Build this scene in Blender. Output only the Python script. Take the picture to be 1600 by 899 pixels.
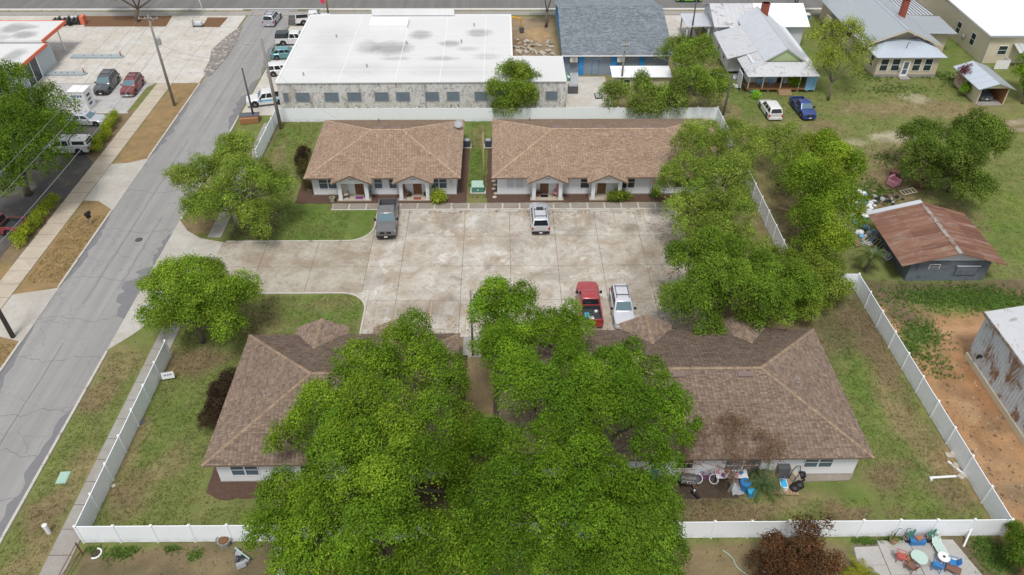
import bpy, bmesh, math, random
import numpy as np
from mathutils import Vector, Matrix

for o in list(bpy.data.objects):
    bpy.data.objects.remove(o)
S = bpy.context.scene
COL = S.collection
R = math.radians

# ------------------------------------------------------------------ camera (drone, 44.5 m up, looking down 39.5 degrees)
F_PX, PITCH, YAW, ROLL, CAMH = 1198.34, 0.68923527, 0.01838603, -0.00562263, 44.5
def cam_axes():
    f = np.array([math.sin(YAW)*math.cos(PITCH), math.cos(YAW)*math.cos(PITCH), -math.sin(PITCH)])
    rt = np.array([math.cos(YAW), -math.sin(YAW), 0.0]); dn = np.cross(f, rt)
    return rt*math.cos(ROLL)+dn*math.sin(ROLL), -rt*math.sin(ROLL)+dn*math.cos(ROLL), f
A_R, A_D, A_F = cam_axes()
def G(px, py, z=0.0):
    """survey helper: world x, y of the point at height z seen at photograph pixel (px, py)"""
    d = A_R*((px-800)/F_PX) + A_D*((py-449.5)/F_PX) + A_F
    t = (z-CAMH)/d[2]
    return float(d[0]*t), float(d[1]*t)
def SC(px, py, z=0.0):
    """metres per photograph pixel at that point"""
    x, y = G(px, py, z)
    return float(np.dot(A_F, np.array([x, y, z-CAMH])))/F_PX
cd = bpy.data.cameras.new('camera'); cam = bpy.data.objects.new('camera', cd); COL.objects.link(cam)
cam.matrix_world = Matrix(((A_R[0], -A_D[0], -A_F[0], 0), (A_R[1], -A_D[1], -A_F[1], 0), (A_R[2], -A_D[2], -A_F[2], CAMH), (0, 0, 0, 1)))
cd.sensor_fit = 'HORIZONTAL'; cd.sensor_width = 36; cd.lens = F_PX/1600*36; cd.clip_start = 0.5; cd.clip_end = 3000
S.camera = cam

# ------------------------------------------------------------------ light: bright overcast, weak broad sun from the south-west
SUN_EL, SUN_AZ = 64.0, 188.0           # azimuth clockwise from +y
wd = bpy.data.worlds.new('World'); S.world = wd; wd.use_nodes = True
wn = wd.node_tree; wn.nodes.clear()
sky = wn.nodes.new('ShaderNodeTexSky'); sky.sky_type = 'NISHITA'; sky.sun_disc = False
sky.sun_elevation = R(SUN_EL); sky.sun_rotation = R(SUN_AZ); sky.dust_density = 1.2; sky.air_density = 1.0; sky.ozone_density = 1.0
hs = wn.nodes.new('ShaderNodeHueSaturation'); hs.inputs['Saturation'].default_value = 0.25
bg = wn.nodes.new('ShaderNodeBackground'); bg.inputs['Strength'].default_value = 0.082
wo = wn.nodes.new('ShaderNodeOutputWorld')
cl = wn.nodes.new('ShaderNodeMix'); cl.data_type = 'RGBA'; cl.inputs[0].default_value = 0.45; cl.inputs[7].default_value = (6.6, 6.8, 7.2, 1)   # even cloud deck over the clear sky
wn.links.new(sky.outputs[0], hs.inputs['Color']); wn.links.new(hs.outputs[0], cl.inputs[6]); wn.links.new(cl.outputs[2], bg.inputs[0]); wn.links.new(bg.outputs[0], wo.inputs[0])
sd = bpy.data.lights.new('sun', 'SUN'); sd.energy = 1.5; sd.angle = R(14); sd.color = (1.0, 0.965, 0.92)
sun = bpy.data.objects.new('sun', sd); COL.objects.link(sun)
sv = Vector((math.sin(R(SUN_AZ))*math.cos(R(SUN_EL)), math.cos(R(SUN_AZ))*math.cos(R(SUN_EL)), math.sin(R(SUN_EL))))
sun.rotation_euler = sv.to_track_quat('Z', 'Y').to_euler(); sun.location = (0, 0, 60)
S.view_settings.view_transform = 'Standard'; S.view_settings.look = 'None'
S.view_settings.exposure = 0.72; S.view_settings.gamma = 1.0; S.view_settings.use_curve_mapping = False

# ------------------------------------------------------------------ mesh helpers
class MB:
    """collects faces; build() links them as ONE mesh object"""
    def __init__(s): s.v = []; s.f = []; s.m = []; s.c = None
    def face(s, pts, m=0):
        n = len(s.v); s.v += [tuple(p) for p in pts]; s.f.append(tuple(range(n, n+len(pts)))); s.m.append(m); return s
    def hexa(s, b, t, m=0):
        """b, t: four bottom and four top points, counter-clockwise seen from above"""
        n = len(s.v); s.v += [tuple(p) for p in b] + [tuple(p) for p in t]
        for q in ((3, 2, 1, 0), (4, 5, 6, 7), (0, 1, 5, 4), (1, 2, 6, 5), (2, 3, 7, 6), (3, 0, 4, 7)):
            s.f.append(tuple(n+i for i in q)); s.m.append(m)
        return s
    def box(s, x0, x1, y0, y1, z0, z1, m=0):
        return s.hexa([(x0, y0, z0), (x1, y0, z0), (x1, y1, z0), (x0, y1, z0)], [(x0, y0, z1), (x1, y0, z1), (x1, y1, z1), (x0, y1, z1)], m)
    def rbox(s, cx, cy, cz, sx, sy, sz, rz=0.0, m=0, tilt=None):
        M = Matrix.Rotation(rz, 3, 'Z')
        if tilt: M = M @ Matrix.Rotation(tilt[0], 3, 'X') @ Matrix.Rotation(tilt[1], 3, 'Y')
        P = [M @ Vector((x*sx/2, y*sy/2, z*sz/2)) + Vector((cx, cy, cz)) for z in (-1, 1) for x, y in ((-1, -1), (1, -1), (1, 1), (-1, 1))]
        return s.hexa(P[:4], P[4:], m)
    def prism(s, pts, z0, z1, m=0, bottom=True):
        n = len(s.v); k = len(pts)
        s.v += [(p[0], p[1], z0) for p in pts] + [(p[0], p[1], z1) for p in pts]
        s.f.append(tuple(range(n+k, n+2*k))); s.m.append(m)
        if bottom: s.f.append(tuple(reversed(range(n, n+k)))); s.m.append(m)
        for i in range(k):
            j = (i+1) % k; s.f.append((n+i, n+j, n+k+j, n+k+i)); s.m.append(m)
        return s
    def extr(s, pts, d, m=0):
        """polygon of 3-D points extruded by vector d"""
        n = len(s.v); k = len(pts)
        s.v += [tuple(p) for p in pts] + [(p[0]+d[0], p[1]+d[1], p[2]+d[2]) for p in pts]
        s.f.append(tuple(reversed(range(n, n+k)))); s.f.append(tuple(range(n+k, n+2*k))); s.m += [m, m]
        for i in range(k):
            j = (i+1) % k; s.f.append((n+i, n+j, n+k+j, n+k+i)); s.m.append(m)
        return s
    def tube(s, pts, rad, n=8, m=0, caps=True):
        pts = [Vector(p) for p in pts]
        if not isinstance(rad, (list, tuple)): rad = [rad]*len(pts)
        base = len(s.v); prev = None
        for i, p in enumerate(pts):
            d = (pts[min(i+1, len(pts)-1)] - pts[max(i-1, 0)])
            if d.length < 1e-9: d = Vector((0, 0, 1))
            d.normalize()
            if prev is None:
                a = d.orthogonal().normalized()
            else:
                a = prev - d*prev.dot(d)
                a = a.normalized() if a.length > 1e-6 else d.orthogonal().normalized()
            prev = a; b = d.cross(a)
            for k in range(n):
                t = 2*math.pi*k/n
                s.v.append(tuple(p + (a*math.cos(t)+b*math.sin(t))*rad[i]))
        for i in range(len(pts)-1):
            for k in range(n):
                q = (k+1) % n
                s.f.append((base+i*n+k, base+i*n+q, base+(i+1)*n+q, base+(i+1)*n+k)); s.m.append(m)
        if caps:
            s.f.append(tuple(reversed(range(base, base+n)))); s.m.append(m)
            e = base+(len(pts)-1)*n; s.f.append(tuple(range(e, e+n))); s.m.append(m)
        return s
    def lathe(s, prof, c=(0, 0, 0), n=12, m=0, axis='z'):
        """prof: (radius, height) pairs, bottom to top"""
        base = len(s.v)
        for r, h in prof:
            for k in range(n):
                t = 2*math.pi*k/n; x, y = r*math.cos(t), r*math.sin(t)
                p = (x, y, h) if axis == 'z' else ((x, h, y) if axis == 'y' else (h, x, y))
                s.v.append((p[0]+c[0], p[1]+c[1], p[2]+c[2]))
        for i in range(len(prof)-1):
            for k in range(n):
                q = (k+1) % n
                fc = (base+i*n+k, base+i*n+q, base+(i+1)*n+q, base+(i+1)*n+k)
                s.f.append(fc if axis != 'y' else fc[::-1]); s.m.append(m)
        e = base+(len(prof)-1)*n
        f0, f1 = tuple(reversed(range(base, base+n))), tuple(range(e, e+n))
        s.f += [f0, f1] if axis != 'y' else [f0[::-1], f1[::-1]]; s.m += [m, m]
        return s
    def mesh(s, name, mats, off=(0, 0, 0), smooth=False):
        me = bpy.data.meshes.new(name)
        v = s.v if off == (0, 0, 0) else [(a-off[0], b-off[1], c-off[2]) for a, b, c in s.v]
        me.from_pydata(v, [], s.f)
        for mm in (mats if isinstance(mats, (list, tuple)) else [mats]): me.materials.append(mm)
        if any(s.m): me.polygons.foreach_set('material_index', s.m)
        if smooth: me.polygons.foreach_set('use_smooth', [True]*len(s.f))
        if s.c is not None:
            at = me.color_attributes.new('Col', 'FLOAT_COLOR', 'POINT')
            at.data.foreach_set('color', np.asarray(s.c, dtype=np.float32).ravel())
        me.update(); return me
    def build(s, name, mats, parent=None, off=None, smooth=False, loc=None):
        if off is None:
            off = tuple(parent['_o']) if (parent is not None and '_o' in parent) else (loc if loc else (0, 0, 0))
        o = bpy.data.objects.new(name, s.mesh(name, mats, off, smooth)); COL.objects.link(o)
        if parent is not None:
            o.parent = parent
            if '_o' in parent: o['_o'] = parent['_o']
        elif loc: o.location = loc
        return o

def tag(o, label, cat, group=None):
    o['label'] = label; o['category'] = cat
    if group: o['group'] = group
    return o
def thing(name, label, cat, loc=(0, 0, 0), rz=0.0, group=None, world=False):
    o = bpy.data.objects.new(name, None); COL.objects.link(o); o.empty_display_size = 0.3
    o.location = loc; o.rotation_euler = (0, 0, rz)
    if world: o['_o'] = tuple(float(q) for q in loc)      # parts are then given in world coordinates
    return tag(o, label, cat, group)
def structure(o): o['kind'] = 'structure'; return o
def stuff(o): o['kind'] = 'stuff'; return o
def copy_tree(o, parent=None):
    c = o.copy(); COL.objects.link(c); c.parent = parent
    for ch in o.children: copy_tree(ch, c)
    return c
def lerp(a, b, t): return a+(b-a)*t

# ------------------------------------------------------------------ material helpers
def nd(nt, typ, **kw):
    n = nt.nodes.new(typ)
    for k, v in kw.items():
        if k in n.inputs.keys(): n.inputs[k].default_value = v
        else: setattr(n, k, v)
    return n
def new_mat(name):
    m = bpy.data.materials.new(name); m.use_nodes = True
    nt = m.node_tree; b = nt.nodes['Principled BSDF']
    return m, nt, b
def rgba(c): return (c[0], c[1], c[2], 1.0)
def pos(nt): return nt.nodes.new('ShaderNodeNewGeometry').outputs['Position']
def noise(nt, vec, scale, detail=4.0, rough=0.55, dist=0.0):
    n = nd(nt, 'ShaderNodeTexNoise', Scale=scale, Detail=detail, Roughness=rough, Distortion=dist)
    nt.links.new(vec, n.inputs['Vector']); return n.outputs['Fac']
def ramp(nt, fac, a, b, ca=(0, 0, 0), cb=(1, 1, 1)):
    r = nt.nodes.new('ShaderNodeValToRGB'); e = r.color_ramp.elements
    e[0].position = a; e[1].position = b; e[0].color = rgba(ca); e[1].color = rgba(cb)
    nt.links.new(fac, r.inputs[0]); return r.outputs['Color']
def mix(nt, fac, a, b, mode='MIX'):
    m = nd(nt, 'ShaderNodeMix', data_type='RGBA', blend_type=mode)
    for sock, val in ((m.inputs[0], fac), (m.inputs[6], a), (m.inputs[7], b)):
        if isinstance(val, (tuple, list)): sock.default_value = rgba(val)
        elif isinstance(val, (int, float)): sock.default_value = val
        else: nt.links.new(val, sock)
    return m.outputs[2]
def mathn(nt, op, a, b=None):
    m = nd(nt, 'ShaderNodeMath', operation=op)
    for i, val in enumerate((a, b)):
        if val is None: continue
        if isinstance(val, (int, float)): m.inputs[i].default_value = val
        else: nt.links.new(val, m.inputs[i])
    return m.outputs[0]
def bumped(nt, b, h, strength=0.3, dist=0.02):
    n = nd(nt, 'ShaderNodeBump', Strength=strength, Distance=dist)
    nt.links.new(h, n.inputs['Height']); nt.links.new(n.outputs[0], b.inputs['Normal'])
def pm(name, base, var=0.12, scale=1.5, rough=0.8, spec=0.3, metal=0.0, bump=0.0, bscale=30.0, stain=None, fine=0.1):
    """plain weathered surface: base colour, soft large variation, fine grain, optional stains (colour, scale, from, to)"""
    m, nt, b = new_mat(name); p = pos(nt)
    c = mix(nt, noise(nt, p, scale, 5), tuple(q*(1-var) for q in base), tuple(min(1, q*(1+var)) for q in base))
    if fine: c = mix(nt, 1.0, c, ramp(nt, noise(nt, p, bscale, 3), .3, .7, (1-fine,)*3, (1+fine*.3,)*3), 'MULTIPLY')
    if stain: c = mix(nt, ramp(nt, noise(nt, p, stain[1], 6, .65, .6), stain[2], stain[3]), c, stain[0])
    nt.links.new(c, b.inputs['Base Color'])
    b.inputs['Roughness'].default_value = rough; b.inputs['Specular IOR Level'].default_value = spec; b.inputs['Metallic'].default_value = metal
    if bump: bumped(nt, b, noise(nt, p, bscale, 4), bump)
    return m
def flat(name, base, rough=0.5, spec=0.4, metal=0.0, coat=0.0):
    m, nt, b = new_mat(name)
    b.inputs['Base Color'].default_value = rgba(base); b.inputs['Roughness'].default_value = rough
    b.inputs['Specular IOR Level'].default_value = spec; b.inputs['Metallic'].default_value = metal
    b.inputs['Coat Weight'].default_value = coat; b.inputs['Coat Roughness'].default_value = 0.08
    return m
_paints = {}
def paint(c, metal=0.25):
    k = tuple(round(q, 3) for q in c)
    if k not in _paints:
        m, nt, b = new_mat('car_paint'); p = pos(nt)
        dust = ramp(nt, noise(nt, p, 3.0, 6, .6), .35, .8, (0, 0, 0), (.22, .22, .22))
        nt.links.new(mix(nt, dust, c, (.32, .30, .27)), b.inputs['Base Color'])
        b.inputs['Roughness'].default_value = .34; b.inputs['Metallic'].default_value = metal
        b.inputs['Coat Weight'].default_value = .6; b.inputs['Coat Roughness'].default_value = .09
        _paints[k] = m
    return _paints[k]
# ------------------------------------------------------------------ materials
def crack_mask(nt, p, scale, width, wob=0.35, nscale=None):
    """thin irregular crack lines from distorted cell borders"""
    nn = nd(nt, 'ShaderNodeTexNoise', Scale=(nscale or scale*2.2), Detail=4.0); nt.links.new(p, nn.inputs['Vector'])
    mx = nd(nt, 'ShaderNodeVectorMath', operation='MULTIPLY_ADD'); nt.links.new(nn.outputs['Color'], mx.inputs[0])
    mx.inputs[1].default_value = (wob/scale,)*3; nt.links.new(p, mx.inputs[2])
    v = nd(nt, 'ShaderNodeTexVoronoi', feature='DISTANCE_TO_EDGE', Scale=scale); nt.links.new(mx.outputs[0], v.inputs['Vector'])
    return ramp(nt, v.outputs['Distance'], 0.0, width*scale, (1, 1, 1), (0, 0, 0))

def stains(nt, p, c, spots, z, col, k=1.0):
    """old stains at surveyed places: (px, py, half width px, half height px, strength)"""
    nz = noise(nt, p, .9, 7, .7, .6)
    for px, py, rx, ry, a in spots:
        x, y = G(px, py, z); s_ = SC(px, py, z); ry_ = abs(G(px, py-ry, z)[1]-G(px, py+ry, z)[1])/2
        mp = nd(nt, 'ShaderNodeMapping'); mp.inputs['Location'].default_value = (-x/(rx*s_), -y/ry_, 0); mp.inputs['Scale'].default_value = (1/(rx*s_), 1/ry_, 0); nt.links.new(p, mp.inputs['Vector'])
        ln = nd(nt, 'ShaderNodeVectorMath', operation='LENGTH'); nt.links.new(mp.outputs[0], ln.inputs[0])
        f = ramp(nt, mathn(nt, 'ADD', ln.outputs['Value'], mathn(nt, 'MULTIPLY', nz, -1.3)), -.15, .85, (a*k,)*3, (0, 0, 0))
        c = mix(nt, f, c, col)
    return c
def mk_asphalt(name, base, crackc, cs=0.42):
    m, nt, b = new_mat(name); p = pos(nt)
    c = mix(nt, noise(nt, p, .35, 5, .6), tuple(q*.9 for q in base), tuple(q*1.1 for q in base))
    # long pale wheel tracks along the street
    sx = nd(nt, 'ShaderNodeSeparateXYZ'); nt.links.new(p, sx.inputs[0])
    w = nd(nt, 'ShaderNodeMapping'); w.inputs['Scale'].default_value = (1.1, .035, 1); nt.links.new(p, w.inputs['Vector'])
    c = mix(nt, 1.0, c, ramp(nt, noise(nt, w.outputs[0], 1.0, 4, .6), .35, .68, (.88, .88, .885), (1.08, 1.08, 1.07)), 'MULTIPLY')
    c = mix(nt, 1.0, c, ramp(nt, noise(nt, p, 26, 3), .3, .75, (.86,)*3, (1.06,)*3), 'MULTIPLY')
    gate = ramp(nt, noise(nt, p, .16, 3), .42, .56)
    cr = mathn(nt, 'MULTIPLY', crack_mask(nt, p, cs, .028), gate)
    cr2 = mathn(nt, 'MULTIPLY', crack_mask(nt, p, cs*2.6, .014), ramp(nt, noise(nt, p, .22, 3), .55, .62))
    c = mix(nt, mathn(nt, 'MULTIPLY', mathn(nt, 'MAXIMUM', cr, cr2), .6), c, crackc)
    nt.links.new(c, b.inputs['Base Color']); b.inputs['Roughness'].default_value = .9; b.inputs['Specular IOR Level'].default_value = .2
    bumped(nt, b, noise(nt, p, 40, 3), .25)
    return m
def mk_concrete(name, base, dark, brown, amt=1.0, cs=.28, crack=.55, white=None, spots=()):
    m, nt, b = new_mat(name); p = pos(nt)
    c = mix(nt, noise(nt, p, .5, 5, .6), tuple(q*.88 for q in base), tuple(min(1, q*1.1) for q in base))
    c = mix(nt, mathn(nt, 'MULTIPLY', ramp(nt, noise(nt, p, .30, 9, .76, .35), .42, .60), .8*amt), c, brown)
    c = mix(nt, mathn(nt, 'MULTIPLY', ramp(nt, noise(nt, p, 1.5, 9, .8, .7), .50, .68), .55*amt), c, dark)
    c = mix(nt, mathn(nt, 'MULTIPLY', ramp(nt, noise(nt, p, .55, 5, .6, .4), .60, .74), .6*amt), c, dark)
    if white: c = mix(nt, mathn(nt, 'MULTIPLY', ramp(nt, noise(nt, p, .42, 9, .78, .35), .55, .62), .7), c, white)
    c = mix(nt, 1.0, c, ramp(nt, noise(nt, p, 12, 5, .7), .3, .72, (.82,)*3, (1.06,)*3), 'MULTIPLY')
    if spots: c = stains(nt, p, c, spots, 0, (.17, .135, .10), .8)
    if crack:
        g = ramp(nt, noise(nt, p, .13, 3), .5, .6)
        c = mix(nt, mathn(nt, 'MULTIPLY', mathn(nt, 'MULTIPLY', crack_mask(nt, p, cs, .02), g), crack), c, (.09, .075, .06))
    nt.links.new(c, b.inputs['Base Color']); b.inputs['Roughness'].default_value = .88; b.inputs['Specular IOR Level'].default_value = .25
    bumped(nt, b, noise(nt, p, 22, 4), .15)
    return m
def mk_ground():
    m, nt, b = new_mat('ground_cover'); p = pos(nt)
    a = nd(nt, 'ShaderNodeVertexColor', layer_name='Col')
    c = mix(nt, 1.0, a.outputs['Color'], ramp(nt, noise(nt, p, 1.1, 7, .7), .28, .75, (.80, .82, .80), (1.2, 1.17, 1.12)), 'MULTIPLY')
    c = mix(nt, 1.0, c, ramp(nt, noise(nt, p, 7, 6, .75), .3, .7, (.78, .80, .77), (1.17, 1.15, 1.14)), 'MULTIPLY')
    c = mix(nt, mathn(nt, 'MULTIPLY', ramp(nt, noise(nt, p, .7, 7, .72, .4), .57, .74), .36), c, (.25, .19, .115))
    nt.links.new(c, b.inputs['Base Color']); b.inputs['Roughness'].default_value = .95; b.inputs['Specular IOR Level'].default_value = .1
    bumped(nt, b, noise(nt, p, 9, 6, .75), .55, .06)
    return m
def mk_vcol(name, rough=.85, bump=.0, bscale=40, trans=0.0, spec=.2, var=(.88, 1.08), mscale=3.0):
    m, nt, b = new_mat(name); p = pos(nt)
    a = nd(nt, 'ShaderNodeVertexColor', layer_name='Col')
    c = mix(nt, 1.0, a.outputs['Color'], ramp(nt, noise(nt, p, mscale, 5, .6), .3, .7, (var[0],)*3, (var[1],)*3), 'MULTIPLY')
    nt.links.new(c, b.inputs['Base Color']); b.inputs['Roughness'].default_value = rough; b.inputs['Specular IOR Level'].default_value = spec
    if bump: bumped(nt, b, noise(nt, p, bscale, 4), bump)
    if trans:
        t = nd(nt, 'ShaderNodeBsdfTranslucent'); nt.links.new(mix(nt, 1.0, c, (1.25, 1.35, .55), 'MULTIPLY'), t.inputs['Color'])
        ms = nd(nt, 'ShaderNodeMixShader'); ms.inputs[0].default_value = trans
        nt.links.new(b.outputs[0], ms.inputs[1]); nt.links.new(t.outputs[0], ms.inputs[2])
        nt.links.new(ms.outputs[0], nt.nodes['Material Output'].inputs[0])
    return m
def mk_peel(name):
    """old white paint flaking off brick"""
    m, nt, b = new_mat(name); p = pos(nt)
    c = mix(nt, noise(nt, p, 1.2, 5), (.62, .612, .60), (.75, .74, .725))
    w = nd(nt, 'ShaderNodeMapping'); w.inputs['Scale'].default_value = (1.0, 1.0, .5); nt.links.new(p, w.inputs['Vector'])
    c = mix(nt, ramp(nt, noise(nt, w.outputs[0], .9, 8, .75, .8), .50, .64), c, (.47, .42, .37))
    c = mix(nt, ramp(nt, noise(nt, w.outputs[0], 3.4, 8, .8, 1.0), .525, .60), c, (.22, .185, .16))
    c = mix(nt, ramp(nt, noise(nt, w.outputs[0], 1.6, 7, .75, .6), .60, .70), c, (.40, .23, .16))
    br = nd(nt, 'ShaderNodeTexBrick', Scale=1.0); br.inputs['Brick Width'].default_value = .4; br.inputs['Row Height'].default_value = .2; br.inputs['Mortar Size'].default_value = .012
    br.inputs['Color1'].default_value = (1, 1, 1, 1); br.inputs['Color2'].default_value = (.93, .93, .93, 1); br.inputs['Mortar'].default_value = (.78, .77, .75, 1)
    mp = nd(nt, 'ShaderNodeMapping'); mp.inputs['Rotation'].default_value = (R(90), 0, 0); nt.links.new(p, mp.inputs['Vector']); nt.links.new(mp.outputs[0], br.inputs['Vector'])
    c = mix(nt, 1.0, c, br.outputs['Color'], 'MULTIPLY')
    nt.links.new(c, b.inputs['Base Color']); b.inputs['Roughness'].default_value = .9
    return m
def mk_rust(name, base, rust, lo, hi, scale=.9, rough=.55, metal=.2, stretch=(1, 1, 1), rust2=None):
    m, nt, b = new_mat(name); p = pos(nt)
    w = nd(nt, 'ShaderNodeMapping'); w.inputs['Scale'].default_value = stretch; nt.links.new(p, w.inputs['Vector']); q = w.outputs[0]
    c = mix(nt, noise(nt, q, .8, 5), tuple(x*.88 for x in base), tuple(min(1, x*1.08) for x in base))
    r = mix(nt, noise(nt, q, 2.5, 6, .7), rust, rust2 or tuple(x*.55 for x in rust))
    f = ramp(nt, noise(nt, q, scale, 8, .72, .7), lo, hi)
    nt.links.new(mix(nt, f, c, r), b.inputs['Base Color'])
    b.inputs['Roughness'].default_value = rough; b.inputs['Metallic'].default_value = metal
    bumped(nt, b, noise(nt, q, 14, 4), .12)
    return m
def mk_glass(name, tint=(.03, .045, .05), rough=.06):
    m = flat(name, tint, rough, .45)
    return m
def mk_white_roof():
    m, nt, b = new_mat('white_membrane'); p = pos(nt)
    c = mix(nt, noise(nt, p, .25, 4), (.585, .585, .58), (.66, .66, .655))
    w = nd(nt, 'ShaderNodeMapping'); w.inputs['Scale'].default_value = (.55, 1.4, 1); nt.links.new(p, w.inputs['Vector'])
    c = mix(nt, mathn(nt, 'MULTIPLY', ramp(nt, noise(nt, w.outputs[0], .34, 7, .65, .4), .66, .80), .55), c, (.22, .22, .22))
    c = mix(nt, mathn(nt, 'MULTIPLY', ramp(nt, noise(nt, p, 2.2, 7, .75), .64, .8), .35), c, (.35, .34, .32))
    c = stains(nt, p, c, ((575, 75, 16, 9, .5), (612, 77, 28, 9, .8), (658, 56, 14, 6, .7), (703, 70, 14, 4, .75), (748, 53, 16, 5, .7), (690, 93, 22, 3, .6), (618, 93, 20, 3, .45), (760, 90, 18, 4, .4), (730, 78, 14, 3, .4), (22, 48, 17, 7, .8), (40, 58, 16, 5, .8), (48, 46, 12, 3, .6), (22, 85, 12, 9, .7), (5, 62, 12, 4, .5), (520, 60, 30, 14, .2), (560, 110, 50, 8, .2), (700, 112, 60, 8, .2), (500, 95, 25, 18, .15)), 3.6, (.16, .16, .165), .75)
    nt.links.new(c, b.inputs['Base Color']); b.inputs['Roughness'].default_value = .7
    return m
def mk_vinyl():
    m, nt, b = new_mat('white_vinyl'); p = pos(nt)
    c = mix(nt, noise(nt, p, .5, 4), (.84, .875, .92), (.89, .92, .955))
    z = nd(nt, 'ShaderNodeSeparateXYZ'); nt.links.new(p, z.inputs[0])
    low = nd(nt, 'ShaderNodeMapRange'); low.inputs['From Min'].default_value = .55; low.inputs['From Max'].default_value = .05; nt.links.new(z.outputs['Z'], low.inputs['Value'])
    dirt = mathn(nt, 'MULTIPLY', low.outputs[0], ramp(nt, noise(nt, p, 1.6, 7, .7), .38, .68))       # soil splash and algae along the foot
    c = mix(nt, mathn(nt, 'MULTIPLY', dirt, .7), c, (.36, .36, .28)); c = mix(nt, mathn(nt, 'MULTIPLY', ramp(nt, noise(nt, p, .9, 7, .7), .60, .8), .25), c, (.52, .55, .53))
    nt.links.new(c, b.inputs['Base Color']); b.inputs['Roughness'].default_value = .42
    return m
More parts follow.
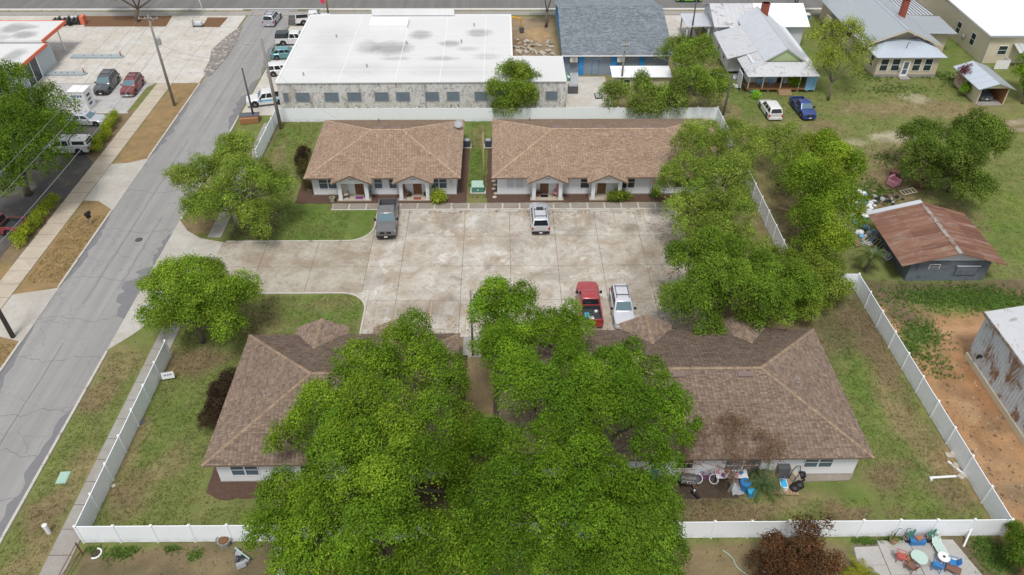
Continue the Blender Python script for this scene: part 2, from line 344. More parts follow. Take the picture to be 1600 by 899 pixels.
MT = {
 'ground': mk_ground(),
 'asphalt': mk_asphalt('old_asphalt', (.315, .308, .30), (.14, .137, .135)),
 'asphalt_far': mk_asphalt('road_asphalt', (.185, .18, .175), (.06, .06, .06), .2),
 'asphalt_patch': pm('asphalt_patch', (.20, .20, .208), .15, 1.2, .9, .2, bump=.2),
 'asphalt_dark': pm('asphalt_dark', (.095, .09, .09), .2, .6, .9, .2, stain=((.16, .13, .10), .5, .5, .75)),
 'lot': mk_concrete('lot_concrete', (.54, .505, .445), (.24, .20, .16), (.37, .30, .225), 1.15, .24, .75, (.68, .665, .63), ((985, 357, 14, 7, .6), (1022, 356, 12, 7, .6), (900, 364, 18, 7, .5), (650, 358, 14, 10, .5), (700, 345, 18, 14, .45), (760, 350, 16, 14, .4), (1010, 420, 30, 30, .5), (1030, 390, 22, 30, .45), (640, 490, 40, 14, .45), (700, 480, 26, 20, .4), (560, 440, 40, 12, .4), (930, 345, 12, 14, .4), (870, 350, 8, 14, .35), (805, 380, 20, 12, .35), (860, 430, 30, 8, .35), (600, 372, 20, 8, .5), (1000, 470, 20, 24, .5))),
 'lot_dirty': mk_concrete('driveway_concrete', (.46, .42, .355), (.21, .175, .14), (.31, .25, .18), 1.15, .24, .5),
 'apron': mk_concrete('apron_concrete', (.52, .50, .455), (.30, .27, .235), (.36, .31, .25), .55, .2, .35),
 'walk': mk_concrete('walk_concrete', (.52, .455, .365), (.33, .28, .22), (.40, .32, .24), .6, .2, 0),
 'walk2': mk_concrete('grey_walk_concrete', (.36, .345, .32), (.23, .21, .19), (.29, .25, .21), .7, .2, .2),
 'walk3': mk_concrete('house_walk_concrete', (.33, .295, .255), (.19, .16, .13), (.26, .21, .165), .8, .2, .1),
 'station': mk_concrete('station_concrete', (.60, .58, .54), (.21, .20, .19), (.50, .44, .36), .85, .16, .3),
 'oldpave': mk_concrete('bleached_pavement', (.50, .49, .48), (.13, .13, .13), (.40, .38, .36), .8, .4, .3),
 'patio': mk_concrete('patio_concrete', (.46, .455, .44), (.27, .26, .24), (.40, .37, .33), .6, .2, .2),
 'kerb': pm('kerb_concrete', (.52, .49, .44), .15, 1.5, .9, .2, stain=((.25, .21, .17), 1.2, .55, .7)),
 'joint': pm('joint_soil', (.19, .155, .12), .2, 2, .95, .1),
 'white_line': pm('road_paint', (.72, .72, .70), .1, 2, .7),
 'yellow_line': pm('worn_yellow_paint', (.50, .36, .20), .2, 3, .8, stain=((.36, .31, .26), 2.0, .42, .6)),
 'vinyl': mk_vinyl(),
 'stucco': pm('white_stucco', (.76, .775, .80), .04, .6, .8, .3, bump=.1, bscale=60, fine=.04),
 'trim': flat('white_trim', (.80, .80, .80), .5),
 'door': pm('brown_door', (.20, .105, .055), .1, 3, .5),
 'fascia': flat('brown_fascia', (.19, .135, .10), .6),
 'glass': mk_glass('window_glass'),
 'glass_blue': mk_glass('bluish_window_glass', (.10, .14, .18), .12),  # sky reflection put into the pane colour
 'blind': flat('window_blind', (.50, .54, .58), .4),
 'shingle': mk_vcol('brown_shingle', .95, .15, 55, var=(.90, 1.08), mscale=.6, spec=.1),
 'shingle_blue': mk_vcol('slate_blue_shingle', .9, .2, 50, var=(.85, 1.12), mscale=.8),
 'cap': mk_vcol('tan_ridge_shingle', .95, .1, 40, spec=.1),
 'mulch': pm('red_brown_mulch', (.13, .08, .062), .3, 5, .95, .1, bump=.8, bscale=18, fine=.4),
 'litter': pm('leaf_litter', (.20, .115, .065), .3, 4, .95, .1, bump=.8, bscale=14, fine=.4),
 'leaf': mk_vcol('leaf', .6, trans=.28, spec=.06, var=(.85, 1.15), mscale=.5),
 'bark': pm('grey_bark', (.15, .125, .10), .3, 3, .95, .1, bump=.5, bscale=14),
 'palebark': pm('pale_bark', (.30, .275, .24), .25, 3, .95, .1),
 'white_roof': mk_white_roof(), 'peel': mk_peel('flaking_white_brick'),
 'membrane': pm('white_coating', (.80, .80, .80), .05, .6, .6),
 'bars': pm('grey_blue_window_board', (.20, .25, .30), .15, 2, .6),
 'bluegrey': pm('blue_grey_stucco', (.255, .30, .36), .06, .6, .85),
 'brightblue': pm('bright_blue_paint', (.035, .25, .60), .1, 1, .6),
 'beige': pm('beige_siding', (.55, .475, .36), .06, .7, .8, fine=.06),
 'cream': pm('cream_paint', (.62, .56, .42), .08, .7, .8, stain=((.42, .38, .33), .8, .6, .75)),
 'oldwhite': pm('old_white_paint', (.62, .65, .69), .08, .8, .75, stain=((.42, .42, .42), .9, .6, .75)),
 'green_gable': pm('pale_green_paint', (.40, .50, .27), .06, 1, .8),
 'tin_white': mk_rust('white_tin_roof', (.60, .62, .66), (.36, .27, .22), .62, .74, 1.1, .4, .25),
 'tin_worn': mk_rust('worn_tin_roof', (.58, .59, .61), (.33, .22, .16), .55, .70, .8, .5, .2),
 'tin_grey': pm('grey_metal_roof', (.42, .455, .48), .05, .4, .38, .5, .35, fine=.03),
 'tin_blue': pm('pale_blue_metal_roof', (.56, .62, .69), .05, .4, .35, .5, .3, fine=.03),
 'tin_bright': pm('bright_white_metal_roof', (.80, .81, .82), .03, .3, .45, .4, fine=.03),
 'rust': mk_rust('rusted_tin', (.36, .30, .26), (.235, .115, .07), .18, .5, .8, .8, .05, stretch=(.5, 1.6, 1), rust2=(.155, .075, .05)),
 'rust_b': mk_rust('rusted_tin_pale', (.36, .30, .26), (.25, .125, .078), .2, .52, .8, .8, .05, stretch=(.5, 1.6, 1), rust2=(.20, .10, .065)),
 'rust_c': mk_rust('rusted_tin_dark', (.30, .24, .2), (.19, .085, .05), .16, .46, .8, .8, .05, stretch=(.5, 1.6, 1), rust2=(.12, .055, .04)),
 'spill': pm('asphalt_spill', (.21, .19, .175), .35, 1.2, .9, .2, stain=((.40, .37, .33), 1.4, .5, .6)),
 'rust_cap': mk_rust('weathered_ridge', (.40, .38, .36), (.26, .13, .08), .45, .6, 1.2, .6, .2),
 'corr': mk_rust('pale_blue_corrugated', (.56, .62, .68), (.33, .19, .11), .50, .60, .6, .6, .1, stretch=(1, 1.3, .6)),
 'slate': pm('slate_blue_wall', (.15, .175, .20), .2, 1, .85, stain=((.075, .075, .075), .7, .48, .7)),
 'brick': pm('red_brick', (.30, .085, .055), .25, 6, .85),
 'wood': pm('bare_wood', (.36, .25, .15), .2, 4, .85), 'pole': pm('weathered_pole', (.26, .24, .215), .2, 3, .9),
 'darkpole': pm('dark_pole', (.10, .095, .09), .2, 3, .9), 'woodwarm': pm('warm_wood_boards', (.34, .17, .08), .2, 4, .8),
 'black': flat('black_plastic', (.02, .02, .022), .5), 'tyre': flat('tyre_rubber', (.022, .022, .024), .85, .2), 'rim': flat('alloy_rim', (.42, .43, .45), .3, .5, .8),
 'carglass': mk_glass('car_glass', (.018, .024, .028), .05), 'screen': flat('windshield_glass', (.13, .20, .23), .2, .12),
 'chrome': flat('chrome', (.6, .6, .62), .15, .5, 1.0), 'lamp': flat('lamp_lens', (.70, .72, .74), .15, .6), 'taillamp': flat('tail_lamp_lens', (.45, .02, .02), .2, .6),
 'grey': pm('grey_metal', (.35, .36, .37), .08, 2, .5, .4), 'darkgrey': pm('dark_grey_metal', (.10, .105, .11), .1, 2, .5, .4), 'bedliner': pm('bed_liner', (.045, .05, .055), .15, 4, .8),
 'white': pm('white_plastic', (.78, .78, .78), .04, 2, .5), 'red': flat('red_plastic', (.42, .09, .08), .5), 'blue': flat('blue_plastic', (.035, .19, .46), .5), 'skyblue': flat('sky_blue_plastic', (.05, .42, .75), .45),
 'green': pm('green_enamel', (.09, .26, .19), .1, 2, .5), 'palegreen': pm('pale_green_enamel', (.36, .52, .44), .1, 2, .6), 'orange': flat('orange_red_paint', (.68, .17, .09), .6), 'yellow': flat('machine_yellow', (.72, .38, .03), .5),
 'brown': flat('brown_plastic', (.20, .10, .07), .6), 'pink': flat('pink_fabric', (.65, .30, .36), .8), 'purple': flat('purple_enamel', (.22, .05, .25), .4), 'tarp': pm('light_tarp', (.66, .68, .71), .1, 3, .55), 'bluetarp': pm('blue_tarp', (.22, .44, .66), .12, 2, .5),
 'cream_pl': flat('cream_plastic', (.66, .60, .50), .5), 'pot': pm('terracotta', (.34, .16, .09), .15, 3, .8), 'straw': pm('faded_flag', (.62, .45, .45), .2, 6, .8),
 'darkred': pm('dark_shrub', (.075, .035, .045), .3, 6, .9, .1, bump=.8, bscale=10, fine=.4), 'wire': flat('wire', (.30, .31, .32), .6),
 'rock': pm('pale_rock', (.48, .43, .35), .2, 5, .9), 'purple_soil': pm('dark_soil', (.085, .065, .05), .25, 4, .95, .1, bump=.6, bscale=16, fine=.3),
 'mint': flat('mint_glass_table', (.45, .58, .52), .25), 'glow_red': flat('sign_red', (.70, .05, .12), .4),
}
# ------------------------------------------------------------------ ground sheet with its real mix of turf, dry grass, soil and sand
def vnoise(x, y, sc, seed):
    rs = np.random.RandomState(seed); T = rs.rand(256, 256)
    u, v = x/sc+1000, y/sc+1000; i, j = np.floor(u).astype(int), np.floor(v).astype(int); a, b = u-i, v-j
    a = a*a*(3-2*a); b = b*b*(3-2*b)
    g = lambda p, q: T[p % 256, q % 256]
    return (g(i, j)*(1-a)+g(i+1, j)*a)*(1-b)+(g(i, j+1)*(1-a)+g(i+1, j+1)*a)*b
def fbm(x, y, sc, seed): return (vnoise(x, y, sc, seed)+.5*vnoise(x, y, sc*.47, seed+1)+.25*vnoise(x, y, sc*.22, seed+2))/1.75
GREEN, OLIVE, DRY, BROWN = (.12, .18, .042), (.162, .19, .062), (.29, .20, .105), (.21, .155, .098)
DIRT, SAND, SOIL, BRIGHT, TAN = (.40, .235, .13), (.50, .44, .36), (.14, .105, .075), (.155, .215, .05), (.25, .20, .115)
ZONES = []   # (kind, params, colour, alpha)
def rect(x0, x1, y0, y1, c, a=1.0, soft=.6): ZONES.append(('r', (x0, x1, y0, y1, soft), c, a))
def blob(px, py, rx, ry, c, a=.8):
    x, y = G(px, py); s = SC(px, py); ym = abs(G(px, py-ry)[1]-G(px, py+ry)[1])/2
    ZONES.append(('b', (x, y, rx*s, ym), c, a))
rect(-400, 400, 18, 400, OLIVE)
rect(-44, -40, 18, 125, DRY, 1, .3); rect(-60, -43.6, 18, 62, DRY, .9, .5); rect(-48, -45.5, 58, 90, BROWN, 1, .4)
rect(-32.7, -27, 18, 50, OLIVE); blob(155, 615, 25, 30, BROWN); blob(80, 800, 40, 45, BROWN); blob(130, 740, 30, 35, TAN); blob(60, 870, 40, 40, TAN); blob(180, 570, 35, 30, TAN, .7)
rect(-27, -11.8, 28.2, 54, OLIVE); rect(-27, -12.5, 61, 69, GREEN); rect(-27, -20, 69, 86, OLIVE)
blob(250, 660, 60, 60, GREEN, .6); blob(210, 770, 45, 40, BROWN, .8); blob(300, 770, 90, 30, OLIVE, .8); blob(300, 565, 60, 25, BROWN, .9); blob(200, 700, 18, 60, TAN, .8); blob(270, 720, 30, 30, TAN, .6)
blob(490, 485, 70, 25, GREEN, .95); blob(410, 500, 40, 30, BROWN, .5); blob(530, 490, 35, 18, GREEN, .8); blob(500, 475, 50, 10, TAN, .45)
blob(500, 350, 70, 25, GREEN, .95); blob(400, 355, 40, 28, SOIL, .75); blob(455, 345, 30, 12, OLIVE, .5); blob(320, 345, 40, 20, DRY, .8); blob(300, 350, 20, 15, BROWN, .9)
blob(450, 215, 30, 20, GREEN, .6); blob(430, 245, 12, 30, TAN, .6); blob(425, 205, 12, 18, SOIL, .8); blob(470, 245, 20, 20, OLIVE)
rect(-4.3, -.8, 69, 86, GREEN, .9, .3); blob(748, 215, 14, 20, TAN, .6); blob(745, 305, 18, 12, TAN, .6); blob(735, 270, 6, 30, GREEN, .7)
# yard of the right-hand front house
rect(11, 32.6, 28.2, 54, OLIVE); blob(1320, 560, 18, 60, GREEN, .7); blob(1375, 560, 22, 90, BROWN, .85); blob(1400, 640, 20, 60, TAN, .8); blob(1340, 500, 30, 30, BROWN, .6)
blob(1350, 640, 25, 50, GREEN, .7); blob(1420, 720, 30, 50, GREEN, .5); blob(1390, 745, 50, 25, BROWN, .8); blob(1450, 690, 35, 40, TAN, .7); blob(1490, 780, 50, 25, BROWN, .8); blob(1350, 800, 70, 15, BROWN, .9)
blob(1310, 770, 50, 20, GREEN, .6); blob(1370, 800, 20, 12, GREEN, .7); blob(1450, 790, 40, 20, GREEN, .6); blob(1240, 785, 80, 15, TAN, .8); blob(1130, 800, 80, 22, BROWN, .9); blob(1110, 765, 60, 22, SOIL, .9); blob(1480, 730, 25, 25, BROWN, .7)
rect(-15, 11, 26, 34, SOIL, .85, 2.0); rect(-4, 1, 33, 48, BROWN, .9, .8); rect(11, 33, 45, 54, SOIL, .6, 2.0)
# neighbours south of the front fence
rect(-27, -10, 18, 28, SOIL, .8); blob(260, 870, 110, 18, BROWN, .7); blob(340, 880, 40, 18, TAN, .6); blob(160, 862, 15, 10, GREEN, .6); blob(190, 868, 20, 12, OLIVE, .7); blob(305, 868, 10, 10, GREEN, .6)
rect(9, 22, 18, 27.8, BROWN, .9); blob(1130, 875, 45, 25, TAN, .7); rect(29, 36, 18, 27.8, SOIL, .9); blob(1560, 880, 20, 15, GREEN, .8)
# right-hand neighbour: weeds, orange sand
rect(33, 60, 18, 53, DIRT, 1, .8); blob(1480, 470, 90, 25, GREEN, .9); blob(1420, 500, 35, 30, BROWN, .9); blob(1440, 530, 30, 25, GREEN, .8); blob(1400, 480, 25, 25, SOIL, .7); blob(1570, 480, 50, 15, BRIGHT, .7); blob(1545, 525, 40, 20, DIRT, .9)
blob(1500, 520, 45, 12, (.46, .28, .17), .8); blob(1520, 600, 40, 50, (.30, .15, .075), .8); blob(1475, 580, 25, 40, (.40, .25, .13), .7); blob(1560, 660, 25, 20, (.24, .15, .085), .8); blob(1530, 720, 60, 40, (.46, .29, .17), .7); blob(1490, 600, 14, 50, (.27, .15, .085), .7); blob(1540, 690, 22, 30, (.30, .17, .09), .7); blob(1515, 640, 12, 20, (.48, .33, .2), .6); blob(1560, 740, 25, 15, (.29, .18, .1), .6); blob(1465, 540, 16, 14, (.27, .17, .1), .7); blob(1590, 770, 30, 20, (.22, .17, .11), .7)
rect(33, 60, 51.5, 54.6, SOIL, .9, .5)
# big lawn top right
rect(27, 62, 54.5, 97, OLIVE); blob(1560, 330, 80, 60, BRIGHT, .6); blob(1590, 380, 50, 40, GREEN, .8); blob(1430, 170, 160, 15, TAN, .8); blob(1450, 130, 80, 15, OLIVE, .9); blob(1240, 205, 80, 20, TAN, .6); blob(1290, 195, 30, 10, BROWN, .6)
blob(1400, 215, 45, 9, SAND, .75); blob(1330, 222, 30, 6, SAND, .5); blob(1580, 192, 50, 4, SAND, .8); blob(1590, 202, 40, 3, SAND, .8); blob(1560, 195, 60, 14, BROWN, .6); blob(1430, 155, 20, 7, SAND, .5); blob(1470, 160, 25, 6, BROWN, .6)
blob(1410, 250, 70, 30, TAN, .7); blob(1400, 290, 50, 40, BROWN, .8); blob(1390, 330, 30, 40, BROWN, .9); blob(1500, 340, 40, 30, BROWN, .5); blob(1250, 330, 60, 40, BROWN, .5); blob(1150, 150, 30, 40, GREEN, .7); blob(1160, 115, 15, 30, TAN, .5); blob(1265, 60, 15, 30, TAN, .5)
rect(27, 31, 60, 86, BROWN, .5, 1.5); rect(19, 27, 46, 80, BROWN, .75, 1.0); blob(1490, 100, 40, 12, GREEN, .7); blob(1490, 70, 20, 15, GREEN, .7)
# behind the back fence
rect(8, 30, 86.5, 125, TAN, .7); rect(1.6, 8.3, 97.2, 122, (.30, .23, .16), 1, .5); blob(840, 55, 22, 12, (.48, .32, .18), .8); blob(815, 68, 18, 8, (.24, .15, .10), .8); rect(24, 31, 96, 125, TAN, .9, .6)
rect(-95, -62, 18, 97, BROWN, .5, 2); rect(44, 50, 96, 125, GREEN, .5, 1); rect(61, 69, 96, 110, GREEN, .5, 1)

def ground_colour(x, y):
    x = np.asarray(x, float); y = np.asarray(y, float)
    wx = x+(fbm(x, y, 2.2, 5)-.5)*1.6; wy = y+(fbm(x, y, 2.2, 25)-.5)*1.6
    n1 = fbm(x, y, 1.1, 45)
    c = np.zeros(x.shape+(3,)); c[:] = OLIVE
    for k, q, col, a in ZONES:
        if k == 'r':
            x0, x1, y0, y1, s = q
            d = np.minimum(np.minimum(wx-x0, x1-wx), np.minimum(wy-y0, y1-wy)); w = np.clip(d/s+.5, 0, 1)
        else:
            X, Y, rx, ry = q
            d = np.sqrt(((wx-X)/rx)**2+((wy-Y)/ry)**2); w = np.clip((1.25-d+(n1-.5)*.9)/.7, 0, 1)
        w = (w*w*(3-2*w)*a)[..., None]
        c = c*(1-w)+np.array(col)*w
    m = np.clip((fbm(x, y, 3.2, 77)-.42)*3, 0, 1)[..., None]*.2          # patchy turf
    c = c*(1-m)+(c*.55+np.array(TAN)*.5)*m
    m = np.clip((fbm(x, y, 1.0, 177)-.48)*5, 0, 1)[..., None]*.36
    c = c*(1-m)+(c*.45+np.array(BROWN)*.55)*m
    return c*(.80+.40*fbm(x, y, .8, 99))[..., None]

gx = np.arange(-76, 86.01, .5); gy = np.arange(18, 132.01, .5)
X, Y = np.meshgrid(gx, gy); nx, ny = len(gx), len(gy)
gm = MB(); gm.v = [(a, b, 0.0) for a, b in zip(X.ravel(), Y.ravel())]
idx = np.arange(nx*ny).reshape(ny, nx)
gm.f = [tuple(q) for q in np.stack([idx[:-1, :-1], idx[:-1, 1:], idx[1:, 1:], idx[1:, :-1]], -1).reshape(-1, 4)]
gc = ground_colour(X, Y).reshape(-1, 3)
n0 = len(gm.v); L = 900
for a, b in ((-L, -L), (-76, -L), (86, -L), (L, -L), (-L, 18), (-76, 18), (86, 18), (L, 18), (-L, 132), (-76, 132), (86, 132), (L, 132), (-L, L), (-76, L), (86, L), (L, L)): gm.v.append((a, b, 0.0))
for r in range(3):
    for q in range(3):
        if not (r == 1 and q == 1): gm.f.append((n0+r*4+q, n0+r*4+q+1, n0+(r+1)*4+q+1, n0+(r+1)*4+q))
gm.m = [0]*len(gm.f)
gc = np.vstack([gc, np.tile(np.array(OLIVE), (16, 1))]); gm.c = np.hstack([gc, np.ones((len(gc), 1))])
structure(gm.build('ground', MT['ground']))

# ------------------------------------------------------------------ roads, kerbs, pavements
RX0, RX1 = -40.1, -32.65
structure(MB().box(RX0, RX1, -60, 125.2, -.2, .006).build('street', MT['asphalt']))
structure(MB().box(-300, 300, 125.2, 139, -.2, .008).build('cross_road', MT['asphalt_far']))
structure(MB().box(-300, 300, 125.5, 125.75, .0, .0125).build('road_edge_line', MT['white_line']))
structure(MB().box(-300, 300, 132.0, 132.2, .0, .0125).build('road_centre_line', MT['yellow_line']))
def strip_poly(name, pts, z1, mat, z0=-.1):
    return structure(MB().prism(pts, z0, z1).build(name, MT[mat]))
rnd = random.Random(3)
def ragged(x, y0, y1, w, side, n=14, seed=0):
    r = random.Random(seed); pts = [(x, y0), (x, y1)] if side < 0 else [(x, y1), (x, y0)]
    ys = [lerp(y1, y0, i/n) for i in range(1, n)] if side < 0 else [lerp(y0, y1, i/n) for i in range(1, n)]
    return pts+[(x+side*w*(.35+.65*r.random())*math.sin(math.pi*(i+1)/n)**.5, yy) for i, yy in enumerate(ys)]
for q in ((RX1, 27, 40.5, 1.1, -1, 1), (RX1, 50, 57.5, 2.4, -1, 2), (RX1, 57.5, 63, .8, -1, 3), (RX1, 84, 99, 1.5, -1, 6), (RX1, 100, 118, 1.3, -1, 12)):
    pts = ragged(q[0], q[1], q[2], q[3], q[4], 16, q[5])
    a = sum(pts[i][0]*pts[(i+1) % len(pts)][1]-pts[(i+1) % len(pts)][0]*pts[i][1] for i in range(len(pts)))
    strip_poly('asphalt_patch', pts if a > 0 else pts[::-1], .011, 'asphalt_patch', 0)
for q in ((RX0, 33, 49.5, 1.0, 1, 4), (RX0, 55, 66, .7, 1, 5), (RX0, 78, 92, .9, 1, 9)):
    pts = ragged(q[0], q[1], q[2], q[3], q[4], 16, q[5])
    a = sum(pts[i][0]*pts[(i+1) % len(pts)][1]-pts[(i+1) % len(pts)][0]*pts[i][1] for i in range(len(pts)))
    strip_poly('asphalt_patch', pts if a > 0 else pts[::-1], .011, 'asphalt_patch', 0)
strip_poly('asphalt_patch', [(-40.3, 99.5), (-39.5, 99.8), (-39.0, 106), (-39.1, 112), (-39.8, 118), (-40.3, 117), (-41.2, 113.5), (-41.9, 108.6), (-41.1, 105), (-40.9, 101.5)], .075, 'spill', 0)
strip_poly('asphalt_patch', [(-32.9, 118.5), (-30.4, 118), (-29.5, 122.5), (-31, 124.6), (-34, 124.6)], .0145, 'asphalt_dark', 0)
# lengthwise seam and cross cracks in the old street
sm = MB()
for x, y0, y1 in ((-36.6, 20, 47), (-37.0, 52, 82), (-36.4, 84, 118), (-34.7, 54, 66)):
    p = [(x+rnd.uniform(-.06, .06), lerp(y0, y1, i/20), .010) for i in range(21)]
    for a, b in zip(p, p[1:]): sm.face([(a[0]-.03, a[1], .0105), (a[0]+.03, a[1], .0105), (b[0]+.03, b[1], .0105), (b[0]-.03, b[1], .0105)])
for y in (31.5, 35.6, 39.4, 45.2, 50.1, 55.7, 63.2, 70.5):
    p = [(lerp(RX0, RX1, i/16), y+rnd.uniform(-.22, .22)+.3*math.sin(i*.5+y)) for i in range(17)]
    for a, b in zip(p, p[1:]): sm.face([(a[0], a[1]-.022, .0108), (b[0], b[1]-.022, .0108), (b[0], b[1]+.022, .0108), (a[0], a[1]+.022, .0108)])
structure(sm.build('street_crack', pm('tar_seam', (.16, .158, .16), .2, 3, .9)))

kb = None
def kerb(x0, x1, y0, y1):
    """a run of kerb stones with open joints"""
    n = max(1, int(round((y1-y0)/3.0))); root = None
    for i in range(n):
        a, b = lerp(y0, y1, i/n), lerp(y0, y1, (i+1)/n)
        m = MB().box(x0, x1, a+.02, b-.02, -.1, .11)
        if root is None: root = structure(m.build('kerb', MT['kerb']))
        else: m.build('kerb_stone', MT['kerb'], root)
kerb(RX1, RX1+.2, 20, 46); kerb(RX1, RX1+.2, 65.2, 88); kerb(RX0-.2, RX0, 20, 47.2); kerb(RX0-.2, RX0, 54.3, 66.9); kerb(RX0-.2, RX0, 77.6, 97.3)
structure(MB().box(-300, -41.5, 124.7, 125.2, -.1, .12).build('kerb', MT['kerb'])); structure(MB().box(-29, 300, 124.7, 125.2, -.1, .12).build('kerb', MT['kerb']))

def slabs(root, xs, ys, mat, z1=.05, gap=.02, jit=.008, seed=1, name='slab', skip=()):
    r = random.Random(seed)
    for i in range(len(xs)-1):
        for j in range(len(ys)-1):
            if (i, j) in skip: continue
            x0, x1, y0, y1 = xs[i]+gap, xs[i+1]-gap, ys[j]+gap, ys[j+1]-gap
            cx, cy = (x0+x1)/2, (y0+y1)/2
            t = [z1+r.uniform(-jit, jit) for _ in range(4)]; b = .02
            m = MB(); m.hexa([(x0, y0, -.05), (x1, y0, -.05), (x1, y1, -.05), (x0, y1, -.05)], [(x0, y0, t[0]), (x1, y0, t[1]), (x1, y1, t[2]), (x0, y1, t[3])])
            m.build(name, MT[mat], root)
def span(a, b, step):
    n = max(1, int(round((b-a)/step))); return [lerp(a, b, i/n) for i in range(n+1)]
# sidewalks
root = structure(MB().box(-29.0, -27.42, 16, 50, -.06, .012).build('sidewalk', MT['joint'])); slabs(root, [-29.0, -27.42], span(16, 50, 1.85), 'walk2', .055, .03, seed=2)
root = structure(MB().box(-45.95, -43.9, 20, 97.5, -.06, .012).build('sidewalk', MT['joint'])); slabs(root, [-45.95, -43.9], span(20, 97.5, 1.95), 'walk', .055, .03, seed=3)
root = structure(MB().box(-29.0, -27.6, 62, 86, -.06, .012).build('sidewalk', MT['joint'])); slabs(root, [-29.0, -27.6], span(62, 86, 1.85), 'walk2', .055, .018, seed=4)
root = structure(MB().box(-200, 200, 122.6, 124.3, -.06, .012).build('sidewalk', MT['joint'])); slabs(root, span(-80, 90, 4.0), [122.6, 124.3], 'walk2', .05, .02, seed=5)
# driveway aprons on the far side of the street
strip_poly('driveway_apron', [(-43.88, 48.4), (-40.12, 47.2), (-40.12, 54.3), (-43.88, 53.4)], .035, 'apron')
strip_poly('driveway_apron', [(-43.88, 68.8), (-42.3, 68.7), (-40.12, 66.9), (-40.12, 77.6), (-42.2, 76.5), (-43.88, 76.3)], .035, 'apron')
strip_poly('driveway_apron', [(-60, 48.4), (-45.97, 48.4), (-45.97, 53.4), (-60, 53.4)], .035, 'walk3')
strip_poly('side_car_park', [(-75, 56), (-47.7, 56), (-47.7, 67.4), (-45.97, 68.6), (-45.97, 76.6), (-47.7, 78.5), (-47.7, 88.4), (-75, 88.4)], .02, 'asphalt_dark')
sbm = MB()
for y in (59.5, 62.6, 65.7, 80.2, 83.2): sbm.box(-54, -49.3, y-.06, y+.06, .0, .025)
structure(sbm.build('stall_line', MT['white_line']))
# service-station forecourt
root = structure(MB().box(-95, -40.35, 97.5, 122.5, -.1, .012).build('forecourt', MT['joint'])); slabs(root, span(-95, -40.35, 3.7), [97.5, 102.4, 107.4, 112.4, 117.4, 122.5], 'station', .05, .018, .004, seed=6)
strip_poly('forecourt_paving', [(-66, 88.9), (-46.9, 88.9), (-46.9, 96.2), (-46.2, 97.47), (-66, 97.47)], .03, 'oldpave')
strip_poly('kerb', [(-66, 88.6), (-46.6, 88.6), (-46.6, 88.88), (-66, 88.88)], .13, 'kerb')
strip_poly('planting_strip', [(-64, 117.8), (-51.5, 117.8), (-52, 122.3), (-66, 122.3)], .07, 'litter'); strip_poly('planting_strip', [(-45.9, 117.6), (-43.2, 117.5), (-43, 121.6), (-46.2, 121.6)], .07, 'litter')
# our driveway and car park
AY0, AY1 = 53.4, 61.2
fil = lambda cx, cy, r, a0, a1, n=8: [(cx+r*math.cos(R(lerp(a0, a1, i/n))), cy+r*math.sin(R(lerp(a0, a1, i/n)))) for i in range(n+1)]
strip_poly('driveway_apron', [(RX1, 46.1), (-31.2, 48.0), (-29.9, 50.2), (-29.05, 53.4), (-27.2, AY0), (-27.2, AY1), (-29.6, 61.9), (-31.3, 63.2), (RX1, 65.1)], .03, 'apron')
DX = [-27.2, -22.8, -17.8, -12.6]
root = structure(MB().box(-27.2, -12.6, AY0, AY1, -.1, .010).build('driveway', MT['joint'])); slabs(root, DX, [AY0, 57.2, AY1], 'lot_dirty', .04, .02, .003, seed=7)
LX = [-12.6, -9.4, -3.65, .9, 5.4, 9.6, 13.8, 18.4]; LY = [47.4, 52.2, 57.2, 62.0, 66.75]
root = structure(MB().prism([(-11.9, 47.4), (18.4, 47.4), (18.4, 66.75), (-12.6, 66.75), (-12.6, 61.2), (-12.6, 53.4), (-11.9, 53.4)], -.1, .010).build('car_park', MT['joint']))
slabs(root, LX, LY, 'lot', .04, .02, .003, seed=8, skip=((0, 0), (0, 1)))
MB().prism([(-11.88, 47.42), (-9.414, 47.42), (-9.414, 52.186), (-11.88, 52.186)], -.05, .04).build('slab', MT['lot'], root)
MB().prism([(-11.88, 52.214), (-9.414, 52.214), (-9.414, 57.186), (-12.58, 57.186), (-12.58, 53.42), (-11.88, 53.42)], -.05, .04).build('slab', MT['lot'], root)
MB().prism([(-15.2, AY1+.012), (-12.615, AY1+.012), (-12.615, 63.8)]+fil(-15.2, 63.8, 2.58, 0, -90)[1:-1], -.05, .041).build('slab', MT['lot_dirty'], root)
MB().prism([(-11.905, 50.9), (-11.905, 53.385), (-14.4, 53.385)]+fil(-14.4, 50.9, 2.48, 90, 0)[1:-1], -.05, .041).build('slab', MT['lot'], root)
# pale kerb edging round the two lawn islands
def edging(path, w=.16, h=.09):
    m = MB()
    P = [Vector((p[0], p[1])) for p in path]; off = []
    for i, p in enumerate(P):
        d = (P[min(i+1, len(P)-1)]-P[max(i-1, 0)]).normalized(); off.append(p+Vector((-d.y, d.x))*w)
    for i in range(len(P)-1):
        a, b, c, d = P[i], P[i+1], off[i+1], off[i]
        m.hexa([(q[0], q[1], -.05) for q in (a, b, c, d)], [(q[0], q[1], h) for q in (a, b, c, d)])
    return structure(m.build('lawn_edging', MT['kerb']))
edging([(-11.9, 46.9)]+fil(-14.4, 50.9, 2.5, 0, 90, 10)+[(-20, 53.4), (-26.9, 53.4)])
edging([(-26.9, 61.21), (-20, 61.21)]+fil(-15.2, 63.8, 2.59, -90, 0, 10)+[(-12.61, 66.6)])
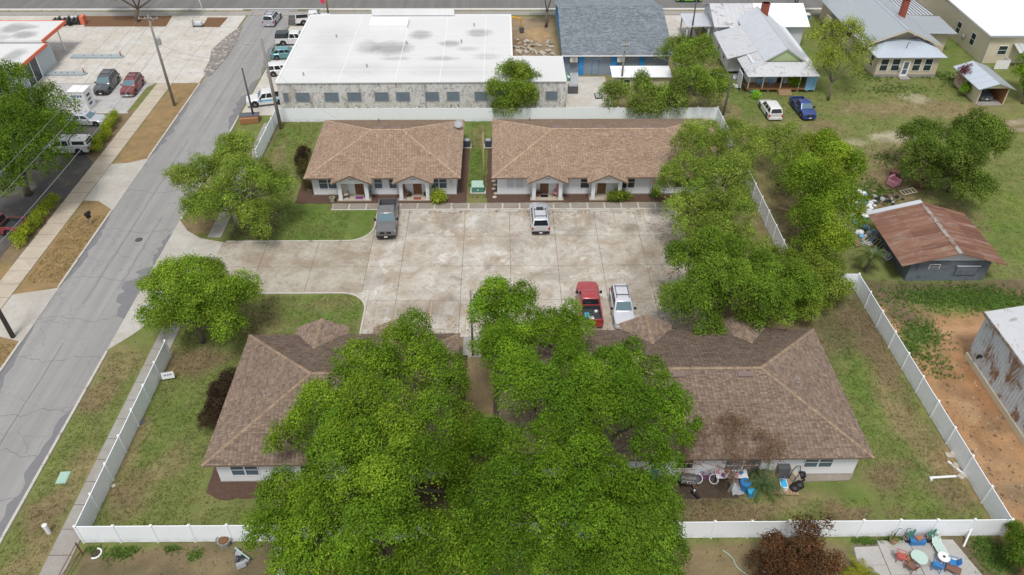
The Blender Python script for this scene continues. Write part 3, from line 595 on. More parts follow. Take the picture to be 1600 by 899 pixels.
# walk along the back houses
root = structure(MB().box(-17.6, 18.0, 66.8, 68.0, -.1, .012).build('house_walk', MT['kerb']))
wx_ = span(-17.6, 18.0, 1.78)
for i in range(len(wx_)-1): MB().box(wx_[i]+.09, wx_[i+1]-.09, 66.98, 67.9, -.05, .06).build('slab', MT['walk3'], root)
structure(MB().box(-12.5, 18.0, 66.62, 66.8, -.1, .1).build('kerb', MT['kerb']))
strip_poly('house_walk', [(-3.2, 45.0), (-1.6, 45.0), (-1.6, 47.38), (-3.2, 47.38)], .03, 'walk2')
# worn stall lines and bumper blocks
for i in range(9):
    x = -9.85+3.07*i
    structure(MB().box(x-.06, x+.06, 64.3, 66.55, .0, .0475).build('stall_line', MT['yellow_line']))
for x in (-9.3, -6.2, -3.1, 1.0, 7.6, 10.4): structure(MB().box(x-.05, x+.05, 47.9, 52.0, .0, .0475).build('stall_line', MT['yellow_line']))
def stop_block(x, y, tilt, label):
    m = MB(); m.extr([(-.9, -.09, .0), (-.9, .09, .0), (-.9, .06, .12), (-.9, -.06, .12)], (1.8, 0, 0))
    o = m.build('wheel_stop', MT['kerb'], off=(0, 0, 0)); o.location = (x, y, .044); o.rotation_euler = (0, 0, tilt)
    tag(o, label, 'wheel stop', 'wheel stops along the car park')
ords = ['second', 'third', 'fourth', 'fifth', 'sixth', 'seventh', 'eighth']
for i in range(8):
    if i == 4: continue
    stop_block(-8.3+3.07*i, 66.3, rnd.uniform(-.02, .02), 'low concrete wheel stop by the back walk, %s bay right of the grey pickup' % ['first', 'second', 'third', 'fourth', '', 'sixth', 'seventh', 'eighth'][i])
stop_block(-5.6, 48.4, 0, 'low concrete wheel stop at the front edge of the car park beside the tall pole')
# other paved bits
strip_poly('parking_strip', [(-32.44, 88.1), (-27.8, 88.1), (-27.8, 118), (-32.44, 118)], .02, 'station')
strip_poly('concrete_yard', [(8.4, 87), (14.4, 87), (14.4, 99.3), (8.4, 99.3)], .02, 'station'); strip_poly('concrete_yard', [(1.8, 97.4), (8.2, 97.4), (8.2, 100.8), (1.8, 100.8)], .02, 'walk3')
strip_poly('concrete_yard', [(24.2, 113.5), (30, 113.5), (30, 122.5), (24.2, 122.5)], .02, 'station')
for x in (26.0, 24.9): structure(MB().box(x, x+.18, 97, 114, -.05, .06).build('kerb', MT['kerb']))
# patio slabs, bottom right
root = structure(MB().prism([(22.4, 21), (30.6, 21), (30.1, 25.3), (29.3, 27.7), (24.4, 27.95), (22.6, 27.4)], -.1, .01).build('patio', MT['joint']))
for pts in ([(22.3, 24.9), (24.35, 24.9), (24.35, 26.0), (22.55, 26.0)], [(22.55, 26.03), (24.35, 26.03), (24.35, 27.35), (22.75, 27.3)], [(22.2, 22.0), (24.35, 22.0), (24.35, 24.87), (22.3, 24.87)],
            [(24.4, 22.0), (26.45, 22.0), (26.45, 25.3), (24.4, 25.3)], [(24.4, 25.33), (26.45, 25.33), (26.45, 27.8), (24.4, 27.75)], [(26.5, 22.0), (28.25, 22.0), (28.25, 25.9), (26.5, 25.9)],
            [(26.5, 25.93), (28.25, 25.93), (28.25, 27.85), (26.5, 27.82)], [(28.3, 22.0), (30.6, 22.0), (30.1, 25.3), (29.4, 27.75), (28.3, 27.8)]):
    MB().prism(pts, -.05, .05+rnd.uniform(-.01, .015)).build('slab', MT['patio'], root)
# mulch beds round the houses, leaf litter under the big trees
def bed(name, pts, mat, seed, z=.03):
    r = random.Random(seed); out = []
    for i, p in enumerate(pts):
        q = pts[(i+1) % len(pts)]; n = max(1, int(math.hypot(q[0]-p[0], q[1]-p[1])/.6))
        for k in range(n): out.append((lerp(p[0], q[0], k/n)+r.uniform(-.09, .09), lerp(p[1], q[1], k/n)+r.uniform(-.09, .09)))
    return structure(MB().prism(out, -.03, z).build(name, MT[mat]))
bed('mulch_bed', [(-21.6, 68.05), (-3.6, 68.05), (-3.6, 81), (-21.6, 81)], 'mulch', 1); bed('mulch_bed', [(-1.5, 68.05), (25, 68.05), (25, 82), (-1.5, 82)], 'mulch', 2)
bed('mulch_bed', [(-20.3, 32.0), (-19.3, 31.4), (-15, 31.7), (-2.8, 31.5), (-2.8, 45.2), (-19.9, 45.2), (-20.6, 36)], 'mulch', 3); bed('mulch_bed', [(-.6, 31.0), (16.2, 31.2), (16.4, 33.4), (24.6, 33.2), (24.6, 45.3), (-.6, 45.3)], 'purple_soil', 4)
bed('mulch_bed', [(-14.5, 20), (-9, 20), (-9, 27.4), (-13.4, 27.6)], 'litter', 5)
strip_poly('concrete_step', [(18.2, 32.35), (24.3, 32.5), (24.75, 33.0), (24.75, 35.5), (24.3, 35.5), (24.3, 33.1), (18.2, 33.1)], .06, 'walk3')
# ------------------------------------------------------------------ brown-roofed houses
def tabs(m, O, U, V, a0, a1, b0, b1, S_, cols, rs, ex=.14, wid=.28, lift=.024):
    """lay real shingle tabs, course by course, on the plane O + u*U + s*V, u from a0+a1*s to b0+b1*s"""
    O, U, V = Vector(O), Vector(U), Vector(V); N = U.cross(V).normalized()
    if N.z < 0: N = -N
    s = 0.0; ci = 0
    while s < S_-.02:
        e = min(ex, S_-s); sm_ = s+e/2; ua, ub = a0+a1*sm_, b0+b1*sm_
        u = ua-((ci % 2)*.5+.12*rs.random())*wid; ci += 1
        row = rs.uniform(.94, 1.05)
        while u < ub:
            base = rs.choice(cols); kk = row*rs.uniform(.9, 1.1)
            for fa, fb, tone in ((0, .6, 1.045), (.6, .965, .93)):
                x0, x1 = max(u+fa*wid, ua), min(u+fb*wid, ub)
                if x1-x0 < .02: continue
                k = kk*tone*rs.uniform(.94, 1.06); c = (base[0]*k, base[1]*k, base[2]*k, 1)
                n = len(m.v); h = lift*rs.uniform(.8, 1.2)
                A = O+V*s; B = O+V*(s+e+.012)
                p = [A+U*x0+N*h, A+U*x1+N*h, B+U*x1+N*.003, B+U*x0+N*.003, A+U*x0, A+U*x1]
                m.v += [tuple(q) for q in p]; m.f += [(n, n+1, n+2, n+3), (n+4, n+5, n+1, n)]; m.m += [0, 0]; m.c += [c]*6
            u += wid
        s += e
def caps(m, a, b, w=.125, step=.2, up=.03, drop=.05, tint=(.34, .248, .172)):
    """overlapping cap shingles along a hip or ridge"""
    if m.c is None: m.c = []
    crs = random.Random(len(m.v)); a, b = Vector(a), Vector(b); d = b-a; n = max(1, int(d.length/step)); t = d.normalized(); sd = t.cross(Vector((0, 0, 1))).normalized()
    for i in range(n):
        p, q = a+d*(i/n), a+d*((i+1.12)/n); k = crs.uniform(.70, 1.05); cc = (tint[0]*k, tint[1]*k, tint[2]*k, 1)
        for sg in (-1, 1):
            m.face([p+Vector((0, 0, up+.016)), p+sd*sg*w+Vector((0, 0, up+.016-drop)), q+sd*sg*w+Vector((0, 0, up-drop)), q+Vector((0, 0, up))][::sg]); m.c += [cc]*4
def add_window(root, x0, x1, z0, z1, yw, s, n=2, glass='glass', rail=True, name='window', fr='trim'):
    """window in a wall facing -y (s=-1) or +y (s=1)"""
    f = MB(); t = .06; ya, yb = sorted((yw+s*.005, yw+s*.06))
    f.box(x0-t, x1+t, ya, yb, z0-t, z0).box(x0-t, x1+t, ya, yb, z1, z1+t).box(x0-t, x0, ya, yb, z0, z1).box(x1, x1+t, ya, yb, z0, z1)
    w = (x1-x0)/n
    for i in range(1, n): f.box(x0+i*w-.05, x0+i*w+.05, ya, yb, z0, z1)
    y2, y3 = sorted((yw+s*.005, yw+s*.035))
    if rail:
        for i in range(n): f.box(x0+i*w+.05, x0+(i+1)*w-.05, ya+.002, yb-.002, (z0+z1)/2-.025, (z0+z1)/2+.025)
    o = f.build(name, MT[fr], root)
    for i in range(n):
        g = MB().box(x0+i*w+(.05 if i else 0), x0+(i+1)*w-(.05 if i < n-1 else 0), y2, y3, z0, z1); g.build('pane', MT[glass], o)
    return o
def add_window_x(root, y0, y1, z0, z1, xw, s, n=1, glass='glass', fr='trim'):
    f = MB(); t = .06; xa, xb = sorted((xw+s*.005, xw+s*.06))
    f.box(xa, xb, y0-t, y1+t, z0-t, z0).box(xa, xb, y0-t, y1+t, z1, z1+t).box(xa, xb, y0-t, y0, z0, z1).box(xa, xb, y1, y1+t, z0, z1)
    f.box(xa+.002, xb-.002, y0, y1, (z0+z1)/2-.025, (z0+z1)/2+.025)
    o = f.build('window', MT[fr], root); x2, x3 = sorted((xw+s*.005, xw+s*.035))
    MB().box(x2, x3, y0, y1, z0, z1).build('pane', MT[glass], o); return o
BROWNS = [(.335, .24, .175), (.305, .216, .157), (.37, .27, .197), (.27, .19, .138), (.325, .23, .168)]
DARKB = [(.225, .168, .13), (.195, .144, .112), (.25, .188, .143), (.17, .124, .098), (.215, .16, .124)]
def hip_house(name, label, x0, x1, y0, y1, s, porches, wins, doors, cols, seed, ze=2.6, slope=.34, vents=(), rear_wins=(), oh=.85):
    rs = random.Random(seed); cx, cy = (x0+x1)/2, (y0+y1)/2; hd = (y1-y0)/2; zr = ze+hd*slope
    root = thing(name, label, 'house', (cx, cy, 0), world=True)
    wx0, wx1, wy0, wy1 = x0+.55, x1-.55, y0+oh, y1-oh
    MB().box(wx0, wx1, wy0, wy1, -.1, ze-.13).build('wall', MT['stucco'], root)
    MB().box(wx0-.03, wx1+.03, wy0-.03, wy1+.03, -.1, .12).build('foundation', MT['walk2'], root)
    m = MB().box(x0+.02, x1-.02, y0+.02, y1-.02, ze-.125, ze-.10); m.build('soffit', MT['trim'], root)
    d = .02; b = [(x0, y0, ze-.16), (x1, y0, ze-.16), (x1, y1, ze-.16), (x0, y1, ze-.16)]
    rf = MB(); t = [(x0, y0, ze-d), (x1, y0, ze-d), (x1, y1, ze-d), (x0, y1, ze-d)]; ra, rb = (x0+hd, cy, zr-d), (x1-hd, cy, zr-d)
    for i in range(4): rf.face([b[i], b[(i+1) % 4], t[(i+1) % 4], t[i]])
    rf.face([t[0], t[1], rb, ra]); rf.face([t[1], t[2], rb]); rf.face([t[2], t[3], ra, rb]); rf.face([t[3], t[0], ra]); rf.face(b[::-1])
    roof = rf.build('roof', MT['fascia'], root)
    sh = MB(); sh.c = []; L = math.hypot(1, slope); cs, sn = 1/L, slope/L; SL = hd*L
    W, D = x1-x0, y1-y0
    tabs(sh, (x0, y0, ze), (1, 0, 0), (0, cs, sn), 0, cs, W, -cs, SL, cols, rs)
    tabs(sh, (x0, y1, ze), (1, 0, 0), (0, -cs, sn), 0, cs, W, -cs, SL, [tuple(q*.66 for q in c_) for c_ in cols], rs)   # north slope darkened: its shade is put into the tab colours
    tabs(sh, (x0, y0, ze), (0, 1, 0), (cs, 0, sn), 0, cs, D, -cs, SL, cols, rs)
    tabs(sh, (x1, y0, ze), (0, 1, 0), (-cs, 0, sn), 0, cs, D, -cs, SL, cols, rs)
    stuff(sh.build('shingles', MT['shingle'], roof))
    cp = MB(); tint = (.455, .335, .232) if cols is BROWNS else (.325, .237, .165)
    for p in ((x0, y0), (x1, y0), (x1, y1), (x0, y1)):
        caps(cp, (p[0], p[1], ze), ((x0+hd if p[0] == x0 else x1-hd), cy, zr), tint=tint)
    caps(cp, (x0+hd, cy, zr), (x1-hd, cy, zr), drop=.045, tint=tint)
    stuff(cp.build('ridge_cap', MT['cap'], roof))
    for vx, vy in vents:
        dd = min(vy-y0, y1-vy); vz = ze+dd*slope; sg = 1 if vy < cy else -1
        v = MB(); v.hexa([(vx-.55, vy-.2, vz-.2), (vx+.55, vy-.2, vz-.2), (vx+.55, vy+.2, vz-.02), (vx-.55, vy+.2, vz-.02)], [(vx-.52, vy-.19, vz+.09), (vx+.52, vy-.19, vz+.09), (vx+.52, vy+.19, vz+.16), (vx-.52, vy+.19, vz+.16)])
        v.build('roof_vent', pm('vent_metal', (.20, .145, .135), .1, 2, .5), roof)
    yf = y0 if s < 0 else y1; wy = wy0 if s < 0 else wy1
    for xc in porches:
        pf = yf+s*.95; pc = yf+s*.35; hw, zl, za = 2.1, 2.5, 3.46; dep = (za-ze)/slope
        MB().box(xc-1.75, xc+1.75, min(pc+s*.05, wy), max(pc+s*.05, wy), -.1, .14).build('porch_floor', MT['walk'], root)
        for sg in (-1, 1):
            ya, yb = sorted((pc, pc-s*.38))
            MB().box(xc+sg*1.39-.19, xc+sg*1.39+.19, ya, yb, .14, 2.14).build('porch_column', MT['stucco'], root)
            ya, yb = sorted((pc-s*.385, wy))
            MB().box(xc+sg*1.39-.15, xc+sg*1.39+.15, ya, yb, 2.12, 2.44).build('porch_beam', MT['stucco'], root)
        g = MB(); zz = lambda q: za-.07-(za-zl)/hw*abs(q)
        g.extr([(xc-1.6, pc, 2.141), (xc+1.6, pc, 2.141), (xc+1.6, pc, zz(1.6)), (xc, pc, zz(0)), (xc-1.6, pc, zz(1.6))][::-s], (0, -s*.2, 0))
        gb = g.build('porch_gable', MT['stucco'], root)
        MB().box(xc-.28, xc+.28, *sorted((pc+s*.002, pc+s*.012)), 2.62, 2.72).build('house_number', MT['grey'], gb)
        deck = MB(); e = .05
        for sg in (-1, 1):
            P = [(xc+sg*hw, pf, zl-e), (xc, pf, za-e), (xc, yf-s*dep, za-e), (xc+sg*hw, yf+s*.02, zl-e)]
            deck.extr(P, (0, 0, .03))
        MB_ = deck
        for sg in (-1, 1): MB_.extr([(xc+sg*hw, pf, zl-.17), (xc, pf, za-.17), (xc, pf, za-.055), (xc+sg*hw, pf, zl-.055)], (0, -s*.03, 0))
        pr = deck.build('porch_roof', MT['fascia'], root)
        ps = MB(); ps.c = []; Lp = math.hypot(hw, za-zl)
        for sg in (-1, 1):
            tabs(ps, (xc+sg*hw, pf, zl-.01), (0, -s, 0), (-sg*hw/Lp, 0, (za-zl)/Lp), 0, 0, .97, dep/Lp, Lp, [tuple(q*(1.16 if s > 0 else 1.0) for q in c_) for c_ in cols], rs)  # front houses' porch slopes: brighter light put into the shingle colour
        stuff(ps.build('shingles', MT['shingle'], pr))
        pc_ = MB(); caps(pc_, (xc, pf, za), (xc, yf-s*dep, za), drop=.07, tint=tint); stuff(pc_.build('ridge_cap', MT['cap'], pr))
    for xd in doors:
        ya, yb = sorted((wy+s*.004, wy+s*.05))
        dr = MB().box(xd-.46, xd+.46, ya, yb, .14, 2.16).build('door', MT['door'], root)
        f = MB().box(xd-.56, xd-.46, ya, yb+.01, .14, 2.24).box(xd+.46, xd+.56, ya, yb+.01, .14, 2.24).box(xd-.46, xd+.46, ya, yb+.01, 2.16, 2.24); f.build('door_frame', MT['trim'], dr)
        ya, yb = sorted((wy+s*.052, wy+s*.1)); MB().box(xd+.34, xd+.4, ya, yb, 1.05, 1.12).build('door_handle', MT['chrome'], dr)
    for (a, b_, z0, z1, n, gl) in wins: add_window(root, a, b_, z0, z1, wy, s, n, gl)
    for (a, b_, z0, z1, n, gl) in rear_wins: add_window(root, a, b_, z0, z1, wy1 if s < 0 else wy0, -s, n, gl)
    return root
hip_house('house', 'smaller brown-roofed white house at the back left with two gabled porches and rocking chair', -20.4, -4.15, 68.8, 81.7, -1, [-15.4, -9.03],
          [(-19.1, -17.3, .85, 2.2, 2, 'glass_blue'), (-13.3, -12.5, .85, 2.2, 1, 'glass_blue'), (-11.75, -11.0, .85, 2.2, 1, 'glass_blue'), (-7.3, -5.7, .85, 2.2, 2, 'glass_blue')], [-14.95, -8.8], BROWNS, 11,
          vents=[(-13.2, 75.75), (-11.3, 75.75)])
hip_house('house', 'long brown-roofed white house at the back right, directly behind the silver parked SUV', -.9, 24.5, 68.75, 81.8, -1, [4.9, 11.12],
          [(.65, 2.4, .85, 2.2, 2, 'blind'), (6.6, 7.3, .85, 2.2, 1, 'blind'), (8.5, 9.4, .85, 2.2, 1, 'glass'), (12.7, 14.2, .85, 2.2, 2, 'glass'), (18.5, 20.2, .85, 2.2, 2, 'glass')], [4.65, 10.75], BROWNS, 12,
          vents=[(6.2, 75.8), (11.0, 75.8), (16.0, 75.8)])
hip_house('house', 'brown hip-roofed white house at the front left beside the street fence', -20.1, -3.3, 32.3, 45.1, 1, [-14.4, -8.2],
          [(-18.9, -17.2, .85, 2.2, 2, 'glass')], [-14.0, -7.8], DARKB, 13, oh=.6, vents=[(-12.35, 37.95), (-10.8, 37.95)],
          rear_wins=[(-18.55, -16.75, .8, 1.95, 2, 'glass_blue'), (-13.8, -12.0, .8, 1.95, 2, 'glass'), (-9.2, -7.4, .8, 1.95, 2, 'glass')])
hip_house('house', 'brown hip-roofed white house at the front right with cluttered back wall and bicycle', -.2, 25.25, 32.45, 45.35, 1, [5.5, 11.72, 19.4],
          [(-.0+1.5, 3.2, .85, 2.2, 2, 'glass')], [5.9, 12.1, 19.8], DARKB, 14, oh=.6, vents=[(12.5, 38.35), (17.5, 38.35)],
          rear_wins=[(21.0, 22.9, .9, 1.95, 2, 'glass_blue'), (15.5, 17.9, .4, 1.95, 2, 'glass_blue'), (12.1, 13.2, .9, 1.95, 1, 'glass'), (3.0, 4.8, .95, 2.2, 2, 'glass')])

# ------------------------------------------------------------------ white vinyl fences
def fence(label, p0, p1, h=1.83, pan=2.44, ends=(True, True)):
    p0, p1 = Vector((p0[0], p0[1], 0)), Vector((p1[0], p1[1], 0)); d = p1-p0; L = d.length; n = max(1, round(L/pan)); w = L/n; a = math.atan2(d.y, d.x)
    root = thing('vinyl_fence', label, 'fence', tuple(p0), a)
    pmn = MB().box(.066, w-.066, -.019, .019, .16, h-.12)
    for k in range(int(w/.19)):
        x = .066+(k+.5)*(w-.132)/int(w/.19); pmn.box(x-.086, x+.086, -.0235, .0235, .165, h-.125)
    pme = pmn.mesh('panel', MT['vinyl']); rme = MB().box(.066, w-.066, -.026, .026, h-.14, h-.02).mesh('top_rail', MT['vinyl']); bme = MB().box(.066, w-.066, -.026, .026, .05, .185).mesh('bottom_rail', MT['vinyl'])
    post = MB().box(-.065, .065, -.065, .065, -.1, h+.03).mesh('post', MT['vinyl'])
    cp = MB(); cp.box(-.085, .085, -.085, .085, h+.03, h+.065); cp.hexa([(-.07, -.07, h+.0655), (.07, -.07, h+.0655), (.07, .07, h+.0655), (-.07, .07, h+.0655)], [(-.01, -.01, h+.12), (.01, -.01, h+.12), (.01, .01, h+.12), (-.01, .01, h+.12)]); cme = cp.mesh('post_cap', MT['trim'])
    def put(nm, me, x, par, rz=0.0):
        o = bpy.data.objects.new(nm, me); COL.objects.link(o); o.parent = par; o.location = (x, 0, 0); o.rotation_euler = (0, 0, rz); return o
    r = random.Random(int(L*100))
    for i in range(n+1):
        if (i == 0 and not ends[0]) or (i == n and not ends[1]): continue
        q = put('post', post, i*w, root); put('post_cap', cme, 0, q)
    for i in range(n):
        q = put('panel', pme, i*w, root); q.rotation_euler = (r.uniform(-.006, .006), 0, 0); put('top_rail', rme, 0, q); put('bottom_rail', bme, 0, q)
    return root
fence('white vinyl fence between the street sidewalk and the front left house', (-27.1, 28.25), (-27.1, 45.3))
fence('white vinyl fence across the front edge of the plot, below the big trees', (-27.1, 28.25), (32.75, 28.05), ends=(False, True))
fence('long white vinyl fence slanting down the right side beside the orange sand', (32.75, 28.05), (32.15, 53.4), ends=(False, True))
fence('short white vinyl fence jog beside the palm and the rusty shed', (26.85, 53.5), (32.15, 53.4), ends=(False, False))
fence('white vinyl fence behind the car park trees on the right', (26.85, 53.5), (26.75, 86.3))
fence('white vinyl fence across the back of the plot in front of the long white-roofed building', (-27.3, 86.3), (26.75, 86.3), ends=(True, False))
fence('short white vinyl fence beside the leaning utility pole at the back left', (-27.35, 76.3), (-27.3, 86.3), ends=(True, False))
fence('white vinyl fence return in the yard under the big left tree', (-13.5, 20.0), (-13.5, 28.05), ends=(True, False))
# ------------------------------------------------------------------ other buildings
def slab_roof(root, P, mat, name='roof', th=.07, ribs=0, ribh=.035, ribw=.05, ribmat=None, along=True):
    """sloping roof slab; P = eave a, eave b, ridge b, ridge a; ribs run from eave to ridge"""
    V = [Vector(p) for p in P]; m = MB(); m.extr([v-Vector((0, 0, th)) for v in V], (0, 0, th))
    o = m.build(name, MT[mat], root)
    if ribs:
        q = MB(); N = (V[1]-V[0]).cross(V[3]-V[0]).normalized()
        if N.z < 0: N = -N
        for i in range(ribs+1):
            t = i/ribs; a, b = V[0].lerp(V[1], t), V[3].lerp(V[2], t)
            if (b-a).length < .05: continue
            w = (V[1]-V[0]).normalized()*ribw/2
            q.hexa([a-w+N*.002, a+w+N*.002, b+w+N*.002, b-w+N*.002], [a-w*.5+N*ribh, a+w*.5+N*ribh, b+w*.5+N*ribh, b-w*.5+N*ribh])
        stuff(q.build('seam', MT[ribmat or mat], o))
    return o
def chimney(root, x, y, z0, z1, w=.6, d=.5):
    c = MB().box(x-w/2, x+w/2, y-d/2, y+d/2, z0, z1).build('chimney', MT['brick'], root)
    r = MB(); z = z0+.1; 
    while z < z1-.1:
        for k, (a, b) in enumerate((((x-w/2-.006, y-d/2-.006), (x+w/2+.006, y-d/2-.006)),)):
            for q in range(3): r.box(x-w/2-.008+q*w/3+.01, x-w/2+(q+1)*w/3-.01, y-d/2-.01, y+d/2+.01, z, z+.075)
        z += .1
    stuff(r.build('bricks', MT['brick'], c))
    MB().box(x-w/2-.05, x+w/2+.05, y-d/2-.05, y+d/2+.05, z1-.12, z1).build('cap', MT['brick'], c)

# long white-roofed workshop with flaking wall
WX0, WX1, WY0, WY1, WZ = -27.6, 1.6, 89.5, 112.3, 3.65
wh = thing('workshop_building', 'long low building with white flat roof and flaking white brick wall of boarded windows', 'building', (-13, 100, 0), world=True)
MB().prism([(WX0, WY0), (8.2, WY0+.3), (8.2, 97.4), (WX1, 97.4), (WX1, WY1), (WX0, WY1)], -.1, WZ-.05).build('wall', MT['peel'], wh)
wr = MB().prism([(WX0-.12, WY0-.12), (8.32, WY0+.18), (8.32, 97.52), (WX1+.12, 97.52), (WX1+.12, WY1+.12), (WX0-.12, WY1+.12)], WZ-.045, WZ+.08).build('roof', MT['white_roof'], wh)
pr = MB().box(WX0-.13, WX0+.12, WY0+.15, WY1, WZ+.082, WZ+.16).box(WX1-.1, WX1+.13, 97.5, WY1, WZ+.082, WZ+.16).box(WX0-.13, WX1+.13, WY1-.1, WY1+.13, WZ+.0825, WZ+.2); pr.build('parapet', MT['membrane'], wr)
MB().box(-18.4, -13.0, 107.0, 110.2, WZ+.082, WZ+.62).build('roof_box', MT['membrane'], wr); MB().box(-18.6, -6.6, WY1-.35, WY1-.12, WZ+.21, WZ+1.0).build('front_parapet', MT['membrane'], wr)
for x, y in ((-22.5, 104), (-17, 94), (-12.6, 101.5), (-5.2, 102.0), (-3.6, 108), (-24.6, 91.5)): MB().lathe([(.09, 0), (.09, .35), (.13, .36), (.13, .42)], (x, y, WZ+.08), 8).build('roof_vent', MT['grey'], wr)
sm = MB()
for y in (93.2, 97.2, 101.2, 105.2): sm.box(WX0+.2, WX1-.2, y-.03, y+.03, WZ+.079, WZ+.087)
for x in (-20, -13.0, -7.5, -2): sm.box(x-.03, x+.03, WY0, WY1-.5, WZ+.079, WZ+.089)
stuff(sm.build('roof_seam', MT['membrane'], wr))
for a, b in ((447, 454.5), (466, 487), (510, 531), (545, 566), (587, 608), (620, 640.5), (665, 685.5), (698, 717), (741, 760), (775, 795), (851, 869)):
    x0, x1 = -27.6+(a-440)*.0812, -27.6+(b-440)*.0812; yw = WY0+(.3*(x1+27.6)/35.8)
    f = MB().box(x0-.07, x1+.07, yw-.05, yw+.1, 1.08, 1.15).box(x0-.07, x1+.07, yw-.05, yw+.1, 2.32, 2.39).box(x0-.07, x0, yw-.05, yw+.1, 1.15, 2.32).box(x1, x1+.07, yw-.05, yw+.1, 1.15, 2.32)
    w = f.build('window', MT['grey'], wh); MB().box(x0, x1, yw-.02, yw+.08, 1.15, 2.32).build('pane', MT['bars'], w)
    br = MB(); n = max(2, int((x1-x0)/.16))
    for i in range(1, n): br.box(lerp(x0, x1, i/n)-.012, lerp(x0, x1, i/n)+.012, yw-.045, yw-.022, 1.15, 2.32)
    br.build('window_bars', MT['darkgrey'], w)
pp = MB().tube([(-9.35, 89.55, .2), (-9.35, 89.55, 3.5)], .05, 6); pp.build('downpipe', MT['grey'], wh)

# slate-blue shingle-roofed building
bb = thing('blue_building', 'blue-grey building with slate blue shingle roof and bright blue pilasters', 'building', (16, 105, 0), world=True)
MB().box(8.9, 23.0, 99.9, 121.4, -.1, 2.95).build('wall', MT['bluegrey'], bb)
dk = MB(); EX0, EX1, EY, RY, NY, EZ, RZ = 8.4, 23.45, 99.35, 110.7, 121.9, 3.05, 5.6
dk.extr([(EX0, EY, EZ-.18), (EX0, RY, RZ-.18), (EX0, NY, EZ-.18), (EX0, NY, EZ-.03), (EX0, RY, RZ-.03), (EX0, EY, EZ-.03)], (EX1-EX0, 0, 0)); br_ = dk.build('roof', MT['trim'], bb)
sh = MB(); sh.c = []; rs = random.Random(5); BL = [(.20, .23, .26), (.175, .205, .235), (.23, .26, .285), (.155, .185, .21), (.255, .28, .30)]
Ls = math.hypot(RY-EY, RZ-EZ); tabs(sh, (EX0-.03, EY-.04, EZ), (1, 0, 0), (0, (RY-EY)/Ls, (RZ-EZ)/Ls), 0, 0, EX1-EX0+.06, 0, Ls, BL, rs, .16, .4)
Ls = math.hypot(NY-RY, RZ-EZ); tabs(sh, (EX0-.03, NY+.04, EZ), (1, 0, 0), (0, -(NY-RY)/Ls, (RZ-EZ)/Ls), 0, 0, EX1-EX0+.06, 0, Ls, BL, rs, .16, .4)
stuff(sh.build('shingles', MT['shingle_blue'], br_))
for x in (8.95, 22.95): MB().extr([(x-.1, 99.9, 2.95), (x-.1, 121.4, 2.95), (x-.1, 110.7, 5.35)], (.2, 0, 0)).build('gable', MT['bluegrey'], bb)
for x0, x1 in ((10.75, 11.4), (15.2, 15.95), (19.0, 19.65)): MB().box(x0, x1, 99.72, 99.898, -.1, 2.86).build('pilaster', MT['brightblue'], bb)
MB().box(8.76, 8.898, 101, 120, 1.4, 2.8).build('side_panel', MT['brightblue'], bb)
d = MB().box(12.55, 12.62, 99.85, 99.898, .05, 2.1).box(13.45, 13.52, 99.85, 99.898, .05, 2.1).box(12.62, 13.45, 99.85, 99.898, 2.03, 2.1).build('door_frame', MT['brightblue'], bb); MB().box(12.63, 13.44, 99.86, 99.897, .05, 2.02).build('door', MT['bluegrey'], d)
MB().box(EX0-.02, EX1+.02, EY-.16, EY-.045, EZ-.14, EZ-.03).build('gutter', MT['trim'], bb)

# little trailer-like shed behind it
ts = thing('storage_shed', 'narrow cream storage shed with white flat roof by the blue-grey building', 'shed', (18.5, 95.2, 0), world=True)
MB().box(14.8, 22.1, 94.1, 96.4, -.05, 2.4).build('wall', MT['cream'], ts)
slab_roof(ts, [(14.55, 93.75, 2.42), (22.35, 93.75, 2.42), (22.35, 96.6, 2.72), (14.55, 96.6, 2.72)], 'tin_bright', ribs=9)
add_window(ts, 16.2, 17.0, 1.0, 1.9, 94.1, -1, 1, 'glass')

# old white tin-roofed cottage with clutter on the porch
oh = thing('tin_roof_cottage', 'old white cottage with patched tin roof, pale green gable and cluttered porch', 'house', (37.3, 104, 0), world=True)
MB().box(33.2, 41.2, 96.2, 109.5, .35, 3.3).build('wall', MT['oldwhite'], oh); MB().box(31.3, 33.19, 100.2, 108.6, .35, 2.75).build('side_wing', MT['oldwhite'], oh)
MB().box(31.6, 44.3, 109.51, 118.0, .35, 3.3).build('rear_wing', MT['oldwhite'], oh); MB().box(32.5, 41.6, 94.3, 96.19, .35, .55).build('porch_floor', MT['woodwarm'], oh)
ft = MB()
for x in np.arange(31.6, 44.4, 1.3):
    for y in (94.6, 97.8, 101, 104, 107, 110, 114, 117.6):
        if (y < 100 and (x < 32.7 or x > 41.5)) or (y < 109.6 and x > 41.2): continue
        ft.box(x-.15, x+.15, y-.15, y+.15, -.05, .35)
stuff(ft.build('foundation_pier', MT['walk2'], oh))
XR, ZR, XL, XRt, ZB = 37.3, 5.45, 34.6, 40.0, 3.75
slab_roof(oh, [(XL, 95.6, ZB), (XL, 111, ZB), (XR, 111, ZR), (XR, 95.6, ZR)], 'tin_white', ribs=24, ribw=.04); slab_roof(oh, [(XRt, 111, ZB), (XRt, 95.6, ZB), (XR, 95.6, ZR), (XR, 111, ZR)], 'tin_white', ribs=24, ribw=.04)
MB().tube([(XR, 95.6, ZR+.02), (XR, 111, ZR+.02)], .07, 6).build('ridge_cap', MT['tin_white'], oh)
MB().extr([(XL+.15, 95.85, ZB-.12), (XRt-.15, 95.85, ZB-.12), (XR, 95.85, ZR-.14)][::-1], (0, .1, 0)).build('gable', MT['green_gable'], oh)
gt = MB(); 
for sg, xe in ((1, XL), (1, XRt)):
    gt.extr([(xe, 95.62, ZB-.16), (XR, 95.62, ZR-.16), (XR, 95.62, ZR-.03), (xe, 95.62, ZB-.03)], (0, .12, 0))
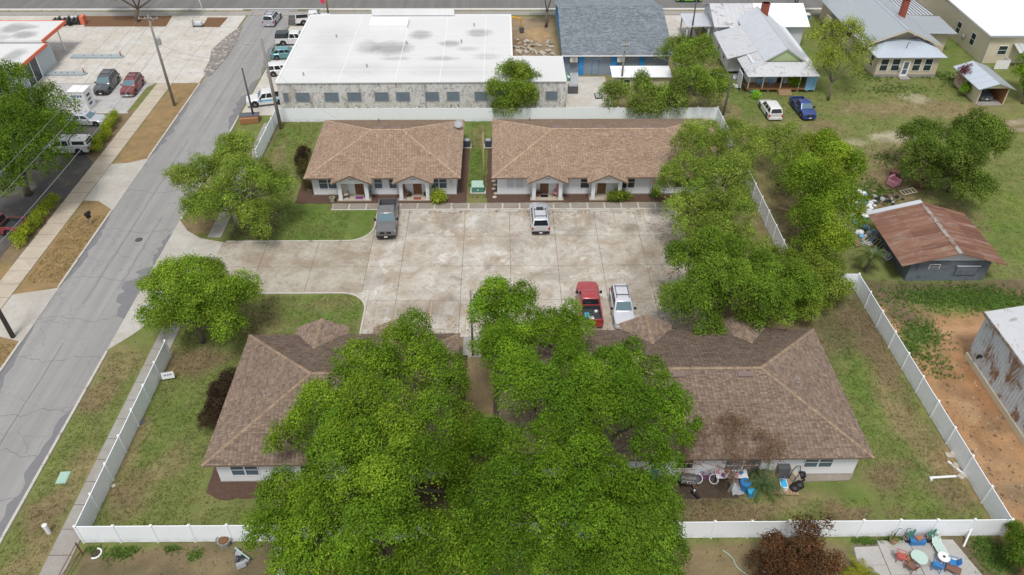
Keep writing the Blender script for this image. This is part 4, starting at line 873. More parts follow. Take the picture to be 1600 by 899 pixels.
gt.build('gable_trim', MT['trim'], oh)
slab_roof(oh, [(30.7, 99.0, 2.62), (30.9, 108.3, 2.62), (XL, 108.3, ZB-.03), (XL, 99.0, ZB-.03)], 'tin_worn', ribs=12, ribw=.04); slab_roof(oh, [(32.0, 93.2, 2.72), (32.0, 98.9, 2.72), (XL, 98.9, ZB-.06), (XL, 95.6, ZB-.06)], 'tin_worn', ribs=7, ribw=.04)
slab_roof(oh, [(32.0, 93.2, 2.70), (41.4, 93.3, 2.70), (XRt, 95.55, ZB-.07), (XL, 95.55, ZB-.07)], 'tin_worn', ribs=14, ribw=.04); slab_roof(oh, [(41.6, 109.4, 2.9), (41.4, 93.3, 2.72), (XRt, 95.6, ZB-.05), (XRt, 109.4, ZB-.05)], 'tin_white', ribs=18, ribw=.04)
slab_roof(oh, [(31.0, 108.9, 3.25), (XL+2.7, 108.9, 3.25), (XL+2.7, 113.6, 5.0), (31.0, 113.6, 5.0)], 'tin_worn', ribs=9, ribw=.04); slab_roof(oh, [(37.35, 108.9, 3.27), (44.9, 108.9, 3.27), (44.9, 113.6, 5.02), (37.35, 113.6, 5.02)], 'tin_bright', ribs=10, ribw=.03)
slab_roof(oh, [(44.9, 118.4, 3.25), (31.0, 118.4, 3.25), (31.0, 113.65, 5.0), (44.9, 113.65, 5.0)], 'tin_white', ribs=16, ribw=.04)
for x in (31.7, 44.2): MB().extr([(x-.06, 109.6, 3.3), (x-.06, 117.9, 3.3), (x-.06, 113.6, 4.85)], (.12, 0, 0)).build('gable', MT['oldwhite'], oh)
chimney(oh, 37.9, 109.2, 4.4, 6.6, .95, .8)
for x in (32.7, 34.6, 37.0, 39.4, 41.3): MB().box(x-.06, x+.06, 94.38, 94.5, .55, 2.66).build('porch_post', MT['trim'], oh)
add_window(oh, 34.2, 35.1, 1.1, 2.3, 96.2, -1, 1, 'glass', fr='trim'); add_window(oh, 39.2, 40.2, 1.1, 2.3, 96.2, -1, 1, 'glass'); MB().box(37.0, 37.9, 96.12, 96.195, .56, 2.4).build('door', MT['glass'], oh)
for y in (102.2, 105.4): add_window_x(oh, y, y+.8, 1.1, 2.2, 31.3, -1)
add_window_x(oh, 97.2, 98.0, 1.1, 2.3, 33.2, -1)
MB().box(33.0, 33.19, 98.4, 99.6, .5, 2.5).build('side_door', MT['darkgrey'], oh)
st = MB()
for k in range(4): st.box(31.9+k*.3, 33.15, 98.4, 99.6, .0+k*.12, .12+k*.12)
st.build('side_steps', MT['oldwhite'], oh)
st = MB()
for k in range(3): st.box(36.7, 38.4, 93.3+k*.33, 94.28, k*.15, .15+k*.15)
st.build('front_steps', MT['wood'], oh)
MB().box(31.65, 31.75, 94.38, 96.1, .6, 2.5).build('side_lattice', MT['oldwhite'], oh)
cp = thing('carport', 'white flat carport roof on posts beside the old tin-roofed cottage', 'carport', (29.3, 112.5, 0), world=True)
slab_roof(cp, [(27.4, 110.9, 2.55), (31.4, 110.9, 2.6), (31.4, 115.8, 2.8), (27.4, 115.8, 2.7)], 'tin_white', ribs=6)
for x, y in ((27.7, 111.2), (27.7, 115.4), (30.9, 111.2), (30.9, 115.4)): MB().box(x-.1, x+.1, y-.1, y+.1, 0, 2.5).build('post', MT['oldwhite'], cp)

# bungalow with grey metal roof
bg_ = thing('bungalow', 'beige bungalow with grey metal gable roof, red chimney and white enclosed porch', 'house', (55.5, 108, 0), world=True)
BX0, BX1, BR, BZ, BZR = 50.0, 61.0, 55.5, 3.35, 5.5
MB().box(51.0, 60.0, 103.2, 121, -.1, 3.25).build('wall', MT['beige'], bg_)
MB().extr([(51.0, 103.2, 3.25), (60.0, 103.2, 3.25), (BR, 103.2, 5.2)][::-1], (0, .2, 0)).build('gable', MT['beige'], bg_)
slab_roof(bg_, [(BX0, 101.8, BZ), (BX0, 122, BZ), (BR, 122, BZR), (BR, 101.8, BZR)], 'tin_grey', th=.12, ribs=44, ribw=.03, ribh=.02); slab_roof(bg_, [(BX1, 122, BZ), (BX1, 101.8, BZ), (BR, 101.8, BZR), (BR, 122, BZR)], 'tin_grey', th=.12, ribs=44, ribw=.03, ribh=.02)
MB().tube([(BR, 101.75, BZR+.02), (BR, 122, BZR+.02)], .1, 6).build('ridge_cap', MT['tin_blue'], bg_)
gt = MB()
for xe in (BX0, BX1): gt.extr([(xe, 101.68, BZ-.22), (BR, 101.68, BZR-.22), (BR, 101.68, BZR-.04), (xe, 101.68, BZ-.04)], (0, .11, 0))
gt.build('bargeboard', MT['beige'], bg_)
for q in (.22, .5, .78):
    for sg in (-1, 1):
        x = BR+sg*5.5*q; z = BZR-(BZR-BZ)*q-.3; MB().box(x-.06, x+.06, 101.82, 103.19, z-.08, z+.06).build('bracket', MT['trim'], bg_)
PX0, PX1, PY = 50.7, 60.3, 98.45
MB().box(51.3, 59.7, 98.95, 103.19, -.1, 2.9).build('porch_wall', MT['beige'], bg_); MB().box(51.25, 59.75, 98.9, 99.1, -.1, .45).build('foundation', MT['walk2'], bg_)
slab_roof(bg_, [(PX0, PY, 3.0), (PX1, PY, 3.0), (57.6, 102.6, 3.95), (53.4, 102.6, 3.95)], 'tin_blue', ribs=18, ribw=.03, ribh=.02)
slab_roof(bg_, [(PX0, 103.1, 3.0), (PX0, PY, 3.0), (53.4, 102.6, 3.95), (53.4, 103.1, 3.95)], 'tin_blue', ribs=6, ribw=.03, ribh=.02); slab_roof(bg_, [(PX1, PY, 3.0), (PX1, 103.1, 3.0), (57.6, 103.1, 3.95), (57.6, 102.6, 3.95)], 'tin_blue', ribs=6, ribw=.03, ribh=.02)
MB().tube([(BR-.2, 100.4, 3.55), (BR-.2, 100.3, 4.3), (BR+.1, 100.3, 4.35)], .05, 6).build('vent_pipe', MT['darkgrey'], bg_)
for x in (51.75, 53.3, 56.2, 57.75): add_window(bg_, x, x+1.0, .95, 2.6, 98.95, -1, 1, 'glass')
d = MB().box(54.75, 55.75, 98.84, 98.945, .1, 2.35).build('door', MT['trim'], bg_); MB().box(54.95, 55.55, 98.82, 98.838, .5, 1.15).box(54.95, 55.55, 98.82, 98.838, 1.25, 2.2).build('door_glass', MT['glass_blue'], d)
MB().box(54.55, 55.95, 97.9, 98.88, -.05, .2).build('step', MT['walk2'], bg_); MB().box(54.3, 54.6, 98.7, 98.94, 1.1, 1.5).build('meter_box', MT['grey'], bg_)
for y in (104.5, 112.5): add_window_x(bg_, y, y+1.0, 1.0, 2.4, 51.0, -1)
add_window_x(bg_, 100.2, 101.1, 1.0, 2.4, 51.3, -1)
MB().box(49.9, 50.99, 114.2, 116, -.05, 2.5).build('side_entry', MT['beige'], bg_)
chimney(bg_, 58.2, 109.8, 4.0, 6.8, .8, .7)
MB().box(60.01, 65.0, 108.0, 112.8, -.05, 2.7).build('side_wing', MT['beige'], bg_); slab_roof(bg_, [(60.0, 107.2, 2.95), (65.8, 107.2, 2.85), (65.8, 113.5, 3.1), (60.0, 113.5, 3.3)], 'tin_grey', ribs=12, ribw=.03, ribh=.02)
ps_ = slab_roof(bg_, [(59.6, 113.6, 3.3), (65.0, 113.6, 3.3), (64.2, 121, 3.6), (59.6, 121, 3.6)], 'tin_white', ribs=10, ribw=.22, ribh=.05, ribmat='darkgrey')

# big beige hall, top right
hl = thing('beige_hall', 'large beige building with bright white metal roof in the top right corner', 'building', (76, 112, 0), world=True)
MB().prism([(68.4, 103.6), (84, 103.6), (84, 128), (68.4, 128)], -.1, 4.0).build('wall', MT['cream'], hl)
slab_roof(hl, [(68.1, 103.3, 4.1), (84.3, 103.3, 4.1), (84.3, 128.3, 4.9), (68.1, 128.3, 4.9)], 'tin_bright', th=.2, ribs=20, ribw=.05)
MB().box(68.0, 84.4, 103.12, 103.28, 3.85, 4.09).build('gutter', MT['grey'], hl); MB().box(68.32, 68.398, 103.3, 103.45, 0, 3.9).build('downpipe', MT['grey'], hl)
for y in (106.8, 111.2): add_window_x(hl, y, y+1.1, 1.2, 2.8, 68.4, -1)
add_window(hl, 70.2, 71.4, 1.3, 2.5, 103.6, -1, 1)
slab_roof(hl, [(72.0, 101.6, 2.3), (78.0, 101.6, 2.3), (78.0, 103.55, 2.9), (72.0, 103.55, 2.9)], 'tin_worn', name='lean_to_roof', ribs=9, ribw=.09, ribmat='rust_cap')
for x in (72.2, 75, 77.8): MB().box(x-.05, x+.05, 101.7, 101.8, 0, 2.3).build('lean_to_post', MT['wood'], hl)
MB().lathe([(.02, 0), (.3, .08), (.42, .2)], (68.0, 109.6, 1.5), 12, axis='x').build('satellite_dish', MT['grey'], hl)
wf = thing('white_gate_fence', 'low white board fence corner beside the beige hall', 'fence', (70, 102, 0), world=True)
for i in range(6): MB().box(69.2+i*.32, 69.49+i*.32, 101.4, 101.45, .05, 1.3).build('board', MT['trim'], wf)
for i in range(5): MB().box(71.2, 71.25, 101.5+i*.32, 101.79+i*.32, .05, 1.3).build('board', MT['trim'], wf)

# one-car garage
gr = thing('garage', 'small cream one-car garage with pale metal roof, open front and car inside', 'garage', (63.2, 93.5, 0), world=True)
gw = MB(); gw.box(61.4, 61.52, 90.6, 96.9, -.05, 2.2).box(64.9, 65.02, 90.6, 96.9, -.05, 2.2).box(61.52, 64.9, 96.78, 96.9, -.05, 2.2); gw.build('wall', MT['cream'], gr)
MB().box(64.84, 64.898, 90.62, 96.7, 0, 2.15).build('lining', MT['woodwarm'], gr); MB().box(61.55, 64.8, 90.3, 96.7, -.05, .03).build('floor', MT['walk2'], gr)
MB().extr([(61.4, 90.6, 2.2), (65.02, 90.6, 2.2), (63.21, 90.6, 2.82)][::-1], (0, .1, 0)).build('gable', MT['cream'], gr)
slab_roof(gr, [(60.85, 90.2, 2.2), (60.85, 97.4, 2.2), (63.21, 97.4, 2.98), (63.21, 90.2, 2.98)], 'tin_blue', ribs=5, ribmat='tin_grey'); slab_roof(gr, [(65.57, 97.4, 2.2), (65.57, 90.2, 2.2), (63.21, 90.2, 2.98), (63.21, 97.4, 2.98)], 'tin_grey', ribs=5)

# rusty shed
rsd = thing('rusty_shed', 'slate-walled shed with rust-red tin gable roof beside the junk heap', 'shed', (40.6, 58.5, 0), world=True)
MB().box(37.3, 44.6, 54.6, 61.4, -.05, 2.35).build('wall', MT['slate'], rsd)
MB().extr([(37.3, 54.6, 2.35), (44.6, 54.6, 2.35), (40.95, 54.6, 3.5)][::-1], (0, .12, 0)).build('gable', MT['oldwhite'], rsd)
MB().extr([(36.3, 54.2, 2.28), (36.3, 61.9, 2.28), (40.95, 61.9, 3.55), (40.95, 54.2, 3.55)][::-1], (0, 0, .05)).build('roof_deck', MT['wood'], rsd); MB().extr([(45.4, 54.2, 2.28), (40.96, 54.2, 3.55), (40.96, 61.9, 3.55), (45.4, 61.9, 2.28)][::-1], (0, 0, .05)).build('roof_deck', MT['wood'], rsd)
rr = random.Random(9)
for side in (-1, 1):
    xe, xr = (36.05, 40.95) if side < 0 else (45.65, 40.96)
    n = 12
    for i in range(n):
        y0, y1 = lerp(53.9, 62.3, i/n), lerp(53.9, 62.3, (i+1)/n)+.06
        for k, (ta, tb) in enumerate(((0, .54), (.48, 1.0))):
            dz = .052+.012*k+.006*(i % 2)+rr.uniform(0, .006)
            m = MB(); q = 4
            for w in range(q):
                ya, yb = lerp(y0, y1, w/q), lerp(y0, y1, (w+1)/q); ym = (ya+yb)/2
                for (u0, u1, h0, h1) in ((ya, ym, 0, .04), (ym, yb, .04, 0)):
                    P = []
                    for t, u, h in ((ta, u0, h0), (ta, u1, h1), (tb, u1, h1), (tb, u0, h0)):
                        P.append((lerp(xe, xr, t), u, lerp(2.21, 3.55, t)+dz+h))
                    m.face(P)
            A_, B_ = (lerp(xe, xr, ta), lerp(2.21, 3.55, ta)+dz), (lerp(xe, xr, tb), lerp(2.21, 3.55, tb)+dz)
            m.hexa([(A_[0], y0-.03, A_[1]), (A_[0], y0+.03, A_[1]), (B_[0], y0+.03, B_[1]), (B_[0], y0-.03, B_[1])], [(A_[0], y0-.015, A_[1]+.07), (A_[0], y0+.015, A_[1]+.07), (B_[0], y0+.015, B_[1]+.07), (B_[0], y0-.015, B_[1]+.07)])
            m.build('tin_sheet', MT[rr.choice(('rust', 'rust', 'rust', 'rust_b', 'rust_c'))], rsd)
MB().extr([(40.75, 53.9, 3.64), (40.95, 53.9, 3.70), (41.15, 53.9, 3.64), (40.95, 53.9, 3.68)], (0, 8.4, 0)).build('ridge_cap', MT['rust_cap'], rsd)
MB().hexa([(36.0, 62.05, 2.3), (40.95, 62.05, 3.64), (40.95, 62.6, 3.64), (36.0, 62.6, 2.3)], [(36.0, 62.05, 2.36), (40.95, 62.05, 3.72), (40.95, 62.6, 3.72), (36.0, 62.6, 2.36)]).build('edge_flashing', MT['tin_white'], rsd)
w = MB().box(39.0, 40.0, 54.55, 54.597, 1.4, 1.95).build('window', MT['trim'], rsd)
for k in range(3): MB().box(39.06, 39.94, 54.53, 54.549, 1.45+k*.17, 1.57+k*.17).build('louvre', MT['darkgrey'], w)
MB().box(41.6, 43.6, 54.5, 54.598, .75, 1.75).build('hatch', MT['slate'], rsd); MB().box(41.5, 43.7, 54.44, 54.499, 1.76, 1.83).build('hatch_rail', MT['oldwhite'], rsd)

# pale corrugated barn at the right edge
cb = thing('corrugated_barn', 'pale blue corrugated metal barn streaked with rust at the right edge', 'barn', (44, 38, 0), world=True)
MB().box(38.3, 50, 22, 44.7, -.1, 4.7).build('wall', MT['corr'], cb)
MB().box(38.18, 38.298, 22, 44.7, -.1, .5).build('plinth', MT['cream'], cb)
for i in range(14):
    y1 = 44.7-i*.95; y0 = y1-.95
    for (z0, z1) in ((.5, 2.3), (2.26, 4.72)):
        m = MB(); q = 3; dx = .003*((i+(z0 > 1)) % 3)
        for w in range(q):
            ya, yb = lerp(y0, y1, w/q), lerp(y0, y1, (w+1)/q); ym = (ya+yb)/2
            m.face([(38.28-dx, ya, z0), (38.255-dx, ym, z0), (38.255-dx, ym, z1), (38.28-dx, ya, z1)]); m.face([(38.255-dx, ym, z0), (38.28-dx, yb, z0), (38.28-dx, yb, z1), (38.255-dx, ym, z1)])
        m.build('siding_sheet', MT['corr'], cb)
slab_roof(cb, [(38.1, 22, 4.72), (38.1, 44.9, 4.72), (44, 44.9, 6.0), (44, 22, 6.0)][::-1], 'tin_worn', ribs=0); slab_roof(cb, [(50.2, 44.9, 4.72), (50.2, 22, 4.72), (44, 22, 6.0), (44, 44.9, 6.0)], 'tin_worn')
MB().extr([(38.3, 44.62, 4.7), (44, 44.62, 5.85), (50, 44.62, 4.7)], (0, .07, 0)).build('gable', MT['corr'], cb)
MB().box(38.05, 38.12, 22, 44.95, 4.5, 4.74).build('eave_trim', MT['rust_cap'], cb); lm = MB().box(38.0, 38.25, 43.0, 43.25, 1.5, 1.65).lathe([(.05, 0), (.12, .2)], (37.95, 43.1, 1.3), 8); lm.build('wall_lamp', MT['black'], cb)

# service station, top left
gs = thing('service_station', 'white flat-roofed service station with orange-red fascia at the top left', 'building', (-67, 100, 0), world=True)
MB().box(-80, -62.0, 93.9, 103.9, -.1, 3.2).build('wall', pm('pale_grey_blue_wall', (.42, .48, .50), .06, .8, .8), gs)
gr1 = MB().box(-80.2, -61.75, 93.6, 102.59, 3.21, 3.5).build('roof', MT['white_roof'], gs); MB().box(-61.745, -61.6, 93.6, 102.6, 3.15, 3.56).build('fascia', MT['orange'], gs)
cn = MB().box(-80.2, -62.25, 102.6, 109.8, 3.6, 3.9).build('canopy', MT['white_roof'], gs); MB().box(-62.245, -62.1, 102.6, 109.95, 3.5, 3.95).box(-80.2, -62.25, 109.805, 109.95, 3.5, 3.95).build('canopy_fascia', MT['orange'], gs)
for x, y in ((-63.0, 108.6), (-72, 108.6)): MB().lathe([(.1, 0), (.1, 3.6)], (x, y, 0), 8).build('canopy_column', MT['trim'], gs)
f = MB().box(-61.998, -61.9, 95.9, 96.05, .1, 3.0).box(-61.998, -61.9, 99.3, 99.5, .1, 3.0).box(-61.998, -61.9, 97.55, 97.65, .1, 3.0).box(-61.998, -61.9, 95.9, 99.5, 2.95, 3.1).box(-61.998, -61.9, 95.9, 99.5, .0, .12).build('shopfront', MT['trim'], gs)
MB().box(-61.99, -61.93, 96.06, 97.54, .13, 2.94).build('pane', MT['glass'], f); MB().box(-61.99, -61.93, 97.66, 99.29, .13, 2.94).build('pane', MT['glass'], f)
MB().box(-61.99, -61.7, 94.9, 95.2, 2.0, 2.3).build('wall_lamp', MT['darkgrey'], gs); MB().tube([(-70.2, 96.4, 3.5), (-70.2, 96.4, 4.4)], .09, 6).build('flue', MT['black'], gs)
def island(x0, x1, y, label):
    t = thing('pump_island', label, 'pump island', ((x0+x1)/2, y, .05), world=True)
    p = [(x0, y-.55), (x1, y-.55)]+[(x1+.55*math.cos(a), y+.55*math.sin(a)) for a in np.linspace(-1.2, 1.2, 6)]+[(x1, y+.55), (x0, y+.55)]
    MB().prism(p, .05, .24).build('base', pm('blue_grey_island', (.33, .38, .40), .1, 2, .7), t)
    for i in range(4): MB().lathe([(.05, .241), (.05, .34)], (lerp(x0+1.8, x1-1.2, i/3), y, 0), 8).build('pump_stub', MT['black'], t)
    MB().lathe([(.08, .241), (.08, .8)], (x1+.2, y, 0), 8).build('bollard', MT['brick'], t)
island(-61.0, -54.2, 106.2, 'raised grey-blue pump island stripped of pumps beside the orange canopy edge'); island(-62.5, -57.0, 100.4, 'bare pump island slab nearest the parked dark SUV')
# ------------------------------------------------------------------ vehicles (local frame: x forward, y left, z up)
def fin(o):
    me = o.data; me.polygons.foreach_set('use_smooth', [True]*len(me.polygons)); me.set_sharp_from_angle(angle=R(32)); return o
def loft(m, rings):
    b = len(m.v); n = len(rings[0])
    for r in rings: m.v += r
    for i in range(len(rings)-1):
        for k in range(n):
            q = (k+1) % n; m.f.append((b+i*n+k, b+(i+1)*n+k, b+(i+1)*n+q, b+i*n+q)); m.m.append(0)
    m.f.append(tuple(range(b, b+n))); e = b+(len(rings)-1)*n; m.f.append(tuple(reversed(range(e, e+n)))); m.m += [0, 0]
def vehicle(name, label, kind, front, rear, col, L, W, H, opts=(), cat='car', group=None, head=None, pos_=None):
    if pos_ is None:
        fx, fy = G(*front); rx, ry = G(*rear)
        a = math.atan2(fy-ry, fx-rx) if head is None else R(head)
        cx, cy = (fx+rx)/2, (fy+ry)/2
        if 'nose' in opts: cx, cy = fx-math.cos(a)*L/2, fy-math.sin(a)*L/2
        if 'tail' in opts: cx, cy = rx+math.cos(a)*L/2, ry+math.sin(a)*L/2
    else: cx, cy, a = pos_
    z0 = .045 if ('lot' in opts) else (.03 if 'paved' in opts else .004)
    root = thing(name, label, cat, (cx, cy, z0), a, group)
    pt = paint(col, .35 if 'metal' in opts else .1); hl, hw = L/2, W/2
    pk = kind == 'pickup'
    rw = .40 if pk else (.36 if kind in ('suv',) else .32)
    xf, xr = hl-(.95 if pk else .88), -hl+(1.15 if pk else .85)
    belt = H*(.62 if pk else (.60 if kind == 'suv' else .64)); hood = belt-(.03 if pk else .06); nose = hood-(.12 if pk else .2); zb0 = .30 if pk else .22
    D = {'suv': (hl*.42, hl*.12, -hl*.86, -hl*.97), 'sedan': (hl*.40, hl*.08, -hl*.42, -hl*.70), 'hatch': (hl*.42, hl*.1, -hl*.62, -hl*.93), 'pickup': (hl*.46, hl*.24, -hl*.22, -hl*.27), 'van': (hl*.6, hl*.35, -hl*.9, -hl*.96)}[kind]
    wb, wf, wr_, rb = D                                     # windshield base, roof front, roof rear, rear base
    xend = rb-.06 if pk else -hl
    def zt(x):
        if x > wb: return lerp(hood, nose, max(0, (x-wb)/(hl-wb))**2.2)
        if kind == 'sedan' and x < rb: return lerp(belt-.02, belt-.10, (rb-x)/(hl+rb))
        return belt
    def zb(x):
        z = zb0
        for c in (xf, xr):
            d = abs(x-c)
            if d < rw+.1: z = max(z, rw+math.sqrt(max(0, (rw+.1)**2-d*d)))
        return z
    xs = {hl, hl-.04, hl-.14, hl-.35, wb, 0.0, xend, xend+.05, xend+.2}
    for c in (xf, xr):
        for q in np.linspace(-1, 1, 11): xs.add(c+q*(rw+.1))
        xs.add(c+rw+.115); xs.add(c-rw-.115)
    xs = sorted(x for x in xs if xend-1e-6 <= x <= hl+1e-6)
    rings = []
    for x in xs:
        e = max(0, (abs(x)-(hl-.5))/.5) if (not pk or x > 0) else 0; w = hw*(1-.13*e**2.2); b = zb(x); t = max(zt(x), b+.12); sh = .03*e
        mid = lerp(b, t, .55)
        half = [(w-.07, b), (w-.01, b+.03), (w, mid), (w-.035, t-.07), (w-.13, t), (w*.5, t+.022)]
        rings.append([(x, y, z) for y, z in half]+[(x, 0, t+.03)]+[(x, -y, z) for y, z in reversed(half)]+[(x, 0, b)])
    m = MB(); loft(m, rings); body = fin(m.build('body', pt, root))
    # cabin
    wbt, wtp = hw-.09, hw-(.23 if not pk else .21)
    def ring(z, inset):
        t = (z-belt)/(H-belt); x0, x1, w = lerp(wb, wf, t)-inset, lerp(rb, wr_, t)+inset, lerp(wbt, wtp, t)-inset; c = .1
        return [(x0-c*.8, w, z), (x1+c*.6, w, z), (x1, w-c, z), (x1, -w+c, z), (x1+c*.6, -w, z), (x0-c*.8, -w, z), (x0, -w+c, z), (x0, w-c, z)]
    m = MB(); loft(m, [ring(belt-.05, 0), ring(H-.11, 0), ring(H-.05, .03), ring(H-.015, .1), ring(H, .3)]); cab = fin(m.build('cabin', pt, root))
    def gl(pts, n, nm='window', mat='carglass', par=None):
        N = Vector(n).normalized(); q = MB(); q.extr([Vector(p)+N*.004 for p in pts], N*.008); return q.build(nm, MT[mat], root)
    za, zc = belt+.035, H-.12
    P = lambda x, t: x
    def at(z): 
        t = (z-belt)/(H-belt); return lerp(wb, wf, t), lerp(rb, wr_, t), lerp(wbt, wtp, t)
    (fa, ra, ya), (fc, rc, yc) = at(za), at(zc)
    nf = Vector((H-belt, 0, wb-wf)); nr = Vector((-(H-belt), 0, abs(rb-wr_)))
    gl([(fa, -ya+.09, za), (fa, ya-.09, za), (fc, yc-.10, zc), (fc, -yc+.10, zc)], nf, 'windshield', 'screen')
    if not (kind == 'van'): gl([(ra, ya-.12, za+.03), (ra, -ya+.12, za+.03), (rc, -yc+.13, zc), (rc, yc-.13, zc)], nr, 'rear_window')
    ns = {'suv': 3, 'sedan': 2, 'hatch': 3, 'pickup': 2, 'van': 2}[kind]
    for sg in (-1, 1):
        nrm = Vector((0, sg*(H-belt), wbt-wtp)); g0 = .0
        for k in range(ns):
            s0, s1 = k/ns+.03/ns*(3 if k == 0 else 1)+.02, (k+1)/ns-.05/ns-.015
            q = lambda s, u: (lerp(lerp(fa-.05, ra+.06, s), lerp(fc-.10, rc+.08, s), u), sg*lerp(ya, yc, u), lerp(za, zc, u))
            pts = [q(s0, 0), q(s1, 0), q(s1, 1), q(s0, 1)]
            gl(pts if sg > 0 else pts[::-1], nrm, 'side_window')
        mr = MB().rbox(wb-.28, sg*(hw+.10), belt+.06, .14, .22, .17 if not pk else .24); fin(mr.build('mirror', MT['black'] if 'blackmirror' in opts or pk else pt, root))
        lg = MB(); lg.hexa([(hl-.28, sg*(hw-.10), nose-.16), (hl-.03, sg*(hw-.42), nose-.16), (hl+.01, sg*(hw-.42), nose-.14), (hl-.14, sg*(hw-.06), nose-.14)], [(hl-.30, sg*(hw-.12), nose-.01), (hl-.08, sg*(hw-.42), nose+.0), (hl-.01, sg*(hw-.42), nose-.03), (hl-.17, sg*(hw-.075), nose-.02)]); lg.build('headlight', MT['lamp'], root)
        tz = belt-.12; tl = MB().box(-hl-.012, -hl+.06, min(sg*(hw-.22), sg*(hw-.02 if not pk else hw+.005)), max(sg*(hw-.22), sg*(hw-.02 if not pk else hw+.005)), tz-.26, tz); tl.build('tail_light', MT['taillamp'], root)
    gm_ = MB().box(hl-.03, hl+.015, -hw+.44, hw-.44, nose-.30, nose-.06).build('grille', MT['black'], root)
    MB().box(hl+.016, hl+.024, -.11, .11, nose-.2, nose-.12).build('badge', MT['chrome'], gm_)
    bm = MT['black'] if 'blackbumper' in opts else (MT['chrome'] if 'chrome' in opts else pt)
    for sg in (-1, 1):
        b_ = MB(); x0, x1 = (hl-.10, hl+.07) if sg > 0 else (-hl-.09, -hl+.1)
        b_.hexa([(x0, -hw+.06, zb0+.02), (x1, -hw+.2, zb0+.02), (x1, hw-.2, zb0+.02), (x0, hw-.06, zb0+.02)], [(x0, -hw+.05, zb0+.27), (x1, -hw+.2, zb0+.25), (x1, hw-.2, zb0+.25), (x0, hw-.05, zb0+.27)])
        fin(b_.build('bumper', bm, root)); MB().box((x1+.002) if sg > 0 else (x0-.008), (x1+.01) if sg > 0 else (x0-.002), -.16, .16, zb0+.08, zb0+.2).build('licence_plate', MT['trim'], root)
    for x in (xf, xr):
        for sg in (-1, 1):
            yc_ = sg*(hw-.13); w = MB().lathe([(rw*.72, -.1), (rw*.95, -.105), (rw, -.07), (rw, .07), (rw*.95, .105), (rw*.72, .1)], (x, yc_, rw), 18, axis='y').build('wheel', MT['tyre'], root)
            rim = MB(); rim.lathe([(rw*.66, sg*.05), (rw*.66, sg*.098)] if sg > 0 else [(rw*.66, -.098), (rw*.66, -.05)], (x, yc_, rw), 14, axis='y')
            for k in range(5):
                t = 2*math.pi*k/5; rim.rbox(x+math.cos(t)*rw*.36, yc_+sg*.104, rw+math.sin(t)*rw*.36, rw*.6, .012, rw*.13, 0, 0, (0, -t))
            rim.build('rim', MT['rim'], w)
    if pk:
        bx0, bx1 = -hl+.02, rb-.09; bz = belt-.02; fz = .72
        for sg in (-1, 1):
            prof = [(bx0, .42), (bx0, bz), (bx1, bz), (bx1, .34)]
            arc = [(xr+(rw+.1)*math.cos(t), rw+(rw+.1)*math.sin(t)) for t in np.linspace(.1, math.pi-.1, 10)]
            y0 = sg*hw if sg > 0 else -hw; d = -.09*sg
            m = MB()
            # outer side built as quads from wheel-arch curve up to the rail
            lo = [(bx1, .34), (xr+rw+.12, .34)]+arc+[(xr-rw-.12, .42), (bx0, .42)]
            for (xa, z_a), (xb, z_b) in zip(lo, lo[1:]):
                if abs(xa-xb) < 1e-4: continue
                P4 = [(xa, y0, z_a), (xb, y0, z_b), (xb, y0-sg*.03, bz), (xa, y0-sg*.03, bz)]
                m.extr(P4 if sg > 0 else P4[::-1], (0, d, 0))
            m.box(bx0, bx1, min(y0-sg*.02, y0-sg*.13), max(y0-sg*.02, y0-sg*.13), bz+.001, bz+.03); m.build('bed_side', pt, root)
            MB().box(bx0+.05, bx1-.05, min(sg*(hw-.13), sg*(hw-.16)), max(sg*(hw-.13), sg*(hw-.16)), fz, bz-.01).build('bed_lining', MT['bedliner'], root)
        MB().box(bx0, bx1, -hw+.13, hw-.13, fz-.12, fz).build('bed_floor', MT['bedliner'], root)
        MB().box(-hl, -hl+.09, -hw+.04, hw-.04, .5, bz+.02).build('tailgate', pt, root); MB().box(bx1-.06, bx1, -hw+.1, hw-.1, fz, bz+.01).build('bulkhead', MT['bedliner'], root)
        for c in opts:
            if c == 'load':
                MB().box(bx0+.35, bx0+.85, .25, .62, fz+.002, fz+.4).build('blue_box', MT['skyblue'], root); MB().rbox(bx0+.35, .2, fz+.1, .5, .8, .1, .2).build('foam_pad', MT['tarp'], root); MB().rbox(bx1-.45, -.45, fz+.08, .2, .25, .14, .5).build('white_bag', MT['white'], root)
            if c in ('cap', 'darkcap'):
                mt = MT['white'] if c == 'cap' else MT['carglass']
                q = MB(); q.hexa([(bx0, -hw+.05, bz+.032), (bx1-.02, -hw+.05, bz+.032), (bx1-.02, hw-.05, bz+.032), (bx0, hw-.05, bz+.032)], [(bx0+.15, -hw+.2, H-.06), (bx1-.02, -hw+.2, H-.04), (bx1-.02, hw-.2, H-.04), (bx0+.15, hw-.2, H-.06)])
                tp = fin(q.build('bed_cap', mt, root))
                if c == 'cap':
                    for sg in (-1, 1):
                        n = Vector((0, sg*(H-bz), .15)).normalized()
                        g = MB(); g.extr([Vector(p)+n*.004 for p in ((bx0+.3, sg*(hw-.09), bz+.17), (bx1-.25, sg*(hw-.09), bz+.17), (bx1-.25, sg*(hw-.165), H-.17), (bx0+.3, sg*(hw-.165), H-.17))], n*.01); g.build('side_window', MT['carglass'], tp)
                    n = Vector((-(H-bz), 0, .15)).normalized(); g = MB(); g.extr([Vector(p)+n*.004 for p in ((bx0+.02, hw-.2, bz+.12), (bx0+.02, -hw+.2, bz+.12), (bx0+.12, -hw+.3, H-.14), (bx0+.12, hw-.3, H-.14))], n*.01); g.build('rear_window', MT['carglass'], tp)
